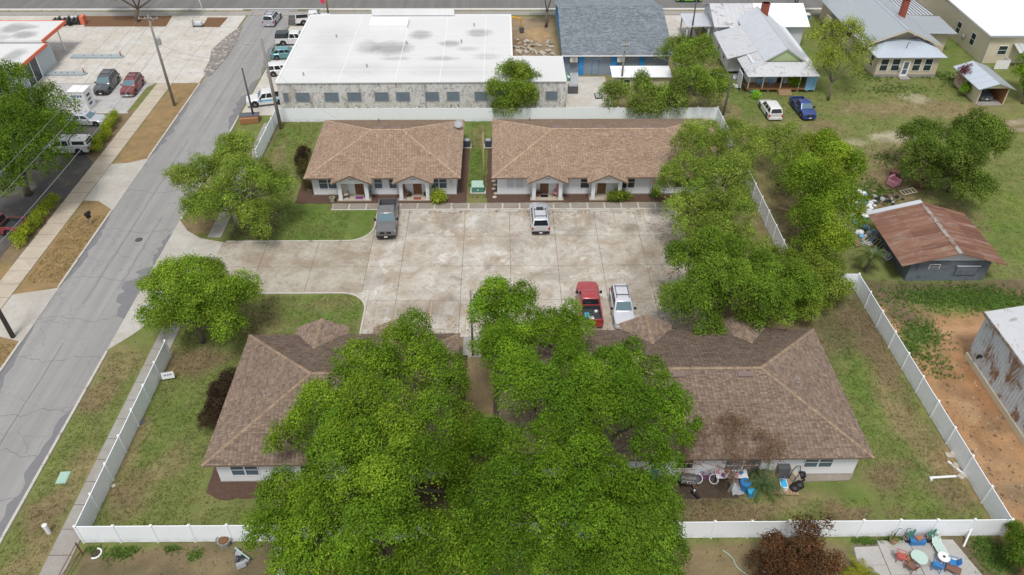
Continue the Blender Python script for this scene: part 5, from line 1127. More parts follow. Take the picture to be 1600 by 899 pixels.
    if 'rails' in opts:
        for sg in (-1, 1): MB().tube([(wf-.25, sg*(wtp-.13), H+.01), (wf-.35, sg*(wtp-.13), H+.06), (wr_+.35, sg*(wtp-.13), H+.06), (wr_+.2, sg*(wtp-.13), H+.01)], .028, 6).build('roof_rail', MT['black'], root)
        for x in (lerp(wf, wr_, .28), lerp(wf, wr_, .8)): MB().box(x-.03, x+.03, -wtp+.12, wtp-.12, H+.05, H+.085).build('crossbar', MT['black'], root)
    if 'sunroof' in opts: MB().box(wf-.75, wf-.2, -.36, .36, H+.001, H+.012).build('sunroof', MT['carglass'], root)
    if 'wheelcover' in opts: MB().lathe([(.36, 0), (.36, .18), (.3, .2)], (-hl-.2, 0, 1.0), 16, axis='x').build('spare_wheel', MT['black'], root)
    if 'stripe' in opts:
        for sg in (-1, 1): MB().box(-hl+.2, hl-1.4, min(sg*(hw+.004), sg*(hw+.012)), max(sg*(hw+.004), sg*(hw+.012)), belt-.36, belt-.2).build('side_stripe', MT['skyblue'], root)
    return root
WHITE, SILVER, GREY = (.72, .72, .72), (.50, .51, .53), (.17, .17, .175)
vehicle('pickup_truck', 'dark grey crew-cab pickup truck parked beside the rounded lawn corner, facing the camera', 'pickup', (603, 371, .4), (611, 309, 1.3), GREY, 5.7, 2.0, 1.92, ('metal', 'blackbumper', 'lot', 'nose'), 'pickup truck', head=-87)
vehicle('suv', 'silver SUV with roof rails parked tail-out in front of the back right house', 'suv', (845, 322, .9), (845, 362, .5), (.62, .64, .68), 4.75, 1.88, 1.72, ('metal', 'rails', 'sunroof', 'lot', 'tail', 'blackbumper'), 'suv', head=91)
vehicle('pickup_truck', 'red pickup truck with open bed parked beside the silver SUV at the front', 'pickup', (917, 440, 1.0), (925, 500, 1.2), (.36, .02, .03), 5.3, 1.92, 1.75, ('lot', 'load', 'nose'), 'pickup truck', head=90)
vehicle('suv', 'silver SUV with black roof rails parked right of the red pickup', 'suv', (985, 515, .7), (968.5, 440, 1.7), (.60, .61, .66), 4.6, 1.8, 1.72, ('rails', 'lot', 'blackmirror', 'tail'), 'suv', head=-90)
vehicle('suv', 'dark grey SUV parked on the bleached paving of the service station', 'suv', (157, 146, .4), (182, 110, 1.4), (.07, .078, .085), 4.9, 1.92, 1.78, ('metal', 'rails', 'paved', 'blackbumper', 'nose'), 'suv', head=-88)
vehicle('suv', 'dark red SUV parked right of the dark grey SUV at the service station', 'suv', (198, 149, .4), (222, 118, 1.4), (.22, .035, .04), 4.6, 1.82, 1.7, ('metal', 'rails', 'paved', 'chrome', 'nose'), 'suv', head=-88)
vehicle('sedan', 'silver sedan poking out from under the left-edge tree by the clipped hedge', 'sedan', (166, 189, .4), (100, 190, .4), (.52, .54, .58), 4.7, 1.82, 1.45, ('metal', 'nose', 'blackbumper'), 'car', head=-3)
vehicle('pickup_truck', 'white pickup truck with bed cap parked under the left-edge tree', 'pickup', (60, 228, .8), (143, 227, .8), (.58, .61, .62), 5.5, 1.9, 1.85, ('cap', 'tail', 'blackbumper'), 'pickup truck', head=180)
vehicle('pickup_truck', 'red pickup truck with chrome bumper cut off by the left edge', 'pickup', (-50, 352, .8), (37, 352, .8), (.25, .03, .04), 5.5, 1.92, 1.8, ('tail', 'chrome'), 'pickup truck', head=178)
vehicle('suv', 'silver SUV driving away up the street near the top junction', 'suv', (434, 17, .9), (419, 38, .5), (.50, .51, .55), 4.6, 1.85, 1.7, ('metal', 'rails', 'tail'), 'suv', head=87)
vehicle('pickup_truck', 'white pickup truck with open bed, farthest of the cars beside the white-roofed building', 'pickup', (505, 24, .9), (462, 30, .8), WHITE, 5.3, 1.9, 1.8, ('paved', 'tail'), 'pickup truck', head=12)
vehicle('pickup_truck', 'white pickup truck with dark bed cap beside the white-roofed building', 'pickup', (480, 58, .9), (431, 61, .8), WHITE, 5.5, 1.9, 1.85, ('paved', 'darkcap', 'tail'), 'pickup truck', head=3)
vehicle('hatchback', 'teal hatchback parked beside the white-roofed building', 'hatch', (470, 80, .6), (423, 84, .7), (.12, .30, .33), 4.4, 1.8, 1.5, ('metal', 'paved', 'tail'), 'car', head=8)
vehicle('suv', 'white SUV parked between the teal hatchback and the white pickup with blue stripe', 'suv', (462, 101, .7), (417, 110, .7), WHITE, 4.4, 1.8, 1.6, ('paved', 'tail'), 'suv', head=10)
vehicle('pickup_truck', 'white pickup truck with blue stripe parked nearest the leaning pole', 'pickup', (386, 160, .5), (438, 148, .9), WHITE, 5.3, 1.92, 1.8, ('stripe', 'paved', 'nose'), 'pickup truck', head=195)
vehicle('suv', 'white SUV parked on the grass left of the blue pickup', 'suv', (1200, 157, .8), (1212, 184, .5), WHITE, 4.5, 1.82, 1.62, ('tail',), 'suv', head=92)
vehicle('pickup_truck', 'dark blue pickup truck parked on the grass in front of the old cottage', 'pickup', (1266, 184, .5), (1246, 153, 1.2), (.02, .06, .27), 4.9, 1.78, 1.65, ('metal', 'nose'), 'pickup truck', head=-86)
vehicle('hatchback', 'lime green car passing on the road at the top edge', 'hatch', None, None, (.16, .42, .05), 4.2, 1.78, 1.5, ('nose',), 'car', pos_=(31.6, 129.2, R(0)))
vehicle('sedan', 'grey sedan standing inside the small open garage', 'sedan', None, None, (.10, .115, .14), 4.5, 1.78, 1.42, ('paved',), 'car', pos_=(63.1, 93.6, R(-90)))
# ------------------------------------------------------------------ trees and plants
def lobe(px, py, z, rpx, flat_=.98, wide=1.0):
    x, y = G(px, py, z); r = rpx*.87*SC(px, py, z); return (x, y, z, r*wide, r, r*flat_)
def leaf_mesh(name, P, Nn, size, colr, off, rng, aspect=.5, mat='leaf', T=None):
    """one mesh of small folded leaves; P points, Nn facing, size per leaf"""
    n = len(P); T = rng.normal(size=(n, 3)) if T is None else T.copy(); T -= Nn*np.sum(T*Nn, 1)[:, None]; T /= np.linalg.norm(T, axis=1)[:, None]+1e-9
    B = np.cross(Nn, T); s = size[:, None]
    v = np.empty((n, 4, 3)); v[:, 0] = P-T*s*.5; v[:, 1] = P-B*s*aspect*.5+Nn*s*.06; v[:, 2] = P+T*s*.5-Nn*s*.1; v[:, 3] = P+B*s*aspect*.5+Nn*s*.06
    v -= np.array(off); me = bpy.data.meshes.new(name)
    me.vertices.add(n*4); me.vertices.foreach_set('co', v.astype(np.float32).ravel())
    me.loops.add(n*4); me.loops.foreach_set('vertex_index', np.arange(n*4, dtype=np.int32))
    me.polygons.add(n); me.polygons.foreach_set('loop_start', np.arange(0, n*4, 4, dtype=np.int32))
    try: me.polygons.foreach_set('loop_total', np.full(n, 4, dtype=np.int32))
    except Exception: pass
    me.update(calc_edges=True); me.materials.append(MT[mat])
    at = me.color_attributes.new('Col', 'FLOAT_COLOR', 'POINT'); c = np.ones((n, 4, 4), np.float32); c[:, :, :3] = colr[:, None, :]; at.data.foreach_set('color', c.ravel())
    return me
PAL_OAK = [(.075, .135, .016), (.055, .105, .014), (.115, .18, .022), (.065, .12, .02), (.15, .205, .03)]
PAL_DARK = [(.045, .08, .018), (.06, .10, .022), (.035, .065, .016), (.08, .12, .03)]
PAL_LIGHT = [(.12, .165, .04), (.095, .14, .032), (.15, .20, .05), (.085, .125, .035), (.17, .20, .07)]
PAL_YEL = [(.17, .20, .045), (.13, .16, .04), (.20, .22, .06), (.10, .12, .035)]
PAL_RED = [(.075, .032, .026), (.05, .026, .022), (.10, .045, .034), (.04, .026, .02)]
def tree(name, label, base, lobes, nleaf, leaf=.2, pal=PAL_OAK, cr=.62, seed=1, trunk=.28, group=None, cat='tree', bark='bark', sparse=0.0, nbr=46, droop=.55, bright=1.0):
    nleaf = int(nleaf*1.22); leaf = leaf*.78; cr = cr*1.08
    rng = np.random.default_rng(seed); rs = random.Random(seed)
    root = thing(name, label, cat, (base[0], base[1], 0), world=True, group=group); off = (base[0], base[1], 0)
    Lb = np.array(lobes); area = (Lb[:, 3]*Lb[:, 4]+Lb[:, 4]*Lb[:, 5]+Lb[:, 3]*Lb[:, 5]); frac = area/area.sum()
    # every lobe carries smaller puffs; leaf sprays cover the outside of the puffs
    SC_, SR, cores = [], [], []
    for k, l in enumerate(Lb):
        n = int(max(7, min(20, 6+3.6*l[3:6].mean())))
        d = rng.normal(size=(n, 3)); d /= np.linalg.norm(d, axis=1)[:, None]; d[:, 2] = np.where(d[:, 2] < -.35, -d[:, 2], d[:, 2])
        SC_.append(l[:3]+d*l[3:6]*(.62+.42*rng.random(n))[:, None]); SR.append(l[3:6][None, :]*(.22+.24*rng.random(n)**1.3)[:, None]*np.array([.92, .92, 1.3]))
        cores.append(sum(len(q) for q in SC_)); SC_.append(l[None, :3]); SR.append(l[None, 3:6]*.52)
    SC_ = np.vstack(SC_); SR = np.vstack(SR); m = len(SC_); w8 = SR[:, 0]*SR[:, 1]+SR[:, 2]*SR[:, 0]; w8 = np.where(np.isin(np.arange(m), cores), w8*.12, w8)
    PER = 9; ns = int(nleaf/PER*1.0); C, O, K = [], [], []; got = 0
    while got < ns:
        kk = rng.choice(m, ns, p=w8/w8.sum()); d = rng.normal(size=(ns, 3)); d /= np.linalg.norm(d, axis=1)[:, None]
        low = d[:, 2] < -.3; d[low, 2] *= -1
        c = SC_[kk]+d*SR[kk]*(1.12-.42*rng.random(ns)**1.5)[:, None]
        ok = rng.random(ns) > sparse*(.6+.4*np.sin(c[:, 0]*2.1+seed)*np.sin(c[:, 1]*1.9))
        for j in range(m): ok &= (((c-SC_[j])/SR[j])**2).sum(1) > .68
        C.append(c[ok]); O.append(d[ok]); K.append(kk[ok]); got += ok.sum()
        if ok.sum() < ns*.02: break
    C = np.vstack(C)[:ns]; O = np.vstack(O)[:ns]; K = np.concatenate(K)[:ns]; ns = len(C)
    # a little inner foliage so that the crown is not hollow
    nf = int(ns*.06); kk = rng.choice(m, nf, p=w8/w8.sum()); d = rng.normal(size=(nf, 3)); d /= np.linalg.norm(d, axis=1)[:, None]
    C = np.vstack([C, SC_[kk]+d*SR[kk]*.6]); O = np.vstack([O, d]); K = np.concatenate([K, kk]); ns = len(C)
    C[:, 2] = np.maximum(C[:, 2], .15); m_ = m; m = ns
    palr = np.array(pal)*np.array([1.82, 1.86, 1.14])*bright; pc_ = palr[rng.integers(0, len(pal), m_)]; pcm = palr.mean(0)
    cc = (pc_[K]*.45+pcm*.25+palr[rng.integers(0, len(pal), ns)]*.30)*(.74+.5*rng.random(m_))[K][:, None]*(.76+.48*rng.random(ns))[:, None]
    idx = np.repeat(np.arange(ns), PER); n = len(idx); sp = leaf*1.35
    out = O[idx]; g = rng.normal(size=(n, 3)); P = C[idx]+g*sp*np.array([.7, .7, .7])+(out+np.array([0, 0, .5-.9*min(1, droop)*0.5]))*(rng.random(n)*sp*1.3)[:, None]
    P[:, 2] = np.maximum(P[:, 2], .08)
    N = out*.65+g*.2+np.array([0, 0, .35])+rng.normal(size=(n, 3))*.55; N /= np.linalg.norm(N, axis=1)[:, None]
    size = leaf*(.7+.7*rng.random(n)); col = cc[idx]*(.8+.4*rng.random(n))[:, None]
    tip = rng.random(n) < .05; col[tip] = col[tip]*1.35+np.array([.02, .015, 0])
    Tn = out*.6+rng.normal(size=(n, 3))*.6-np.array([0, 0, droop*.7])
    me = leaf_mesh('crown', P, N, size, col, off, rng, .42, T=Tn); o = bpy.data.objects.new('crown', me); COL.objects.link(o); o.parent = root
    # trunk, limbs and twigs
    top = Lb[:, :3].mean(0); hb = max(.8, top[2]*.42); t = MB()
    k1 = (lerp(base[0], top[0], .25)+rs.uniform(-.2, .2), lerp(base[1], top[1], .25), hb)
    t.tube([(base[0], base[1], -.1), (base[0]+rs.uniform(-.1, .1), base[1], hb*.5), k1], [trunk*1.25, trunk*.95, trunk*.8], 10); t.build('trunk', MT[bark], root, smooth=True)
    b = MB()
    for l in Lb:
        mid = (lerp(k1[0], l[0], .5)+rs.uniform(-.4, .4), lerp(k1[1], l[1], .5)+rs.uniform(-.4, .4), lerp(k1[2], l[2], .62)+rs.uniform(0, .4))
        b.tube([k1, mid, (l[0], l[1], l[2]), (l[0]+rs.uniform(-.5, .5), l[1]+rs.uniform(-.5, .5), l[2]+l[5]*.7)], [trunk*.5, trunk*.34, trunk*.2, .025], 6)
    for _ in range(nbr):
        i = rs.randrange(m); j = int(np.argmin(np.linalg.norm(Lb[:, :3]-C[i], axis=1))); a = Lb[j]; c = C[i]
        mid = (lerp(a[0], c[0], .5)+rs.uniform(-.3, .3), lerp(a[1], c[1], .5)+rs.uniform(-.3, .3), lerp(a[2], c[2], .5)+rs.uniform(-.1, .3))
        b.tube([tuple(a[:3]), mid, tuple(c), (c[0]+O[i][0]*.35, c[1]+O[i][1]*.35, c[2]+.15)], [trunk*.16+.015, trunk*.1+.012, .018, .008], 5)
    b.build('limb', MT['palebark' if bark == 'pale' else bark], root, smooth=True)
    return root
LB = lambda *q: [lobe(*a) for a in q]
tree('oak_tree', 'large bright green tree in the centre foreground, left of the pair', G(575, 800), LB((640, 565, 6.5, 58), (580, 590, 6.5, 52), (692, 592, 6.3, 42), (505, 660, 6.0, 58), (590, 670, 8.2, 72), (680, 675, 7.8, 55), (450, 690, 5.0, 32), (452, 800, 4.6, 58), (535, 760, 7.6, 78), (640, 765, 8.2, 78), (500, 860, 5.4, 62), (600, 855, 7.0, 78), (690, 850, 5.6, 55), (705, 745, 5.6, 40), (620, 905, 5, 60), (735, 690, 4.2, 34), (738, 770, 4.6, 42), (425, 835, 3.6, 36), (560, 910, 4.6, 55), (465, 885, 3.6, 44), (730, 895, 4.6, 55)),
     120000, .21, PAL_OAK, .66, 21, .42, 'big trees in the centre foreground', bright=.92)
tree('oak_tree', 'tall slim-topped green tree rising beside the lone pole at the front of the car park', G(790, 585), LB((790, 488, 7.6, 46), (775, 462, 8.4, 24), (765, 520, 6.4, 36), (840, 520, 6.6, 36), (800, 555, 7.4, 52), (882, 505, 6.6, 38), (872, 545, 6.0, 42)),
     34000, .2, [(.07, .13, .016), (.055, .105, .014), (.10, .17, .02), (.13, .20, .026)], .6, 22, .3, 'big trees in the centre foreground', droop=.7)
tree('oak_tree', 'widest dense green tree in the centre foreground, in front of the right-hand roof', G(895, 760), LB((920, 600, 8.2, 66), (990, 580, 7.4, 44), (835, 640, 8.8, 72), (935, 655, 9.0, 76), (1020, 650, 7.4, 52), (1058, 672, 6.6, 34), (800, 715, 7.6, 66), (900, 735, 8.4, 78), (995, 735, 7.0, 60), (815, 815, 7.0, 76), (905, 815, 6.8, 70), (785, 870, 6.0, 58), (880, 890, 5.2, 60), (960, 790, 5.0, 50), (745, 830, 4.6, 44)),
     95000, .2, [(.055, .11, .013), (.07, .13, .016), (.09, .155, .018), (.045, .09, .013), (.115, .185, .024)], .66, 23, .42, 'big trees in the centre foreground', droop=.75, bright=.92)
tree('oak_tree', 'lower green tree overhanging the front fence at the bottom centre', G(1022, 890), LB((995, 805, 5.2, 56), (1035, 785, 4.6, 30), (1025, 850, 4.8, 44), (965, 850, 5.4, 56), (1000, 895, 4.4, 52), (950, 905, 4.6, 50)),
     34000, .2, [(.06, .11, .015), (.08, .135, .02), (.05, .09, .015), (.10, .16, .024)], .6, 24, .3, 'big trees in the centre foreground', droop=.75)
tree('street_tree', 'rounded green tree on the lawn island below the back left house', G(372, 352), LB((372, 255, 5.0, 40), (320, 285, 4.0, 38), (395, 300, 5.0, 48), (345, 325, 3.6, 42), (435, 300, 3.8, 30), (285, 285, 3.2, 26), (400, 345, 2.6, 32), (310, 330, 2.8, 30)),
     42000, .22, PAL_LIGHT, .58, 31, .2, 'trees by the driveway', sparse=.3, nbr=90, bark='palebark')
tree('street_tree', 'rounded green tree beside the driveway entrance and street fence', G(318, 535), LB((302, 438, 4.6, 42), (352, 465, 4.4, 46), (258, 462, 3.6, 38), (290, 505, 3.4, 44), (382, 452, 3.6, 28), (345, 510, 3.0, 36), (240, 490, 2.8, 24), (300, 470, 5.0, 40)),
     46000, .21, [(.085, .14, .022), (.07, .12, .02), (.115, .17, .028), (.14, .19, .035)], .58, 32, .2, 'trees by the driveway', sparse=.25, nbr=90)
tree('shade_tree', 'big dark green tree cut by the left edge above the parked cars', G(45, 305), LB((25, 155, 6.4, 52), (78, 185, 5.6, 46), (30, 215, 6.8, 60), (90, 205, 4.6, 40), (55, 265, 5.0, 54), (-10, 270, 5.5, 60), (20, 295, 4.0, 36), (-30, 180, 6, 60)),
     52000, .26, [(.065, .115, .018), (.05, .09, .016), (.085, .14, .022), (.11, .17, .03)], .7, 33, .35, bright=.78)
tree('oak_tree', 'feathery light green tree at the upper right corner of the car park', G(1120, 350), LB((1095, 235, 5.4, 42), (1142, 235, 5.2, 43), (1070, 290, 4.6, 45), (1128, 290, 5.8, 50), (1075, 335, 3.8, 43), (1144, 342, 5.0, 42), (1165, 395, 3.8, 34), (1110, 370, 4.0, 38), (1178, 222, 4.0, 20)),
     46000, .23, PAL_LIGHT, .62, 41, .26, 'trees along the right of the car park', droop=1.1, sparse=.2)
tree('oak_tree', 'darker green tree overhanging the front right house beside the car park', G(1125, 480), LB((1075, 420, 4.6, 40), (1125, 415, 5.6, 50), (1080, 470, 4.2, 46), (1150, 460, 5.2, 54), (1190, 432, 4.6, 38), (1205, 480, 4.0, 40), (1105, 505, 2.9, 28), (1240, 455, 3.2, 38), (1170, 505, 3.0, 26)),
     56000, .22, [(.065, .11, .02), (.08, .13, .024), (.05, .09, .018), (.10, .15, .03), (.12, .17, .035)], .6, 42, .3, 'trees along the right of the car park', droop=1.0)
tree('shade_tree', 'tall yellow-green tree beyond the right fence near the junk heap', G(1285, 400), LB((1285, 245, 5.8, 38), (1310, 270, 5.2, 36), (1270, 295, 5.4, 44), (1305, 330, 4.2, 42), (1272, 350, 3.8, 38), (1290, 385, 2.6, 36), (1256, 388, 2.4, 22)),
     42000, .25, [(.095, .15, .024), (.075, .125, .02), (.13, .185, .03), (.16, .20, .03), (.06, .10, .018)], .62, 43, .24)
tree('leafy_bush', 'sprawling olive bush hanging over the white fence jog', G(1270, 445), LB((1275, 430, 1.6, 34), (1300, 450, 1.5, 30), (1250, 450, 1.6, 34), (1215, 415, 1.8, 30), (1290, 470, 1.1, 26), (1255, 490, 1.0, 26)),
     22000, .22, [(.10, .14, .03), (.13, .16, .04), (.08, .12, .025)], .5, 44, .1, cat='bush', nbr=20)
tree('pale_tree', 'wispy pale green tree beyond the right fence, above the lawn', G(1215, 290), LB((1212, 225, 3.2, 30), (1235, 250, 2.6, 28), (1228, 290, 1.6, 24)),
     8000, .24, PAL_LIGHT, .6, 45, .12, sparse=.6, nbr=40)
tree('live_oak', 'dark rounded oak on the lawn behind the rusty shed', G(1483, 300), LB((1435, 215, 3.8, 28), (1440, 248, 3.4, 34), (1422, 268, 2.6, 20), (1455, 280, 2.2, 20), (1515, 212, 4.8, 34), (1538, 238, 4.2, 38), (1500, 262, 3.8, 38), (1558, 212, 4.0, 18), (1515, 300, 2.4, 30), (1490, 225, 4.4, 22)),
     42000, .26, [(.045, .07, .02), (.06, .09, .026), (.08, .115, .03), (.10, .135, .04)], .6, 46, .3)
tree('live_oak', 'broken leaning tree sprawling over the back fence beside the blue-grey building', G(1060, 165), LB((1085, 105, 4.2, 36), (1055, 88, 4.0, 24), (1115, 135, 3.6, 28), (1000, 150, 2.6, 30), (960, 155, 2.2, 22), (1045, 165, 2.2, 30), (1010, 175, 1.6, 26), (1085, 150, 3.2, 34)),
     36000, .28, [(.09, .135, .03), (.075, .11, .03), (.12, .17, .035), (.11, .13, .055)], .62, 47, .22, bark='palebark', nbr=80)
tree('young_tree', 'compact bright green tree rising behind the back fence by the white roof', G(805, 186), LB((800, 125, 3.4, 26), (822, 130, 3.2, 24), (785, 150, 2.6, 24), (820, 160, 2.2, 26), (795, 170, 1.8, 22)),
     15000, .27, [(.085, .13, .025), (.11, .155, .03), (.14, .17, .04), (.065, .10, .022)], .55, 48, .14)
tree('pine_tree', 'thin yellow-green tree with dark bare stems in front of the bungalow', G(1294, 157), LB((1290, 65, 5.8, 24), (1325, 60, 6.0, 28), (1345, 85, 4.8, 22), (1300, 90, 4.8, 24), (1285, 105, 3.8, 18), (1335, 105, 3.8, 18)),
     7500, .28, PAL_YEL, .6, 49, .15, sparse=.5, nbr=70)
tree('purple_leaf_tree', 'dark red-leaved tree at the bottom edge beside the patio', G(1245, 905), LB((1245, 880, 2.4, 44), (1205, 875, 2.0, 34), (1285, 885, 2.0, 30), (1262, 835, 3.0, 22), (1290, 818, 3.2, 9), (1190, 900, 1.6, 34), (1240, 915, 2.2, 44)),
     14000, .19, PAL_RED, .42, 50, .1, sparse=.2, nbr=80, bark='palebark')
tree('hedge_bush', 'dense dark green bush at the right end of the front fence', G(1592, 880), LB((1592, 835, 1.4, 18), (1600, 860, 1.6, 26), (1610, 890, 1.4, 30)), 12000, .14, [(.06, .10, .02), (.08, .13, .02), (.05, .085, .018)], .35, 51, .1, cat='bush', nbr=10)
tree('roadside_tree', 'dark tree on the planting strip beside the top road at the left', (-56.5, 120.0), [(-58, 121, 4.6, 3.2, 2.2, 1.6), (-54, 120.5, 4.8, 3.0, 2.2, 1.6), (-50.5, 121, 4.4, 2.4, 2, 1.4), (-61, 121.5, 4.4, 2.6, 2, 1.4)], 12000, .3, PAL_DARK, .7, 52, .3)
tree('roadside_tree', 'tree overhanging the road at the top centre beside the demolished lot', (7.2, 117.5), [(6.5, 119, 5.0, 1.8, 1.8, 1.4), (8.5, 120, 5.4, 2.0, 1.8, 1.4)], 5000, .3, PAL_OAK, .6, 53, .2)
tree('roadside_tree', 'dark tree between the cottage and the bungalow at the top edge', (46.6, 120.8), [(45.6, 122, 4.6, 2.0, 2, 1.5), (48, 122.4, 5.0, 2.4, 2, 1.5)], 6000, .3, PAL_OAK, .6, 54, .28)
tree('garden_tree', 'leafy tree leaning in at the right edge beside the small garage', (67.6, 90.8), [(67.8, 92.5, 2.8, 1.3, 1.6, 1.3), (68.6, 94, 3.2, 1.6, 1.8, 1.4), (68.2, 91.5, 1.9, 1.2, 1.2, .9)], 7000, .26, PAL_OAK, .5, 55, .16)
tree('purple_sapling', 'small purple-leaved sapling beside the small garage wall', G(1503, 140), LB((1503, 118, 1.8, 10), (1511, 110, 2.1, 6), (1497, 126, 1.4, 7)), 900, .24, [(.10, .03, .07), (.07, .02, .05)], .3, 56, .05, cat='sapling', nbr=14)
tree('round_shrub', 'bright green shrub beside the small garage wall', G(1506, 150), LB((1506, 143, .6, 9)), 1500, .2, [(.10, .17, .02), (.08, .14, .02)], .3, 57, .04, cat='shrub', nbr=4)
def shrub(name, label, lob, n, leaf, pal, seed, group=None, cr=.28, cat='shrub'):
    b = (np.mean([l[0] for l in lob]), np.mean([l[1] for l in lob])); return tree(name, label, (float(b[0]), float(b[1])), lob, n, leaf, pal, cr, seed, .05, group, cat, nbr=4)
PUR = [(.034, .021, .023), (.027, .018, .019), (.044, .026, .028)]
shrub('clipped_hedge', 'long dark purple clipped hedge along the end of the front left house', [(-21.35, y, .8, .85, .8, .8) for y in np.arange(37.6, 42.4, .8)], 16000, .12, PUR, 61, cat='hedge', cr=.22)
shrub('round_shrub', 'round dark purple shrub at the corner of the back left house', LB((471, 247, .6, 12), (475, 240, .7, 10)), 3500, .15, PUR, 62)
shrub('round_shrub', 'dark shrubs tucked against the left end of the back left house', LB((472, 262, .5, 10), (475, 275, .5, 9), (478, 290, .4, 8)), 3500, .16, [(.05, .06, .025), (.06, .035, .03)], 63)
shrub('golden_shrub', 'yellow-green spiky shrub by the second porch of the back left house', LB((685, 311, .45, 8)), 900, .3, [(.19, .21, .03), (.14, .17, .03)], 64)
shrub('golden_shrub', 'yellow-green low bushes by the second porch of the back right house', LB((958, 310, .35, 7), (968, 309, .4, 8), (978, 309, .35, 6)), 1600, .24, [(.11, .14, .03), (.08, .12, .025)], 65)
shrub('low_plant', 'small dark plant in the mulch bed at the right of the back right house', LB((1022, 305, .35, 7)), 500, .22, PAL_DARK, 66)
for (a, b, lab, sd) in (((180, 188), (152, 238), 'clipped yellow-green hedge between the parked sedan and the sidewalk', 67), ((83, 322), (30, 385), 'clipped yellow-green hedge beside the red pickup at the left edge', 68)):
    p, q = G(*a), G(*b); n = int(math.hypot(q[0]-p[0], q[1]-p[1])/.8)
    shrub('clipped_hedge', lab, [(lerp(p[0], q[0], i/n), lerp(p[1], q[1], i/n), .45, .55, .62, .5) for i in range(n+1)], 9000, .17, [(.16, .19, .03), (.12, .16, .028), (.20, .22, .04)], sd, cr=.25, cat='hedge')
shrub('porch_shrub', 'dark green shrub at the porch corner of the old cottage', LB((1242, 132, .8, 11)), 1800, .25, PAL_OAK, 70)
shrub('porch_shrub', 'small lime green plant by the steps of the old cottage', LB((1182, 151, .35, 5)), 500, .22, [(.14, .28, .03), (.2, .34, .05)], 71)

def frond_plant(name, label, base, h, n, L, col, seed, tilt=(.2, 1.2), trunk=.14, cat='palm', wid=.3):
    rng = random.Random(seed); root = thing(name, label, cat, (base[0], base[1], 0), world=True)
    if h > .2:
        t = MB(); t.tube([(base[0], base[1], -.05), (base[0]+.05, base[1], h*.5), (base[0]+.08, base[1], h)], [trunk*1.2, trunk, trunk*.9], 8); t.build('trunk', MT['bark'], root)
    for k in range(n):
        a = 2*math.pi*k/n+rng.uniform(-.2, .2); el = rng.uniform(*tilt); m = MB(); m.c = []; c0 = rng.choice(col); l = L*rng.uniform(.8, 1.15)
        pts = []; x, z, ang = 0, 0, math.pi/2-el
        for i in range(9):
            pts.append((x, z)); x += math.cos(ang)*l/8; z += math.sin(ang)*l/8; ang -= .16+.05*el
        P3 = [Vector((base[0]+.08*(h > .2)+math.cos(a)*x_, base[1]+math.sin(a)*x_, max(.03, h+z_))) for x_, z_ in pts]
        sd = Vector((-math.sin(a), math.cos(a), 0))
        for i in range(1, 9):
            for q in (0, .5):
                p = P3[i-1].lerp(P3[i], q); w = wid*math.sin(math.pi*min(.97, (i+q)/9.2))**.6; f = (P3[i]-P3[i-1]).normalized()
                for sg in (-1, 1):
                    tip = p+sd*sg*w+f*w*.55-Vector((0, 0, w*.35)); tip.z = max(tip.z, .02); k_ = rng.uniform(.75, 1.2); nn = len(m.v)
                    m.v += [tuple(p-f*.03), tuple(p+f*.05), tuple(tip)]; m.f.append((nn, nn+1, nn+2)); m.m.append(0); m.c += [(c0[0]*k_, c0[1]*k_, c0[2]*k_, 1)]*3
        m.build('frond', MT['leaf'], root)
    return root
frond_plant('sago_palm', 'yellow-green sago palm at the bottom edge beside the patio', G(1342, 905), .4, 26, 1.35, [(.24, .25, .03), (.30, .28, .04), (.16, .2, .03)], 81, (.5, 1.35))
frond_plant('fan_palm', 'small palm between the fence jog and the rusty shed', G(1352, 425), 1.6, 26, 1.7, [(.12, .16, .05), (.16, .19, .07), (.09, .13, .04)], 82, (.2, 1.3), wid=.34)
frond_plant('areca_palm', 'feathery green palm beside the wooden deck behind the front right house', G(1190, 765), .5, 20, 1.7, [(.10, .16, .06), (.13, .19, .08)], 83, (.2, 1.1), wid=.26)
frond_plant('areca_palm', 'smaller feathery palm at the back wall of the front right house', G(1180, 742), .5, 14, 1.1, [(.10, .16, .05), (.14, .18, .07)], 84, (.2, 1.1), wid=.22)

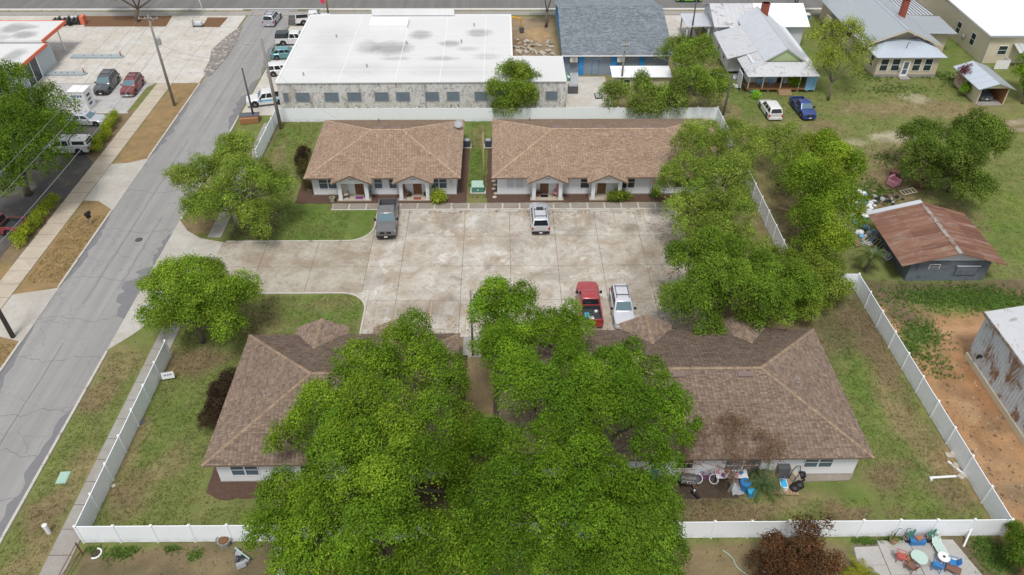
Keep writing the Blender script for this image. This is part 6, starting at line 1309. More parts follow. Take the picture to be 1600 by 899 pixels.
# bare dying tree behind the front right house
def bare_tree(name, label, base, seed, h=3.4):
    rng = random.Random(seed); root = thing(name, label, 'tree', (base[0], base[1], 0), world=True); b = MB(); tw = []
    def grow(p, d, l, r, lv):
        q = p+d*l; mid = (p+q)/2+Vector((rng.uniform(-.1, .1), rng.uniform(-.1, .1), rng.uniform(-.05, .1)))*l*.5
        b.tube([p, mid, q], [r, r*.85, r*.65], 6 if lv < 2 else 4, caps=lv > 2)
        if lv >= 5: tw.append(q); return
        for _ in range(3):
            nd_ = (d+Vector((rng.uniform(-1, 1), rng.uniform(-1, 1), rng.uniform(-.45, .55)))*.9).normalized(); grow(q, nd_, l*rng.uniform(.6, .85), max(.007, r*.6), lv+1)
    t = MB(); t.tube([(base[0], base[1], -.05), (base[0]+.15, base[1], h*.2), (base[0]+.1, base[1]+.1, h*.38)], [.1, .085, .075], 8); t.build('trunk', MT['palebark'], root)
    for a in range(6):
        t_ = a*1.05+.3; grow(Vector((base[0]+.1, base[1]+.1, h*.36)), Vector((math.cos(t_)*.9-.15, math.sin(t_)*.6+.3, .6)).normalized(), h*.27, .045, 1)
    b.build('limb', pm('twig_bark', (.24, .175, .125), .2, 4, .9), root)
    g = np.random.default_rng(seed); T = np.array([tuple(q) for q in tw]); n = len(T)*12
    P = np.repeat(T, 12, 0)+g.normal(size=(n, 3))*.16; N = g.normal(size=(n, 3)); N /= np.linalg.norm(N, axis=1)[:, None]
    col = np.array([(.20, .11, .06), (.15, .085, .05), (.26, .16, .09)])[g.integers(0, 3, n)]
    o = bpy.data.objects.new('crown', leaf_mesh('crown', P, N, .1*(.6+.8*g.random(n)), col, (base[0], base[1], 0), g)); COL.objects.link(o); o.parent = root
bare_tree('bare_tree', 'nearly leafless brown-twigged tree behind the front right house', G(1138, 768), 91, 5.0)
# weeds and grass nobody could count
def tufts(name, label, cat, spots, col, seed, h=(.1, .25), blades=5):
    g = np.random.default_rng(seed); V, F, C = [], [], []; n = len(spots)
    S0 = np.array(spots); k = np.repeat(np.arange(n), blades); m = len(k)
    B = S0[k]+g.normal(size=(m, 2))*.06; a = g.random(m)*6.283; hh = h[0]+(h[1]-h[0])*g.random(m); lean = .3+.9*g.random(m); w = hh*.16+.012
    dx, dy = np.cos(a), np.sin(a); v = np.empty((m, 3, 3))
    v[:, 0] = np.stack([B[:, 0]-dy*w, B[:, 1]+dx*w, np.zeros(m)], 1); v[:, 1] = np.stack([B[:, 0]+dy*w, B[:, 1]-dx*w, np.zeros(m)], 1)
    v[:, 2] = np.stack([B[:, 0]+dx*hh*lean, B[:, 1]+dy*hh*lean, hh], 1)
    me = bpy.data.meshes.new(name); me.vertices.add(m*3); me.vertices.foreach_set('co', v.astype(np.float32).ravel()); me.loops.add(m*3); me.loops.foreach_set('vertex_index', np.arange(m*3, dtype=np.int32))
    me.polygons.add(m); me.polygons.foreach_set('loop_start', np.arange(0, m*3, 3, dtype=np.int32))
    try: me.polygons.foreach_set('loop_total', np.full(m, 3, dtype=np.int32))
    except Exception: pass
    me.update(calc_edges=True); me.materials.append(MT['leaf']); at = me.color_attributes.new('Col', 'FLOAT_COLOR', 'POINT'); c = np.ones((m, 3, 4), np.float32)
    base = (np.array(col)[g.integers(0, len(col), m)] if col is not None else ground_colour(B[:, 0], B[:, 1])*np.array([1.05, 1.12, .9]))*(.7+.7*g.random(m))[:, None]
    c[:, :, :3] = base[:, None, :]; at.data.foreach_set('color', c.ravel())
    o = bpy.data.objects.new(name, me); COL.objects.link(o); stuff(o); o['label'] = label; o['category'] = cat; return o
def fallen(name, label, spots, z, seed, size=.11):
    g = np.random.default_rng(seed); n = len(spots); P = np.column_stack([np.array(spots), np.full(n, z)+g.random(n)*.02]); N = np.array([0, 0, 1.0])+g.normal(size=(n, 3))*.25; N /= np.linalg.norm(N, axis=1)[:, None]
    col = np.array([(.16, .10, .06), (.11, .075, .05), (.22, .15, .085), (.09, .065, .045)])[g.integers(0, 4, n)]
    o = bpy.data.objects.new(name, leaf_mesh(name, P, N, size*(.5+g.random(n)), col, (0, 0, 0), g, .55)); COL.objects.link(o); stuff(o); o['label'] = label; o['category'] = 'leaf litter'
def scatter(n, boxes, seed, clump=None):
    g = random.Random(seed); A = [(b[1]-b[0])*(b[3]-b[2]) for b in boxes]; out = []
    for _ in range(n):
        b = g.choices(boxes, A)[0]; out.append((g.uniform(b[0], b[1]), g.uniform(b[2], b[3])))
    return out
LAWNS = [(-26.9, -20.9, 28.5, 53), (-20.9, -12.4, 46.8, 53), (-20, -15, 28.5, 30.8), (-26.8, -15.5, 61.6, 66.5), (-26.8, -22, 66.5, 86), (-32.2, -29.2, 22, 46), (25.7, 32.2, 28.6, 52), (12, 25, 28.5, 31), (-3.5, -1.6, 69, 86), (-43.6, -40.4, 24, 47), (-43.6, -40.4, 55, 66)]
tufts('grass', 'short turf of the lawns round the brown-roofed houses', 'grass', scatter(28000, LAWNS, 1), None, 101, (.05, .11), 4)
tufts('grass', 'rough grass of the large lawn at the upper right', 'grass', scatter(12000, [(28, 62, 62, 96), (45, 62, 55, 62)], 2), None, 102, (.05, .13), 4)
def patch(px, py, rx, ry, n, seed):
    x, y = G(px, py); s = SC(px, py); ym = abs(G(px, py-ry)[1]-G(px, py+ry)[1])/2; g = random.Random(seed); return [(g.gauss(x, rx*s*.5), g.gauss(y, ym*.5)) for _ in range(n)]
W = sum([patch(*q, 7+i) for i, q in enumerate(((1470, 465, 110, 22, 1500), (1440, 520, 35, 28, 500), (1420, 545, 20, 25, 250), (1570, 475, 60, 16, 500), (1545, 465, 60, 18, 600), (1460, 570, 30, 30, 160)))], [])
W = [(x, y) for x, y in W if 33.1 < x and not (38.0 < x and y < 45)]
tufts('weeds', 'leafy weeds spreading over the sand beyond the right fence', 'weeds', W, [(.12, .21, .04), (.14, .24, .05), (.10, .17, .04)], 103, (.08, .22), 5)
W = sum([patch(*q, 27+i) for i, q in enumerate(((185, 865, 22, 14, 90), (150, 860, 15, 10, 60), (305, 868, 10, 10, 60), (205, 862, 12, 10, 50), (270, 858, 14, 6, 50), (1555, 875, 30, 25, 300), (1540, 850, 25, 20, 200), (1350, 845, 18, 8, 200), (1390, 843, 20, 6, 120)))], [])
W = [(x, y) for x, y in W if y < 27.9 and not (22.6 < x < 29.6 and y < 27.5)]
tufts('weeds', 'green weeds in the neighbouring yards south of the front fence', 'weeds', W, [(.12, .2, .04), (.15, .24, .05), (.10, .16, .04)], 104, (.08, .2), 5)
W = sum([patch(*q, 47+i) for i, q in enumerate(((1430, 118, 70, 6, 260), (1360, 120, 30, 8, 120), (1400, 140, 60, 10, 200), (1480, 125, 20, 10, 120), (1365, 300, 30, 25, 300), (1330, 300, 20, 25, 200), (1390, 250, 30, 15, 120)))], [])
tufts('weeds', 'tall weeds by the bungalow wall and the junk heap', 'weeds', W, [(.12, .19, .04), (.15, .21, .06), (.10, .16, .04)], 105, (.12, .3), 5)

_lf = random.Random(8); LF = []
for _ in range(5200):
    q = _lf.random()
    if q < .5: p = (18.6-abs(_lf.gauss(0, 2.2)), _lf.uniform(47.6, 66))                      # right edge of the car park
    elif q < .68: p = (_lf.gauss(15.5, 2.0), _lf.gauss(50.5, 2.0))
    elif q < .84: p = (_lf.uniform(-12, 14), 47.6+abs(_lf.gauss(0, 1.0)))
    else: p = (_lf.uniform(-12, 18), 66.5-abs(_lf.gauss(0, .35)))
    if -12 < p[0] < 18.3 and 47.5 < p[1] < 66.6: LF.append(p)
fallen('fallen_leaves', 'brown fallen leaves drifted along the edges of the car park', LF, .046, 5)
LF = [(_lf.gauss(x, s_), _lf.gauss(y, s_)) for x, y, s_, n in ((-24.5, 47.0, 2.2, 700), (-25.0, 64.0, 2.2, 600), (14.5, 30.6, 1.8, 900), (22, 48, 3.0, 900), (30, 60, 2.5, 700), (46, 68, 3.0, 700), (-20, 29.8, 2.0, 300)) for _ in range(n)]
LF = [(x, y) for x, y in LF if not (-20.2 < x < -3 and 32 < y < 45.4) and not (-.3 < x < 25.4 and 32.3 < y < 45.5)]
fallen('fallen_leaves', 'brown leaf litter scattered on the ground under the trees', LF, .03, 6)
LF = [(_lf.gauss(13.5, 2.0), _lf.uniform(33.2, 37.5)) for _ in range(900)]
fallen_pts = [(x, y) for x, y in LF if 9 < x < 19]
g_ = np.random.default_rng(9); n_ = len(fallen_pts); Pz = np.array([(x, y, 2.6+.34*(y-32.45)+.04) for x, y in fallen_pts]); Nn_ = np.tile(np.array([0, -.32, .95]), (n_, 1))
o = bpy.data.objects.new('fallen_leaves', leaf_mesh('fallen_leaves', Pz, Nn_, .09*(.5+g_.random(n_)), np.tile(np.array([[.15, .095, .06]]), (n_, 1))*(.6+.8*g_.random((n_, 1))), (0, 0, 0), g_, .3)); COL.objects.link(o); stuff(o); o['label'] = 'dry leaves and twigs littering the roof of the front right house'; o['category'] = 'leaf litter'
# ------------------------------------------------------------------ poles and wires
def pole(label, x, y, h, r=.15, mat='pole', arms=(), lean=(0, 0), extras=(), name='utility_pole'):
    t = thing(name, label, 'pole', (x, y, 0), world=True)
    top = (x+lean[0], y+lean[1], h); MB().tube([(x, y, -.2), top], [r*1.15, r*.75], 10).build('shaft', MT[mat], t, smooth=True)
    for z, w, a in arms:
        q = z/h; c = (x+lean[0]*q, y+lean[1]*q); d = MB().rbox(c[0], c[1]-.14, z, w, .1, .11, a); o = d.build('crossarm', MT['pole'], t)
        for k in (-.45, -.15, .15, .45): MB().lathe([(.04, .056), (.05, .12), (.025, .2)], (c[0]+math.cos(a)*w*k, c[1]-.14+math.sin(a)*w*k, z), 6).build('insulator', MT['white'], o)
    for z, kind in extras:
        q = z/h; c = (x+lean[0]*q, y+lean[1]*q)
        if kind == 'can': MB().lathe([(.2, 0), (.24, .05), (.24, .75), (.2, .82), (.05, .95)], (c[0]+.42, c[1], z), 12).rbox(c[0]+.16, c[1], z+.4, .2, .08, .3).build('transformer_can', MT['grey'], t)
        if kind == 'lamp': MB().tube([(c[0], c[1], z), (c[0]-1.0, c[1]+.1, z+.25), (c[0]-1.6, c[1]+.1, z+.2)], .035, 6).rbox(c[0]-1.8, c[1]+.1, z+.17, .5, .2, .12).build('lamp_arm', MT['grey'], t)
        if kind == 'box': MB().box(c[0]-.15, c[0]+.15, c[1]-.28, c[1]-.12, z, z+.5).build('meter_box', MT['grey'], t)
    return top
p1 = pole('tall grey utility pole with transformer can beside the service station forecourt', -41.5, 90.9, 11.6, .17, arms=((11.2, 2.4, 0),), extras=((8.0, 'can'),))
p2 = pole('leaning grey utility pole inside the back left fence corner', -26.6, 84.6, 11.0, .19, lean=(-.3, .4), extras=((10.2, 'lamp'),))
p3 = pole('bare dark pole leaning beside the street and the pallet box', -30.4, 86.9, 6.7, .12, 'darkpole', lean=(-.1, .1))
p4 = pole('grey pole standing in the yard of the blue-grey building', 15.85, 94.0, 7.0, .14, extras=((5.9, 'box'),), arms=((6.6, 1.0, 0),))
p5 = pole('dark thin pole beside the white carport', 28.4, 111.2, 7.4, .12, 'darkpole')
p6 = pole('lone grey pole at the front edge of the car park between the front houses', -2.35, 45.2, 7.0, .09, 'pole')
p7 = pole('pale slim pole between the two back houses', -1.75, 70.2, 7.2, .09, 'wood')
p8 = pole('dark pole base at the left edge beside the sidewalk', -41.1, 47.8, 11.0, .17, 'darkpole', arms=((10.6, 2.4, 0),))
p9 = pole('dark leaning pole at the back right fence corner', 27.15, 85.2, 6.4, .13, 'darkpole', lean=(.35, .3))
def wire(label, a, b, sag, r=.014):
    n = 16; P = [(lerp(a[0], b[0], i/n), lerp(a[1], b[1], i/n), lerp(a[2], b[2], i/n)-4*sag*(i/n)*(1-i/n)) for i in range(n+1)]
    o = MB().tube(P, r, 4, caps=False).build('overhead_wire', MT['wire'], loc=None); tag(o, label, 'wire', 'overhead wires'); return o
wire('upper overhead wire along the left side of the street', (-42.4, 90.8, 11.4), (-42.2, 47.7, 10.8), .5); wire('lower overhead wire along the left side of the street', (-40.6, 90.8, 11.4), (-40.3, 47.7, 10.8), .5); wire('overhead cable lowest along the left side of the street', (-41.6, 90.9, 7.4), (-41.2, 47.8, 7.2), .6, .02)
wire('overhead wire sagging across the street near the service station', (-41.4, 90.8, 8.2), (-26.8, 84.9, 9.4), 1.3, .02); wire('lower overhead wire sagging across the street near the service station', (-41.4, 90.8, 7.0), (-26.8, 84.9, 8.6), .8, .014)
wire('overhead wire from the leaning pole towards the back left house', (-26.8, 84.9, 8.0), (-19.0, 81.5, 2.9), .4); wire('overhead wire from the yard pole to the leaning corner pole', (15.85, 94.0, 6.8), (27.45, 85.4, 6.2), .5)
wire('overhead wire from the yard pole towards the white-roofed building', (15.85, 94.0, 6.8), (8.2, 92, 3.7), .3)

# ------------------------------------------------------------------ small street things
def P0(px, py, z=0.0): x, y = G(px, py, z); return x, y
t = thing('mailbox', 'dark mailbox on a leaning post in the dry verge beside the street', 'mailbox', (*P0(143, 350), 0), R(70))
MB().tube([(0, 0, -.1), (-.05, 0, 1.1)], .06, 6).build('post', MT['grey'], t); m = MB(); m.extr([(-.32, -.14, 1.1), (-.32, .14, 1.1), (-.32, .14, 1.28), (-.32, .08, 1.4), (-.32, -.08, 1.4), (-.32, -.14, 1.28)], (.64, 0, 0)); m.build('box', MT['black'], t); MB().box(-.2, .2, -.12, .12, .75, 1.0).build('paper_box', MT['black'], t); MB().box(.25, .29, .141, .17, 1.2, 1.5).build('flag', MT['bluetarp'], t)
x, y = P0(217, 375); o = MB().lathe([(.36, .0), (.36, .014)], (0, 0, 0), 24).build('manhole_cover', pm('cast_iron', (.08, .08, .085), .2, 8, .7), off=(0, 0, 0)); o.location = (x, y, .0065); tag(o, 'round dark iron manhole cover in the middle of the street', 'manhole cover')
x, y = P0(265, 594); t = thing('yard_sign', 'small white yard sign with blue lettering on the lawn inside the street fence', 'sign', (x, y, 0), R(12))
MB().tube([(-.3, 0, -.1), (-.3, 0, .5)], .012, 5).build('stake', MT['grey'], t); MB().tube([(.3, 0, -.1), (.3, 0, .5)], .012, 5).build('stake', MT['grey'], t); sgn = MB().rbox(0, -.02, .55, .95, .02, .6, tilt=(R(-14), 0)).build('board', MT['white'], t)
mk = MB()
for k, (cx_, w) in enumerate(((-.2, .1), (.02, .09), (.22, .08))):
    mk.rbox(cx_, -.035, .57+.02*k, w*1.5, .004, .035, tilt=(R(-14), .3)).rbox(cx_-.04, -.033, .6, .035, .004, .15, tilt=(R(-14), .2)).rbox(cx_+.05, -.031, .62, .035, .004, .13, tilt=(R(-14), -.2))
mk.rbox(-.18, -.024, .45, .12, .004, .05, tilt=(R(-14), 0)); mk.build('lettering', flat('sign_blue', (.03, .05, .25), .5), sgn)
x, y = P0(99, 747); o = MB().box(-.35, .35, -.5, .5, -.05, .06).box(-.27, .27, -.42, .42, .0605, .075).build('utility_cover', MT['palegreen'], off=(0, 0, 0)); o.location = (x, y, 0); o.rotation_euler = (0, 0, .05); tag(o, 'pale green flat utility cover in the verge beside the sidewalk', 'utility cover')
x, y = P0(77, 833); t = thing('utility_marker', 'short white utility post in the verge at the lower left', 'post', (x, y, 0)); MB().lathe([(.14, -.1), (.14, .75), (.12, .8)], (0, 0, 0), 12).build('post', MT['white'], t); MB().lathe([(.16, .805), (.16, .9), (.06, .95)], (0, 0, 0), 12).build('cap', MT['trim'], t)
x, y = P0(747, 299); t = thing('pad_transformer', 'green pad-mounted transformer box between the two back houses', 'transformer', (x, y, 0)); MB().box(-.85, .85, -.6, .6, -.05, .12).build('pad', MT['kerb'], t)
m = MB(); m.hexa([(-.65, -.45, .121), (.65, -.45, .121), (.65, .45, .121), (-.65, .45, .121)], [(-.65, -.45, .75), (.65, -.45, .75), (.65, .45, 1.0), (-.65, .45, 1.0)]); m.build('cabinet', MT['green'], t); MB().hexa([(-.68, -.5, .76), (.68, -.5, .76), (.68, .48, 1.005), (-.68, .48, 1.005)], [(-.68, -.5, .8), (.68, -.5, .8), (.68, .48, 1.045), (-.68, .48, 1.045)]).build('lid', MT['palegreen'], t); MB().box(-.07, .07, -.46, -.452, .35, .5).build('warning_label', MT['white'], t)
for px, py, lab in ((730, 229, 'dark air-conditioning unit at the right end of the back left house'), (763, 229, 'dark air-conditioning unit at the left end of the back right house')):
    x, y = P0(px, py); t = thing('air_conditioner', lab, 'air conditioner', (x, y, 0)); MB().box(-.5, .5, -.5, .5, -.05, .08).build('pad', MT['kerb'], t); MB().box(-.38, .38, -.38, .38, .081, .85).build('casing', flat('condenser_blue_grey', (.05, .06, .10), .5), t); MB().lathe([(.34, .851), (.34, .9), (.1, .93)], (0, 0, 0), 16).build('fan_guard', MT['grey'], t)
    for k in range(5): MB().box(-.39, .39, -.39, .39, .2+k*.12, .225+k*.12).build('louvre', MT['darkgrey'], t)
t = thing('satellite_dish', 'round grey satellite dish on the roof corner of the back left house', 'satellite dish', (-4.75, 79.3, 2.85)); MB().tube([(0, 0, -.05), (0, -.1, .45)], .03, 6).build('mast', MT['grey'], t)
d = MB().lathe([(.02, .0), (.3, .05), (.48, .16), (.5, .17), (.3, .075), (.02, .03)], (0, 0, 0), 18).build('dish', MT['grey'], t); d.location = (0, -.15, .5); d.rotation_euler = (R(38), 0, 0)
for x, lab, sd in ((-19.0, 'black plumbing vent on the rear roof slope of the back left house', 0), (3.8, 'black plumbing vent on the rear roof slope of the back right house', 1)): pass
# porch furniture
def rocker(label, x, y, rz, mat='cream_pl', seat='cream_pl', z=.142, group=None):
    t = thing('rocking_chair', label, 'chair', (x, y, z), rz, group)
    for sg in (-1, 1):
        MB().tube([(.45, sg*.27, .1), (.2, sg*.27, .03), (-.2, sg*.27, .03), (-.5, sg*.27, .12)], .022, 6).build('rocker', MT[mat], t)
        MB().box(.24, .29, sg*.27-.025, sg*.27+.025, .04, .66).build('leg', MT[mat], t); MB().box(-.27, -.22, sg*.27-.025, sg*.27+.025, .04, .5).build('leg', MT[mat], t); MB().box(-.3, .34, sg*.27-.045, sg*.27+.045, .665, .695).build('armrest', MT[mat], t)
    MB().box(-.27, .28, -.26, .26, .42, .46).build('seat', MT[seat], t); m = MB()
    for k in range(5): m.hexa([(-.29, -.235+k*.1, .45), (-.25, -.235+k*.1, .45), (-.25, -.165+k*.1, .45), (-.29, -.165+k*.1, .45)], [(-.49, -.235+k*.1, 1.15), (-.45, -.235+k*.1, 1.15), (-.45, -.165+k*.1, 1.15), (-.49, -.165+k*.1, 1.15)])
    m.box(-.51, -.44, -.27, .27, 1.1, 1.2); m.build('backrest', MT[seat], t)
rocker('cream-cushioned rocking chair on the left porch of the back left house', -16.35, 69.0, R(-75), 'darkgrey'); rocker('dark rocking chair at the right side of the left porch of the back left house', -14.0, 69.05, R(-130), 'darkgrey', 'grey')
rocker('dark red rocking chair on the right porch of the back left house', -10.0, 69.05, R(-50), 'brown', 'brown'); rocker('pinkish wooden rocking chair on the left porch of the back right house', 5.9, 69.05, R(-125), 'wood', 'pink')
def pot(label, x, y, z, r=.17, mat='black', leafc=None, seed=1):
    t = thing('flower_pot', label, 'pot', (x, y, z), world=True); MB().lathe([(r*.7, z), (r, z+r*1.6), (r*1.08, z+r*1.65), (r*.9, z+r*1.5)], (x, y, 0), 12).build('pot', MT[mat], t)
    g = np.random.default_rng(seed); n = 90; P = np.array([x, y, z+r*2.1])+g.normal(size=(n, 3))*r*.6; N = g.normal(size=(n, 3)); N /= np.linalg.norm(N, axis=1)[:, None]
    o = bpy.data.objects.new('foliage', leaf_mesh('foliage', P, N, .1+.06*g.random(n), np.array(leafc or PAL_DARK)[g.integers(0, len(leafc or PAL_DARK), n)], (x, y, z), g)); COL.objects.link(o); o.parent = t
pot('black flower pot left of the door on the right porch of the back left house', -9.6, 69.2, .142, .16, seed=2); pot('black flower pot right of the door on the right porch of the back left house', -7.95, 69.2, .142, .17, seed=3); pot('tall dark planter on the left porch of the back right house', 3.95, 69.1, .142, .24, 'brown', [(.09, .025, .035), (.06, .05, .025)], 4); pot('low pale planter in front of the left porch of the back left house', -17.7, 68.4, .03, .3, 'rock', PAL_LIGHT, 5)
for x, y, lab, mt in ((-8.8, 68.75, 'reddish doormat on the right porch of the back left house', 'brick'), (4.65, 69.1, 'black doormat on the left porch of the back right house', 'black'), (-14.95, 68.9, 'purple-grey doormat on the left porch of the back left house', 'purple')):
    o = MB().box(-.4, .4, -.25, .25, 0, .015).build('doormat', MT[mt], off=(0, 0, 0)); o.location = (x, y, .1425); tag(o, lab, 'doormat')
def flag(label, x, y, mat, s=-1):
    t = thing('flag', label, 'flag', (x, y, 1.5)); MB().tube([(0, 0, 0), (.25, -.7, .75)], .016, 5).build('flagstaff', MT['trim'], t); m = MB(); n = 6
    for i in range(n):
        a, b = i/n, (i+1)/n; f = lambda q: (.25*lerp(.95, .35, q)+.05*math.sin(q*9), -.7*lerp(.95, .35, q), .75*lerp(.95, .35, q))
        p, q = f(a), f(b); m.extr([p, q, (q[0]+.04, q[1]+.03, q[2]-.55+.2*b), (p[0]+.04, p[1]+.03, p[2]-.55+.1*a)], (.006, .003, 0))
    m.build('cloth', MT[mat], t)
flag('small faded red and white flag on the wall of the back left house', -5.4, 69.64, 'straw'); flag('small pink flag on the wall at the right of the back right house', 15.7, 69.59, 'pink')
for i, (px, py) in enumerate(((774, 284), (776, 290), (774, 296), (777, 303), (775, 309))):
    x, y = P0(px, py); o = MB().lathe([(.22, 0), (.26, .05), (.2, .1)], (0, 0, 0), 7).build('edging_stone', MT['rock'], off=(0, 0, 0)); o.location = (x-.15, y, .031); o.rotation_euler = (0, 0, i); tag(o, 'pale edging stones in a short row at the left end of the back right house', 'stone', 'edging stones beside the back right house')

# ------------------------------------------------------------------ service station bits
x, y = P0(133, 168); t = thing('ice_kiosk', 'tall white vending kiosk with blue markings on the service station paving', 'kiosk', (x, y, .03), R(-2)); MB().box(-1.0, 1.0, -.9, .9, 0, 2.4).build('cabinet', MT['white'], t); MB().box(-1.05, 1.05, -.95, .95, 2.401, 2.52).build('roof', MT['trim'], t)
m = MB()
for i in range(4): m.box(-.7+i*.36, -.45+i*.36, -.915, -.902, 1.75, 2.05)
m.build('blue_marking', flat('marking_blue', (.08, .17, .36), .5), t); m = MB()
for i in range(3): m.box(1.002, 1.012, -.45, .35, .5+i*.55, .8+i*.55)
m.build('dark_marking', flat('marking_dark', (.05, .07, .12), .5), t)
x, y = P0(112, 38); t = thing('cargo_trailer', 'black low equipment trailer with orange end at the service station', 'trailer', (x, y, .05), R(5)); MB().box(-2.6, 1.6, -.8, .8, .45, .62).build('deck', MT['black'], t)
for sx in (-.9, .1):
    for sg in (-1, 1): MB().lathe([(.3, -.1), (.3, .1)], (sx, sg*.9, .3), 12, axis='y').build('wheel', MT['tyre'], t)
for k in range(6): MB().box(-2.4+k*.7, -2.2+k*.7, -.6, .6, .621, .9+.2*(k % 2)).build('load', MT['darkgrey'], t)
MB().box(1.61, 2.2, -.6, .6, .05, 1.2).build('orange_end', MT['orange'], t)
x, y = P0(317, 18); t = thing('street_sign', 'white sign post leaning on the planting strip by the top junction', 'sign', (x, y, .07)); MB().tube([(0, 0, -.1), (-.25, .2, 2.4)], .05, 6).build('post', MT['white'], t); MB().rbox(-.27, .12, 2.2, .5, .04, 1.0, .3).build('panel', MT['white'], t)
x, y = P0(310, 42); t = thing('loading_dolly', 'small pale cart standing on the service station forecourt', 'cart', (x, y, .06)); MB().box(-.8, .8, -.4, .4, .25, .4).build('deck', MT['grey'], t); MB().box(-.8, -.7, -.4, .4, .401, 1.1).build('back', MT['tarp'], t)
for sx in (-.6, .6):
    for sy in (-.3, .3): MB().lathe([(.12, -.04), (.12, .04)], (sx, sy, .12), 10, axis='y').build('wheel', MT['tyre'], t)
MB().box(-.3, .6, -.3, .2, .401, .75).build('load', MT['tarp'], t)
x, y = P0(391, 190); t = thing('pallet_box', 'tan wooden box with dark lid beside the street fence', 'crate', (x, y, 0), R(8))
for k in range(5): MB().box(-1.1+k*.44, -.68+k*.44, -.75, -.71, .05, .72).build('board', MT['woodwarm'], t)
MB().box(-1.1, 1.1, -.705, .75, .05, .72).build('core', MT['woodwarm'], t); MB().box(-1.2, 1.2, -.3, .85, .721, .82).build('lid', MT['darkgrey'], t)
x, y = P0(469, 20); t = thing('stop_sign', 'red stop sign seen at the top edge beside the white pickup', 'sign', (-27.7, 121.7, 0)); MB().tube([(0, 0, -.1), (0, 0, 2.9)], .035, 6).build('post', MT['grey'], t); m = MB(); m.prism([(.38*math.cos(R(22.5+45*k)), .38*math.sin(R(22.5+45*k))) for k in range(8)], 0, .02); o = m.build('plate', MT['glow_red'], t); o.location = (0, -.05, 2.55); o.rotation_euler = (R(90), 0, 0)
pole('pale pole at the top junction beside the white pickup', -27.0, 121.2, 8, .14, 'wood')
t = thing('mini_excavator', 'yellow mini excavator parked beside the road at the top centre', 'excavator', (.2, 114.6, 0), R(15))
for sg in (-1, 1):
    MB().extr([(-1.0, sg*.65-.17, .1), (-.85, sg*.65-.17, .0), (.85, sg*.65-.17, .0), (1.0, sg*.65-.17, .1), (1.0, sg*.65-.17, .42), (.85, sg*.65-.17, .52), (-.85, sg*.65-.17, .52), (-1.0, sg*.65-.17, .42)][::-1], (0, .34, 0)).build('track', MT['black'], t)
MB().box(-.95, .75, -.7, .7, .55, 1.15).build('house', MT['yellow'], t); MB().box(-.3, .6, -.1, .65, 1.151, 2.3).build('cab_glass', MT['glass'], t); MB().box(-.35, .65, -.15, .7, 2.301, 2.4).build('cab_roof', MT['yellow'], t)
MB().tube([(.75, -.3, 1.0), (1.8, -.3, 2.6), (3.0, -.3, 2.2)], .14, 6).build('boom', MT['yellow'], t); MB().tube([(3.0, -.3, 2.2), (3.3, -.3, .9)], .11, 6).build('stick', MT['yellow'], t); MB().box(2.9, 3.5, -.6, 0, .3, .9).build('bucket', MT['darkgrey'], t)
# rubble lot
rg = random.Random(12)
rub = MB()
for k in range(70): rub.rbox(rg.uniform(2.2, 7.8), rg.uniform(101.5, 112), rg.uniform(.03, .25), rg.uniform(.2, 1.3), rg.uniform(.15, .6), rg.uniform(.06, .2), rg.uniform(0, 6), 0, (rg.uniform(-.3, .3), rg.uniform(-.3, .3)))
o = stuff(rub.build('rubble', MT['rock'])); o['label'] = 'pale concrete rubble on the demolished lot by the blue-grey building'; o['category'] = 'rubble'
for k, (x, y, w, d, h, mt, lab) in enumerate(((10.0, 97.6, 1.0, 1.0, 1.1, 'oldwhite', 'white appliance box against the blue-grey building yard wall'), (9.6, 94.4, 1.3, .9, 1.0, 'darkgrey', 'dark condenser unit in the yard beside the blue-grey building'), (12.9, 93.2, 1.0, 1.5, .12, 'black', 'black floor grate in the yard beside the blue-grey building'), (3.2, 99.2, 2.0, .8, .12, 'darkgrey', 'black mat on the concrete behind the white-roofed building'))):
    t = thing('yard_equipment', lab, 'equipment', (x, y, .02)); MB().box(-w/2, w/2, -d/2, d/2, 0, h).build('body', MT[mt], t); MB().box(-w/2+.08, w/2-.08, -d/2+.08, d/2-.08, h+.001, h+.05).build('top_grille', MT['grey'], t)
for x, lab in ((10.0, 'wall air conditioner left of the blue pilasters'), (16.4, 'wall air conditioner between the blue pilasters')):
    t = thing('wall_air_conditioner', lab, 'air conditioner', (x, 99.6, 2.05)); MB().box(-.5, .5, -.25, .28, 0, .75).build('casing', MT['cream_pl'], t); MB().lathe([(.28, -.29), (.28, -.252)], (.1, 0, .38), 14, axis='y').build('fan_guard', MT['grey'], t)
t = thing('tarp_pile', 'green tarp heap beside the blue-grey building', 'tarp', (9.2, 98.6, 0)); m = MB()
m.lathe([(.8, 0), (.7, .3), (.4, .6), (.1, .75)], (0, 0, .02), 9); m.build('tarp', MT['green'], t); MB().rbox(.3, -.4, .5, .7, .5, .06, .5, 0, (.4, .2)).build('sheet', MT['white'], t)
# ------------------------------------------------------------------ old cottage porch
def plastic_chair(label, x, y, rz, mat, z=0.0, group=None, s=1.0):
    t = thing('patio_chair', label, 'chair', (x, y, z), rz, group); t.scale = (s, s, s)
    for sx in (-.22, .22):
        for sy in (-.22, .22): MB().tube([(sx*1.15, sy*1.15, 0), (sx, sy, .4)], .028, 6).build('leg', MT[mat], t)
    MB().box(-.26, .26, -.26, .26, .401, .44).build('seat', MT[mat], t)
    for sg in (-1, 1): MB().tube([(.24, sg*.27, .42), (.24, sg*.3, .64), (-.2, sg*.3, .66), (-.28, sg*.25, .72)], .03, 6).build('armrest', MT[mat], t)
    m = MB(); m.hexa([(-.26, -.25, .44), (-.22, -.25, .44), (-.22, .25, .44), (-.26, .25, .44)], [(-.42, -.2, .86), (-.38, -.2, .86), (-.38, .2, .86), (-.42, .2, .86)]); m.build('backrest', MT[mat], t)
    return t
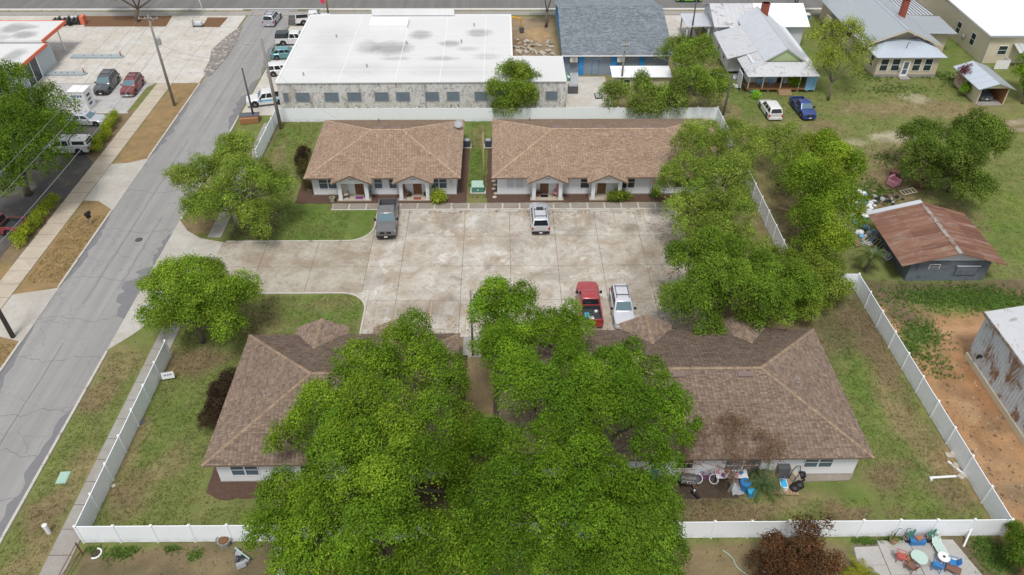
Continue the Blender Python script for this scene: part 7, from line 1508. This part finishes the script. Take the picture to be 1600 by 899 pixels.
plastic_chair('pale blue chair on the old cottage porch, left', 34.3, 95.2, R(-90), 'bluetarp', .552); plastic_chair('pale blue chair on the old cottage porch, right', 36.0, 95.3, R(-80), 'bluetarp', .552); plastic_chair('white chair near the door on the old cottage porch', 38.6, 95.4, R(-100), 'white', .552)
t = thing('tarp', 'blue tarp hung over the right end of the old cottage porch', 'tarp', (41.0, 94.2, 0), world=True); m = MB()
for i in range(8):
    a, b = 40.2+i*.17, 40.2+(i+1)*.17; q = lambda k: 94.22-.08*math.sin(k*5); m.extr([(a, q(a), .35), (b, q(b), .35), (b, q(b)+.05, 2.6), (a, q(a)+.05, 2.6)], (0, .012, 0))
m.build('sheet', MT['bluetarp'], t)
for k, (px, py, w, mt, nm, lab) in enumerate(((1238, 124, .8, 'darkgrey', 'cabinet', 'dark cabinet on the right of the old cottage porch'), (1248, 118, .6, 'brown', 'cupboard', 'brown cupboard stacked on the old cottage porch'), (1225, 128, .5, 'oldwhite', 'side_table', 'small white table on the old cottage porch'))):
    x, y = G(px, py, .6); y = min(max(y, 94.7), 95.9); t = thing(nm, lab, 'furniture', (x, y, .552)); MB().box(-w/2, w/2, -.25, .25, .1, .75).build('body', MT[mt], t); MB().box(-w/2-.03, w/2+.03, -.28, .28, .751, .79).build('top', MT[mt], t)
    for sx in (-1, 1): MB().box(sx*w*.4-.03, sx*w*.4+.03, -.2, .2, 0, .099).build('foot', MT['black'], t)
x, y = P0(1176, 142); t = thing('parasol', 'closed green garden parasol lying by the old cottage porch', 'parasol', (x, y, 0), R(10)); MB().lathe([(.05, 0), (.9, .12), (.9, .15), (.05, .4)], (0, 0, .05), 8).build('canopy', MT['green'], t); MB().tube([(0, 0, .4), (0, 0, .7)], .03, 6).build('pole', MT['white'], t)
x, y = P0(1150, 138); t = thing('toy_car', 'white plastic ride-on toy beside the old cottage', 'toy', (x, y, 0), R(-20)); MB().hexa([(-.6, -.3, .15), (.6, -.3, .15), (.6, .3, .15), (-.6, .3, .15)], [(-.5, -.28, .5), (.45, -.25, .4), (.45, .25, .4), (-.5, .28, .5)]).build('body', MT['white'], t)
for sx in (-.4, .4):
    for sy in (-.3, .3): MB().lathe([(.15, -.05), (.15, .05)], (sx, sy, .15), 10, axis='y').build('wheel', MT['black'], t)
t = thing('wheelie_bin', 'blue bin with white lid near the top road', 'bin', (48.4, 119.8, 0)); MB().hexa([(-.35, -.35, 0), (.35, -.35, 0), (.35, .35, 0), (-.35, .35, 0)], [(-.42, -.42, 1.1), (.42, -.42, 1.1), (.42, .42, 1.1), (-.42, .42, 1.1)]).build('body', MT['blue'], t); MB().box(-.45, .45, -.45, .45, 1.101, 1.2).build('lid', MT['white'], t)

# ------------------------------------------------------------------ junk by the rusty shed
jr = random.Random(31)
jk = MB()
def junk(label, px, py, n, sx, sy, mats, seed):
    r = random.Random(seed); x, y = P0(px, py)
    for i in range(n):
        a, b = r.gauss(0, sx), r.gauss(0, sy); h = .12+.3*r.random(); t = MB(); k = r.choice((5, 6, 7)); rr = r.uniform(.18, .42)
        t.lathe([(rr*.8, 0), (rr, h*.4), (rr*.75, h*.85), (rr*.2, h)], (0, 0, 0), k); o = t.build('refuse_bag', MT[r.choice(mats)], off=(0, 0, 0)); o.location = (x+a, y+b, 0); o.rotation_euler = (r.uniform(-.2, .2), r.uniform(-.2, .2), r.uniform(0, 6)); o.scale = (1, r.uniform(.6, 1.1), 1)
        tag(o, label, 'refuse bag', label)
junk('pale bags and sheets heaped in the weeds above the rusty shed', 1346, 318, 26, .75, 1.0, ['tarp', 'tarp', 'white', 'bluetarp'], 1)
junk('white and grey refuse heaped along the left wall of the rusty shed', 1352, 368, 26, .55, 1.3, ['tarp', 'white', 'grey', 'bluetarp'], 2)
junk('dark clutter at the upper corner of the rusty shed', 1388, 313, 16, .9, .5, ['black', 'darkgrey', 'brown', 'grey'], 3)
def frame_item(label, px, py, w, d, mat, rz, tilt, seed, slats=4):
    x, y = P0(px, py); t = thing('slatted_bed_base' if slats > 4 else 'scrap_pallet', label, 'bed base' if slats > 4 else 'pallet', (x, y, .25), rz); t.rotation_euler = (tilt, 0, rz)
    for sg in (-1, 1): MB().box(-w/2, w/2, sg*d/2-.04, sg*d/2+.04, 0, .08).build('rail', MT[mat], t); MB().box(sg*w/2-.04, sg*w/2+.04, -d/2+.041, d/2-.041, 0, .08).build('stile', MT[mat], t)
    for k in range(slats): q = lerp(-w/2, w/2, (k+1)/(slats+1)); MB().box(q-.05, q+.05, -d/2+.042, d/2-.042, .01, .05).build('slat', MT[mat], t)
frame_item('pale slatted bed frame leaning on the left wall of the rusty shed', 1366, 382, 2.0, 1.1, 'rock', R(-50), .25, 1, 5); frame_item('grey metal frame stacked on the bed frame by the rusty shed', 1372, 372, 1.0, .8, 'grey', R(35), .4, 2, 3); frame_item('white broken chair frame at the lower left of the rusty shed', 1383, 403, 1.0, .8, 'oldwhite', R(-60), .3, 3, 3); frame_item('small pale pallet in the weeds left of the junk heap', 1338, 384, .7, .6, 'wood', R(-60), .1, 4, 2); frame_item('pale boards stacked behind the rusty shed', 1418, 303, 1.8, .7, 'rock', R(20), .15, 5, 3)
for px, py, lab, mt, w in ((1396, 290, 'pink armchair on the bare ground above the rusty shed', 'pink', .8), (1438, 292, 'brown armchair under the dark oak', 'brown', .8)):
    x, y = P0(px, py); t = thing('old_armchair', lab, 'armchair', (x, y, 0), R(30)); MB().box(-.45, .45, -.4, .4, .1, .45).build('seat', MT[mt], t); MB().box(-.45, .45, .401, .6, .1, 1.0).build('backrest', MT[mt], t)
    for sg in (-1, 1): MB().box(min(sg*.451, sg*.62), max(sg*.451, sg*.62), -.4, .5, .1, .7).build('armrest', MT[mt], t); MB().box(sg*.3-.05, sg*.3+.05, -.3, -.2, 0, .099).build('foot', MT['black'], t)
x, y = P0(1396, 280); t = thing('ride_on_mower', 'red and black ride-on mower under the dark oak', 'mower', (x, y, 0), R(60)); MB().box(.1, .9, -.35, .35, .35, .8).build('hood', MT['red'], t); MB().box(-.7, .1, -.4, .4, .25, .5).build('deck', MT['red'], t); MB().box(-.6, -.2, -.25, .25, .501, .95).build('seat', MT['black'], t)
for sx, r_ in ((.6, .2), (-.5, .3)):
    for sg in (-1, 1): MB().lathe([(r_, -.09), (r_, .09)], (sx, sg*.45, r_), 12, axis='y').build('wheel', MT['tyre'], t)
for i, (px, py, l, a, lab) in enumerate(((1363, 299, .9, .4, 'tan plank in the weeds above the junk heap'), (1346, 334, .5, .3, 'short tan plank beside the pale bags'), (1225, 328, 1.2, .5, 'weathered plank lying beyond the right fence'))):
    x, y = P0(px, py); o = MB().box(-l/2, l/2, -.18, .18, 0, .09).build('plank', MT['wood'], off=(0, 0, 0)); o.location = (x, y, .0); o.rotation_euler = (0, 0, -a); tag(o, lab, 'plank')
x, y = P0(1353, 342); t = thing('cool_box', 'white cool box by the upper corner of the rusty shed', 'cool box', (x, y, 0), .2); MB().box(-.5, .5, -.25, .25, 0, .35).build('body', MT['green'], t); MB().box(-.53, .53, -.28, .28, .351, .45).build('lid', MT['white'], t)

cg = random.Random(77); cm = MB()
for k in range(550):
    x, y = cg.uniform(33.4, 38.0), cg.uniform(28, 49); s_ = cg.uniform(.03, .11)*(1.6 if cg.random() < .06 else 1); cm.rbox(x, y, s_*.2, s_*1.3, s_, s_*.7, cg.uniform(0, 6), cg.choice((0, 0, 0, 0, 1, 1, 1, 2) if s_ < .1 else (0, 1, 1)), (cg.uniform(-.4, .4), cg.uniform(-.4, .4)))
o = stuff(cm.build('soil_clods', [pm('sand_clod', (.36, .21, .12), .25, 6, .95), pm('dark_clod', (.20, .12, .075), .2, 6, .95), MT['rock']])); o['label'] = 'clods and pebbles strewn over the orange sand beyond the right fence'; o['category'] = 'clods'
# ------------------------------------------------------------------ clutter behind the front right house
x, y = P0(1072, 760); t = thing('barbecue_grill', 'dark barbecue grill with silver lid behind the front right house', 'grill', (x, y, 0), R(-8))
for sx in (-.4, .4):
    for sy in (-.22, .22): MB().box(sx-.03, sx+.03, sy-.03, sy+.03, 0, .75).build('leg', MT['black'], t)
MB().box(-.5, .5, -.3, .3, .751, .92).build('firebox', MT['black'], t); m = MB(); m.extr([(-.5, -.3, .921), (-.5, .3, .921), (-.5, .26, 1.12), (-.5, .1, 1.22), (-.5, -.1, 1.22), (-.5, -.26, 1.12)][::-1], (1.0, 0, 0)); m.build('lid', MT['darkgrey'], t); MB().tube([(-.4, -.33, 1.0), (.4, -.33, 1.0)], .025, 6).build('handle', MT['chrome'], t); MB().box(-.48, .48, -.42, -.301, .78, .9).build('control_panel', MT['chrome'], t)
for sg in (-1, 1): MB().box(min(sg*.501, sg*.8), max(sg*.501, sg*.8), -.25, .25, .86, .9).build('side_shelf', MT['darkgrey'], t)
x, y = P0(1068, 742); t = thing('deck_chair', 'brown wooden deck chair beside the barbecue grill', 'chair', (x, y, 0), R(95))
MB().box(-.5, .5, -.3, .3, .28, .34).build('seat', MT['woodwarm'], t); MB().hexa([(-.55, -.3, .3), (-.5, -.3, .3), (-.5, .3, .3), (-.55, .3, .3)], [(-.95, -.3, .95), (-.9, -.3, .95), (-.9, .3, .95), (-.95, .3, .95)]).build('backrest', MT['woodwarm'], t)
for sx in (-.4, .4):
    for sg in (-1, 1): MB().box(sx-.03, sx+.03, sg*.27-.03, sg*.27+.03, 0, .279).build('leg', MT['woodwarm'], t)
x, y = P0(1060, 732); t = thing('step_ladder', 'grey-green ladder leaning on the back wall of the front right house', 'ladder', (x, y, 0), R(0)); t.rotation_euler = (R(-14), 0, 0)
for sg in (-1, 1): MB().box(sg*.25-.03, sg*.25+.03, -.03, .03, 0, 1.9).build('rail', MT['palegreen'], t)
for k in range(6): MB().box(-.219, .219, -.04, .04, .25+k*.28, .29+k*.28).build('rung', MT['palegreen'], t)
def bicycle(label, x, y, rz, roll):
    t = thing('bicycle', label, 'bicycle', (x, y, .04), rz); t.rotation_euler = (roll, 0, rz); t.scale = (1.25, 1.25, 1.25)
    for sx in (-.45, .45):
        w = MB(); n = 20
        P = [(sx+.26*math.cos(2*math.pi*k/n), 0, .28+.26*math.sin(2*math.pi*k/n)) for k in range(n+1)]; w.tube(P, .026, 6, caps=False); o = w.build('wheel', MT['white'], t)
        s_ = MB()
        for k in range(8): s_.tube([(sx, 0, .28), (sx+.245*math.cos(math.pi*k/4), 0, .28+.245*math.sin(math.pi*k/4))], .004, 3)
        s_.build('spokes', MT['chrome'], o)
    f = MB(); A, B, Cc, D, E = (-.45, 0, .28), (-.08, 0, .26), (-.16, 0, .6), (.28, 0, .58), (.45, 0, .28)
    for p, q in ((A, B), (B, Cc), (A, Cc), (Cc, D), (B, D), (D, E)): f.tube([p, q], .018, 6)
    f.build('bike_frame', MT['purple'], t); MB().tube([D, (.25, 0, .75), (.2, .22, .8)], .014, 5).tube([(.25, 0, .75), (.2, -.22, .8)], .014, 5).build('handlebar', MT['chrome'], t); MB().hexa([(-.28, -.06, .64), (-.05, -.03, .64), (-.05, .03, .64), (-.28, .06, .64)], [(-.28, -.07, .69), (-.05, -.03, .68), (-.05, .03, .68), (-.28, .07, .69)]).build('saddle', MT['blue'], t)
x, y = P0(1103, 757); bicycle('purple child bicycle with white tyres lying behind the front right house', x, y, R(-3), R(-52))
x, y = P0(1081, 740); o = MB().lathe([(.1, 0), (.22, .02), (.22, .07), (.1, .09)], (0, 0, 0), 14).build('plastic_ring', MT['white'], off=(0, 0, 0)); o.location = (x, y, .031); tag(o, 'white plastic ring on the soil between the grill and the bicycle', 'plastic ring')
x, y = P0(1087, 775); t = thing('vacuum_cleaner', 'black upright vacuum cleaner lying right of the grill', 'vacuum cleaner', (x, y, .03), R(-60)); MB().hexa([(-.4, -.18, 0), (.3, -.14, 0), (.3, .14, 0), (-.4, .18, 0)], [(-.35, -.12, .28), (.25, -.08, .2), (.25, .08, .2), (-.35, .12, .28)]).build('body', MT['black'], t); MB().tube([(-.35, 0, .15), (-.95, .05, .12)], .03, 6).build('hose', MT['darkgrey'], t); MB().lathe([(.06, .0), (.06, .1)], (-.2, 0, .281), 8).build('lamp', MT['white'], t)
def tub(name, label, px, py, r, h, mat, tip=0):
    x, y = P0(px, py); t = thing(name, label, name.replace('_', ' '), (x, y, r*math.sin(abs(tip))*.8)); t.rotation_euler = (tip, 0, .4); MB().lathe([(r*.85, 0), (r, h), (r*.94, h), (r*.8, .06)], (0, 0, .03), 16).build('shell', MT[mat], t); MB().lathe([(r*1.05, h), (r*1.05, h+.05)], (0, 0, .03), 16).build('rim', MT[mat], t)
tub('plastic_barrel', 'bright blue plastic barrel behind the front right house', 1162, 765, .36, .75, 'blue'); tub('plastic_bucket', 'teal bucket right of the blue barrel', 1173, 774, .28, .4, 'skyblue'); tub('plastic_barrel', 'blue barrel half hidden under the big trees at the back wall', 1021, 750, .3, .6, 'blue')
t = thing('tarp_sheet', 'grey crumpled tarp beside the blue barrel', 'tarp', (*P0(1150, 762), .03)); m = MB(); g = random.Random(4); V = {}
for i in range(6):
    for j in range(5): V[i, j] = (i*.16-.4+g.uniform(-.04, .04), j*.36-.7+g.uniform(-.06, .06), .05+g.uniform(.0, .45)*(1 if 0 < i < 5 and 0 < j < 4 else .2))
for i in range(5):
    for j in range(4): m.extr([V[i, j], V[i+1, j], V[i+1, j+1], V[i, j+1]], (0, 0, .012))
m.build('sheet', MT['grey'], t)
x0, y0 = P0(1222, 757); t = thing('wooden_deck', 'small wooden deck platform behind the front right house', 'deck', (x0, y0, 0), R(-4))
for k in range(9): MB().box(-.95+k*.21, -.76+k*.21, -.95, 1.0, .12, .16).build('plank', MT['wood'], t)
for q in (-.8, 0, .85): MB().box(-.94, .93, q-.04, q+.04, .0, .119).build('joist', MT['wood'], t)
t = thing('cool_box', 'bright blue and white cool box on the wooden deck', 'cool box', (*P0(1222, 762), .162), R(-6)); MB().box(-.25, .25, -.38, .38, 0, .34).build('body', MT['white'], t); MB().box(-.2, .2, -.32, .32, .341, .37).build('lid', MT['skyblue'], t); MB().tube([(-.12, .33, .34), (-.1, .5, .5), (.1, .5, .5), (.12, .33, .34)], .02, 6).build('handle', MT['blue'], t)
t = thing('storage_cabinet', 'black cabinet with yellow side at the back wall by the wooden deck', 'cabinet', (*P0(1219, 745), .162), R(-3)); MB().box(-.42, .42, -.3, .3, 0, 1.1).build('body', MT['darkgrey'], t); MB().box(.421, .47, -.2, .2, .5, 1.0).build('yellow_panel', MT['yellow'], t)
t = thing('stroller', 'folded stroller with curved black frame and beige cover by the wooden deck', 'stroller', (*P0(1240, 752), 0), R(20)); MB().tube([(-.3, -.25, .1), (-.2, -.25, .9), (.1, -.25, 1.35), (.45, -.25, 1.15), (.6, -.25, .5)], .025, 6).build('tube_frame', MT['black'], t); MB().tube([(-.3, .25, .1), (-.2, .25, .9), (.1, .25, 1.35), (.45, .25, 1.15), (.6, .25, .5)], .025, 6).build('tube_frame', MT['black'], t); MB().hexa([(-.25, -.22, .25), (.35, -.22, .3), (.35, .22, .3), (-.25, .22, .25)], [(-.15, -.2, .8), (.1, -.2, .95), (.1, .2, .95), (-.15, .2, .8)]).build('cover', MT['rock'], t)
for sx, sy in ((-.3, -.27), (-.3, .27), (.6, -.27), (.6, .27)): MB().lathe([(.14, -.03), (.14, .03)], (sx, sy, .14), 12, axis='y').build('wheel', MT['black'], t)
for i, (px, py) in enumerate(((1240, 765), (1248, 760), (1251, 744))):
    x, y = P0(px, py); m = MB().lathe([(.3, 0), (.36, .15), (.28, .32), (.08, .42), (.05, .5)], (0, 0, 0), 9); o = m.build('black_bag', MT['black'], off=(0, 0, 0)); o.location = (x, y, .005); tag(o, ['black refuse bag in front of the stroller', 'black refuse bag right of the wooden deck, nearest the wall corner', 'small black bag behind the stroller'][i], 'refuse bag', 'black refuse bags')
t = thing('patio_table', 'pink and white cluttered table at the back wall of the front right house', 'table', (15.9, 32.6, 0)); MB().box(-1.1, 1.1, -.35, .35, .7, .75).build('tabletop', MT['white'], t)
for sx in (-1, 1):
    for sy in (-.3, .3): MB().box(sx-.03, sx+.03, sy-.03, sy+.03, .0, .699).build('leg', MT['white'], t)
for i in range(7):
    r_ = random.Random(i); x = 14.95+i*.32; o = MB().rbox(0, 0, .1, .2, .22, .2, i).build('toy', MT[('pink', 'purple', 'red', 'straw', 'pink', 'blue', 'white')[i]], off=(0, 0, 0)); o.location = (x, 32.6+r_.uniform(-.2, .2), .751); tag(o, 'small %s bundle on the cluttered table behind the front right house' % ('pink', 'purple', 'red', 'faded', 'rose', 'blue', 'white')[i], 'bundle', 'bundles on the cluttered table')
# pipe, boards and lumps in the right yard
x, y = P0(1475, 748); t = thing('pipe', 'white plastic pipe with elbow lying in the right yard', 'pipe', (x, y, .12)); MB().tube([(-.85, 0, 0), (.85, .1, 0)], .09, 10).build('tube', MT['white'], t); MB().tube([(-.86, 0, 0), (-1.0, -.02, 0), (-1.02, -.22, 0)], .11, 10).build('elbow', MT['white'], t)
x, y = P0(1506, 743); t = thing('fence_post_offcut', 'spare white fence post lying along the right fence', 'post', (x, y, .0), R(-62)); MB().box(-1.3, 1.3, -.065, .065, .0, .13).build('post', MT['vinyl'], t); MB().box(-1.32, -1.301, -.07, .07, -.0, .14).build('end_cap', MT['trim'], t)
for i, (px, py, l, lab) in enumerate(((1485, 713, .75, 'broken concrete lump nearest the back of the right yard'), (1491, 730, .45, 'concrete lump between the pipe and the right fence'), (1501, 746, .5, 'concrete lump at the end of the white pipe'))):
    x, y = P0(px, py); o = MB().rbox(0, 0, .09, l, .4, .18, .3*i).rbox(.2*l, .1, .14, l*.5, .3, .2, .8).build('concrete_lump', MT['rock'], off=(0, 0, 0)); o.location = (x, y, .0); tag(o, lab, 'concrete lump')
# ------------------------------------------------------------------ patio
def pc(lab, px, py, rz, mat): x, y = P0(px, py); plastic_chair(lab, x, y, R(rz), mat, .055)
pc('blue plastic chair left of the small white patio table', 1461, 890, 60, 'blue'); pc('blue plastic chair right of the small white patio table', 1484, 886, 160, 'blue'); pc('red and white chair on the left of the patio', 1405, 876, -20, 'red'); pc('brown chair at the front of the patio group', 1421, 891, 120, 'brown')
x, y = P0(1470, 878); t = thing('round_table', 'small round white patio table with dark centre', 'table', (x, y, .055)); MB().lathe([(.36, .5), (.38, .52), (.36, .55)], (0, 0, 0), 18).build('tabletop', MT['white'], t); MB().lathe([(.09, .551), (.06, .6)], (0, 0, 0), 10).build('ashtray', MT['black'], t)
for k in range(3): MB().tube([(.1*math.cos(k*2.1), .1*math.sin(k*2.1), .5), (.3*math.cos(k*2.1), .3*math.sin(k*2.1), 0)], .02, 5).build('leg', MT['white'], t)
x, y = P0(1468, 865); t = thing('lounge_chair', 'pale green mesh lounge chair with white frame on the patio', 'lounger', (x, y, .055), R(95)); MB().box(-.4, .55, -.28, .28, .3, .33).build('seat', MT['mint'], t); MB().hexa([(.56, -.28, .31), (.6, -.28, .31), (.6, .28, .31), (.56, .28, .31)], [(1.0, -.22, .75), (1.04, -.22, .75), (1.04, .22, .75), (1.0, .22, .75)]).build('backrest', MT['mint'], t)
MB().tube([(-.42, -.3, .32), (.58, -.3, .32), (1.05, -.24, .78), (1.05, .24, .78), (.58, .3, .32), (-.42, .3, .32), (-.42, -.3, .32)], .022, 6).build('tube_frame', MT['white'], t)
for sx in (-.3, .45):
    for sg in (-1, 1): MB().tube([(sx, sg*.3, .3), (sx, sg*.3, 0)], .02, 5).build('leg', MT['white'], t)
x, y = P0(1432, 878); t = thing('glass_table', 'round mint glass table in the middle of the patio', 'table', (x, y, .055)); MB().lathe([(.5, .48), (.52, .5), (.5, .515)], (0, 0, 0), 20).build('tabletop', MT['mint'], t)
for k in range(4): MB().tube([(.4*math.cos(k*1.57), .4*math.sin(k*1.57), .48), (.42*math.cos(k*1.57), .42*math.sin(k*1.57), 0)], .02, 5).build('leg', MT['white'], t)
x, y = P0(1418, 877); t = thing('basket', 'tan basket between the red chair and the glass table', 'basket', (x, y, .055)); MB().lathe([(.2, 0), (.28, .35), (.24, .35), (.18, .05)], (0, 0, 0), 12).build('shell', MT['wood'], t); MB().lathe([(.2, .05), (.16, .3)], (0, 0, 0), 8).build('contents', MT['pot'], t)
x, y = P0(1486, 895); t = thing('low_table', 'small brown wooden table at the bottom of the patio', 'table', (x, y, .055), R(-35)); MB().box(-.42, .42, -.25, .25, .4, .45).build('tabletop', MT['brown'], t)
for sx in (-.36, .36):
    for sy in (-.2, .2): MB().box(sx-.03, sx+.03, sy-.03, sy+.03, 0, .399).build('leg', MT['brown'], t)
x, y = P0(1488, 883); t = thing('foot_stool', 'white and blue foot stool beside the right blue chair', 'stool', (x, y, .055), .3); MB().lathe([(.2, .3), (.24, .34), (.2, .38)], (0, 0, 0), 12).build('seat', MT['white'], t)
for k in range(3): MB().tube([(.15*math.cos(k*2.1), .15*math.sin(k*2.1), .3), (.2*math.cos(k*2.1), .2*math.sin(k*2.1), 0)], .02, 5).build('leg', MT['skyblue'], t)
x, y = P0(1429, 846); t = thing('storage_tub', 'blue plastic tub with clutter against the front fence', 'tub', (x, min(y, 27.6), .055)); MB().box(-.5, .5, -.25, .25, 0, .42).build('body', MT['blue'], t); MB().rbox(.1, 0, .5, .5, .3, .15, .4).build('contents', MT['pot'], t)
for px, lab, sd in ((1415, 'driftwood and cactus display against the front fence, left', 1), (1447, 'driftwood and cactus display against the front fence, right', 2)):
    x, y = P0(px, 842); y = min(y, 27.7); t = thing('driftwood_display', lab, 'garden ornament', (x, y, .02)); r_ = random.Random(sd)
    m = MB()
    for k in range(16): a = r_.uniform(0, 6.28); p = Vector((r_.uniform(-.3, .3), r_.uniform(-.12, .12), r_.uniform(.1, .5))); m.tube([p, p+Vector((math.cos(a)*.3, math.sin(a)*.1, r_.uniform(.1, .6)))], [.05, .02], 5)
    m.build('branches', MT['palebark'], t); MB().lathe([(.18, 0), (.25, .35), (.2, .3)], (0, 0, 0), 10).build('pot', MT['black'], t)
    for k in range(3): MB().lathe([(.05, .3), (.08, .5), (.07, .8+.2*k), (.02, .9+.2*k)], (-.12+.14*k, .05, 0), 8).build('cactus', MT['green'], t)
pot('round planter with greenery against the front fence', P0(1392, 845)[0], 27.6, .0, .26, 'wood', PAL_OAK, 9)
for i, px in enumerate((1390, 1404)):
    x, y = P0(px, 838); t = thing('shepherd_hook', ('dark garden hook at the front fence, left of the display', 'dark garden hook at the front fence, beside the display')[i], 'garden hook', (x, 27.75, 0)); MB().tube([(0, 0, -.1), (0, 0, 1.35), (.08, 0, 1.42), (.22, 0, 1.38)], .018, 5).build('rod', MT['black'], t); MB().lathe([(.05, 0), (.05, .02)], (0, 0, 0), 8).build('foot', MT['black'], t)
x, y = P0(1510, 846); t = thing('downspout', 'white downspout piece leaning on the front fence', 'downspout', (x, y, .02), R(0)); MB().tube([(-.35, -.35, .06), (.25, .45, .9)], .06, 6).build('pipe', MT['white'], t); MB().tube([(-.35, -.35, .06), (-.42, -.42, .06)], .075, 6).build('collar', MT['white'], t)
# ------------------------------------------------------------------ yard at the lower left
x, y = P0(150, 866); t = thing('planter_ring', 'white half-moon planter ring with green plant in the lower left yard', 'planter', (x, y, 0)); P = [(.35*math.cos(a), .35*math.sin(a), .08) for a in np.linspace(-1.9, 1.6, 14)]; MB().tube(P, .06, 6).build('ring', MT['white'], t); MB().lathe([(.3, 0), (.26, .09)], (0, 0, .0), 10).build('soil', MT['purple_soil'], t)
x, y = P0(352, 851); t = thing('broken_planter', 'grey cracked planter full of dead leaves below the front fence', 'planter', (x, y, 0)); MB().lathe([(.32, 0), (.45, .55), (.5, .6), (.4, .5)], (0, 0, 0), 8).build('shell', MT['grey'], t); MB().lathe([(.4, .45), (.25, .62)], (0, 0, 0), 9).build('contents', MT['litter'], t)
x, y = P0(376, 876); t = thing('scrap_pile', 'dark scrap and engine parts piled by the fence return', 'scrap', (x, y, 0), R(-40)); r_ = random.Random(6)
for k in range(9): MB().rbox(r_.uniform(-.7, .7), r_.uniform(-.25, .25), .15+.12*r_.random(), r_.uniform(.25, .6), r_.uniform(.2, .4), r_.uniform(.15, .35), r_.uniform(0, 3), 0, (r_.uniform(-.3, .3), r_.uniform(-.3, .3))).build('scrap_piece', MT[r_.choice(('black', 'darkgrey', 'grey', 'rust'))], t)
MB().tube([(-.7, .2, .5), (.7, .3, .55)], .05, 6).build('tube', MT['palegreen'], t)
t = thing('metal_gate', 'rust-brown metal tube gate frame beside the sidewalk at the lower left', 'gate', (-26.85, 27.4, 0), R(-100))
MB().tube([(0, 0, -.1), (0, 0, 1.35)], .06, 6).build('post', MT['brown'], t); MB().tube([(0, 0, 1.25), (2.6, .1, .95)], .035, 6).build('top_tube', MT['brown'], t); MB().tube([(0, 0, .35), (2.6, .1, .3)], .035, 6).build('bottom_tube', MT['brown'], t); MB().tube([(2.6, .1, -.1), (2.6, .1, 1.0)], .05, 6).build('post', MT['brown'], t); MB().tube([(.1, 0, .4), (2.5, .1, .9)], .03, 6).build('brace', MT['brown'], t)
x, y = P0(435, 866); t = thing('lidded_bucket', 'white bucket with black curved handle under the big left tree', 'bucket', (x, y, .03)); MB().lathe([(.2, 0), (.25, .4), (.26, .42)], (0, 0, 0), 14).build('shell', MT['white'], t); MB().tube([(-.15, .1, .43), (-.02, .02, .47), (.1, .08, .46), (.02, -.12, .45)], .04, 6).build('handle', MT['black'], t)
for i, (px, py, lab) in enumerate(((440, 878, 'pale timber offcut in front of the white bucket'), (452, 870, 'tan timber offcut right of the white bucket'))):
    x, y = P0(px, py); o = MB().box(-.28, .28, -.1, .1, 0, .1).build('timber_offcut', MT['rock' if i == 0 else 'wood'], off=(0, 0, 0)); o.location = (x, y, .031); o.rotation_euler = (0, 0, .4+.4*i); tag(o, lab, 'timber offcut')
x, y = P0(1150, 885); P = [(x-.6+i*.16+.15*math.sin(i*.9), y+1.1-i*.24, .03) for i in range(14)]; P = [(a, min(b, 27.8), c) for a, b, c in P]; o = MB().tube(P, .03, 6).build('garden_hose', MT['palegreen']); tag(o, 'pale green garden hose on the bare ground below the front fence', 'hose')
for px, py, lab in ((222, 660, 'dark iron valve lid in the lawn beside the street fence'), (178, 760, 'small white rock on the lawn by the street fence')):
    x, y = P0(px, py); o = MB().lathe([(.24, 0), (.24, .05), (.2, .07)] if py == 660 else [(.12, 0), (.18, .08), (.08, .16)], (0, 0, 0), 12 if py == 660 else 7).build('valve_lid' if py == 660 else 'garden_rock', MT['darkgrey' if py == 660 else 'rock'], off=(0, 0, 0)); o.location = (x, y, .004); tag(o, lab, 'valve lid' if py == 660 else 'rock')
x, y = P0(1125, 183); t = thing('water_tank', 'pale green plastic tank behind the back right house', 'tank', (24.9, 83.6, 0)); MB().lathe([(.55, 0), (.6, .1), (.6, 1.3), (.45, 1.5), (.15, 1.55)], (0, 0, 0), 14).build('shell', pm('tank_plastic', (.45, .55, .53), .06, 2, .5), t); MB().lathe([(.15, 1.551), (.15, 1.62)], (0, 0, 0), 10).build('lid', MT['green'], t)
for x, y, lab in ((-13.9, 80.3, 'black vent stack on the rear roof edge of the back left house'), (3.4, 80.6, 'black vent stack on the rear roof edge of the back right house'), (-16.9, 37.6, 'grey vent pipe on the left roof slope of the front left house'), (21.5, 38.3, 'grey vent pipe on the right roof slope of the front right house')):
    z = 2.6+.34*min(abs(y-81.7) if y > 60 else 99, abs(x+20.1) if x < -14 else 99, abs(25.25-x) if x > 20 else 99); z = min(z, 4.5)
    t = thing('roof_vent_pipe', lab, 'vent pipe', (x, y, z)); MB().lathe([(.14, -.08), (.06, .06), (.05, .4)], (0, 0, 0), 8).build('pipe', MT['darkgrey' if y > 60 else 'grey'], t)

# strip helper properties
for o in bpy.data.objects:
    if '_o' in o: del o['_o']
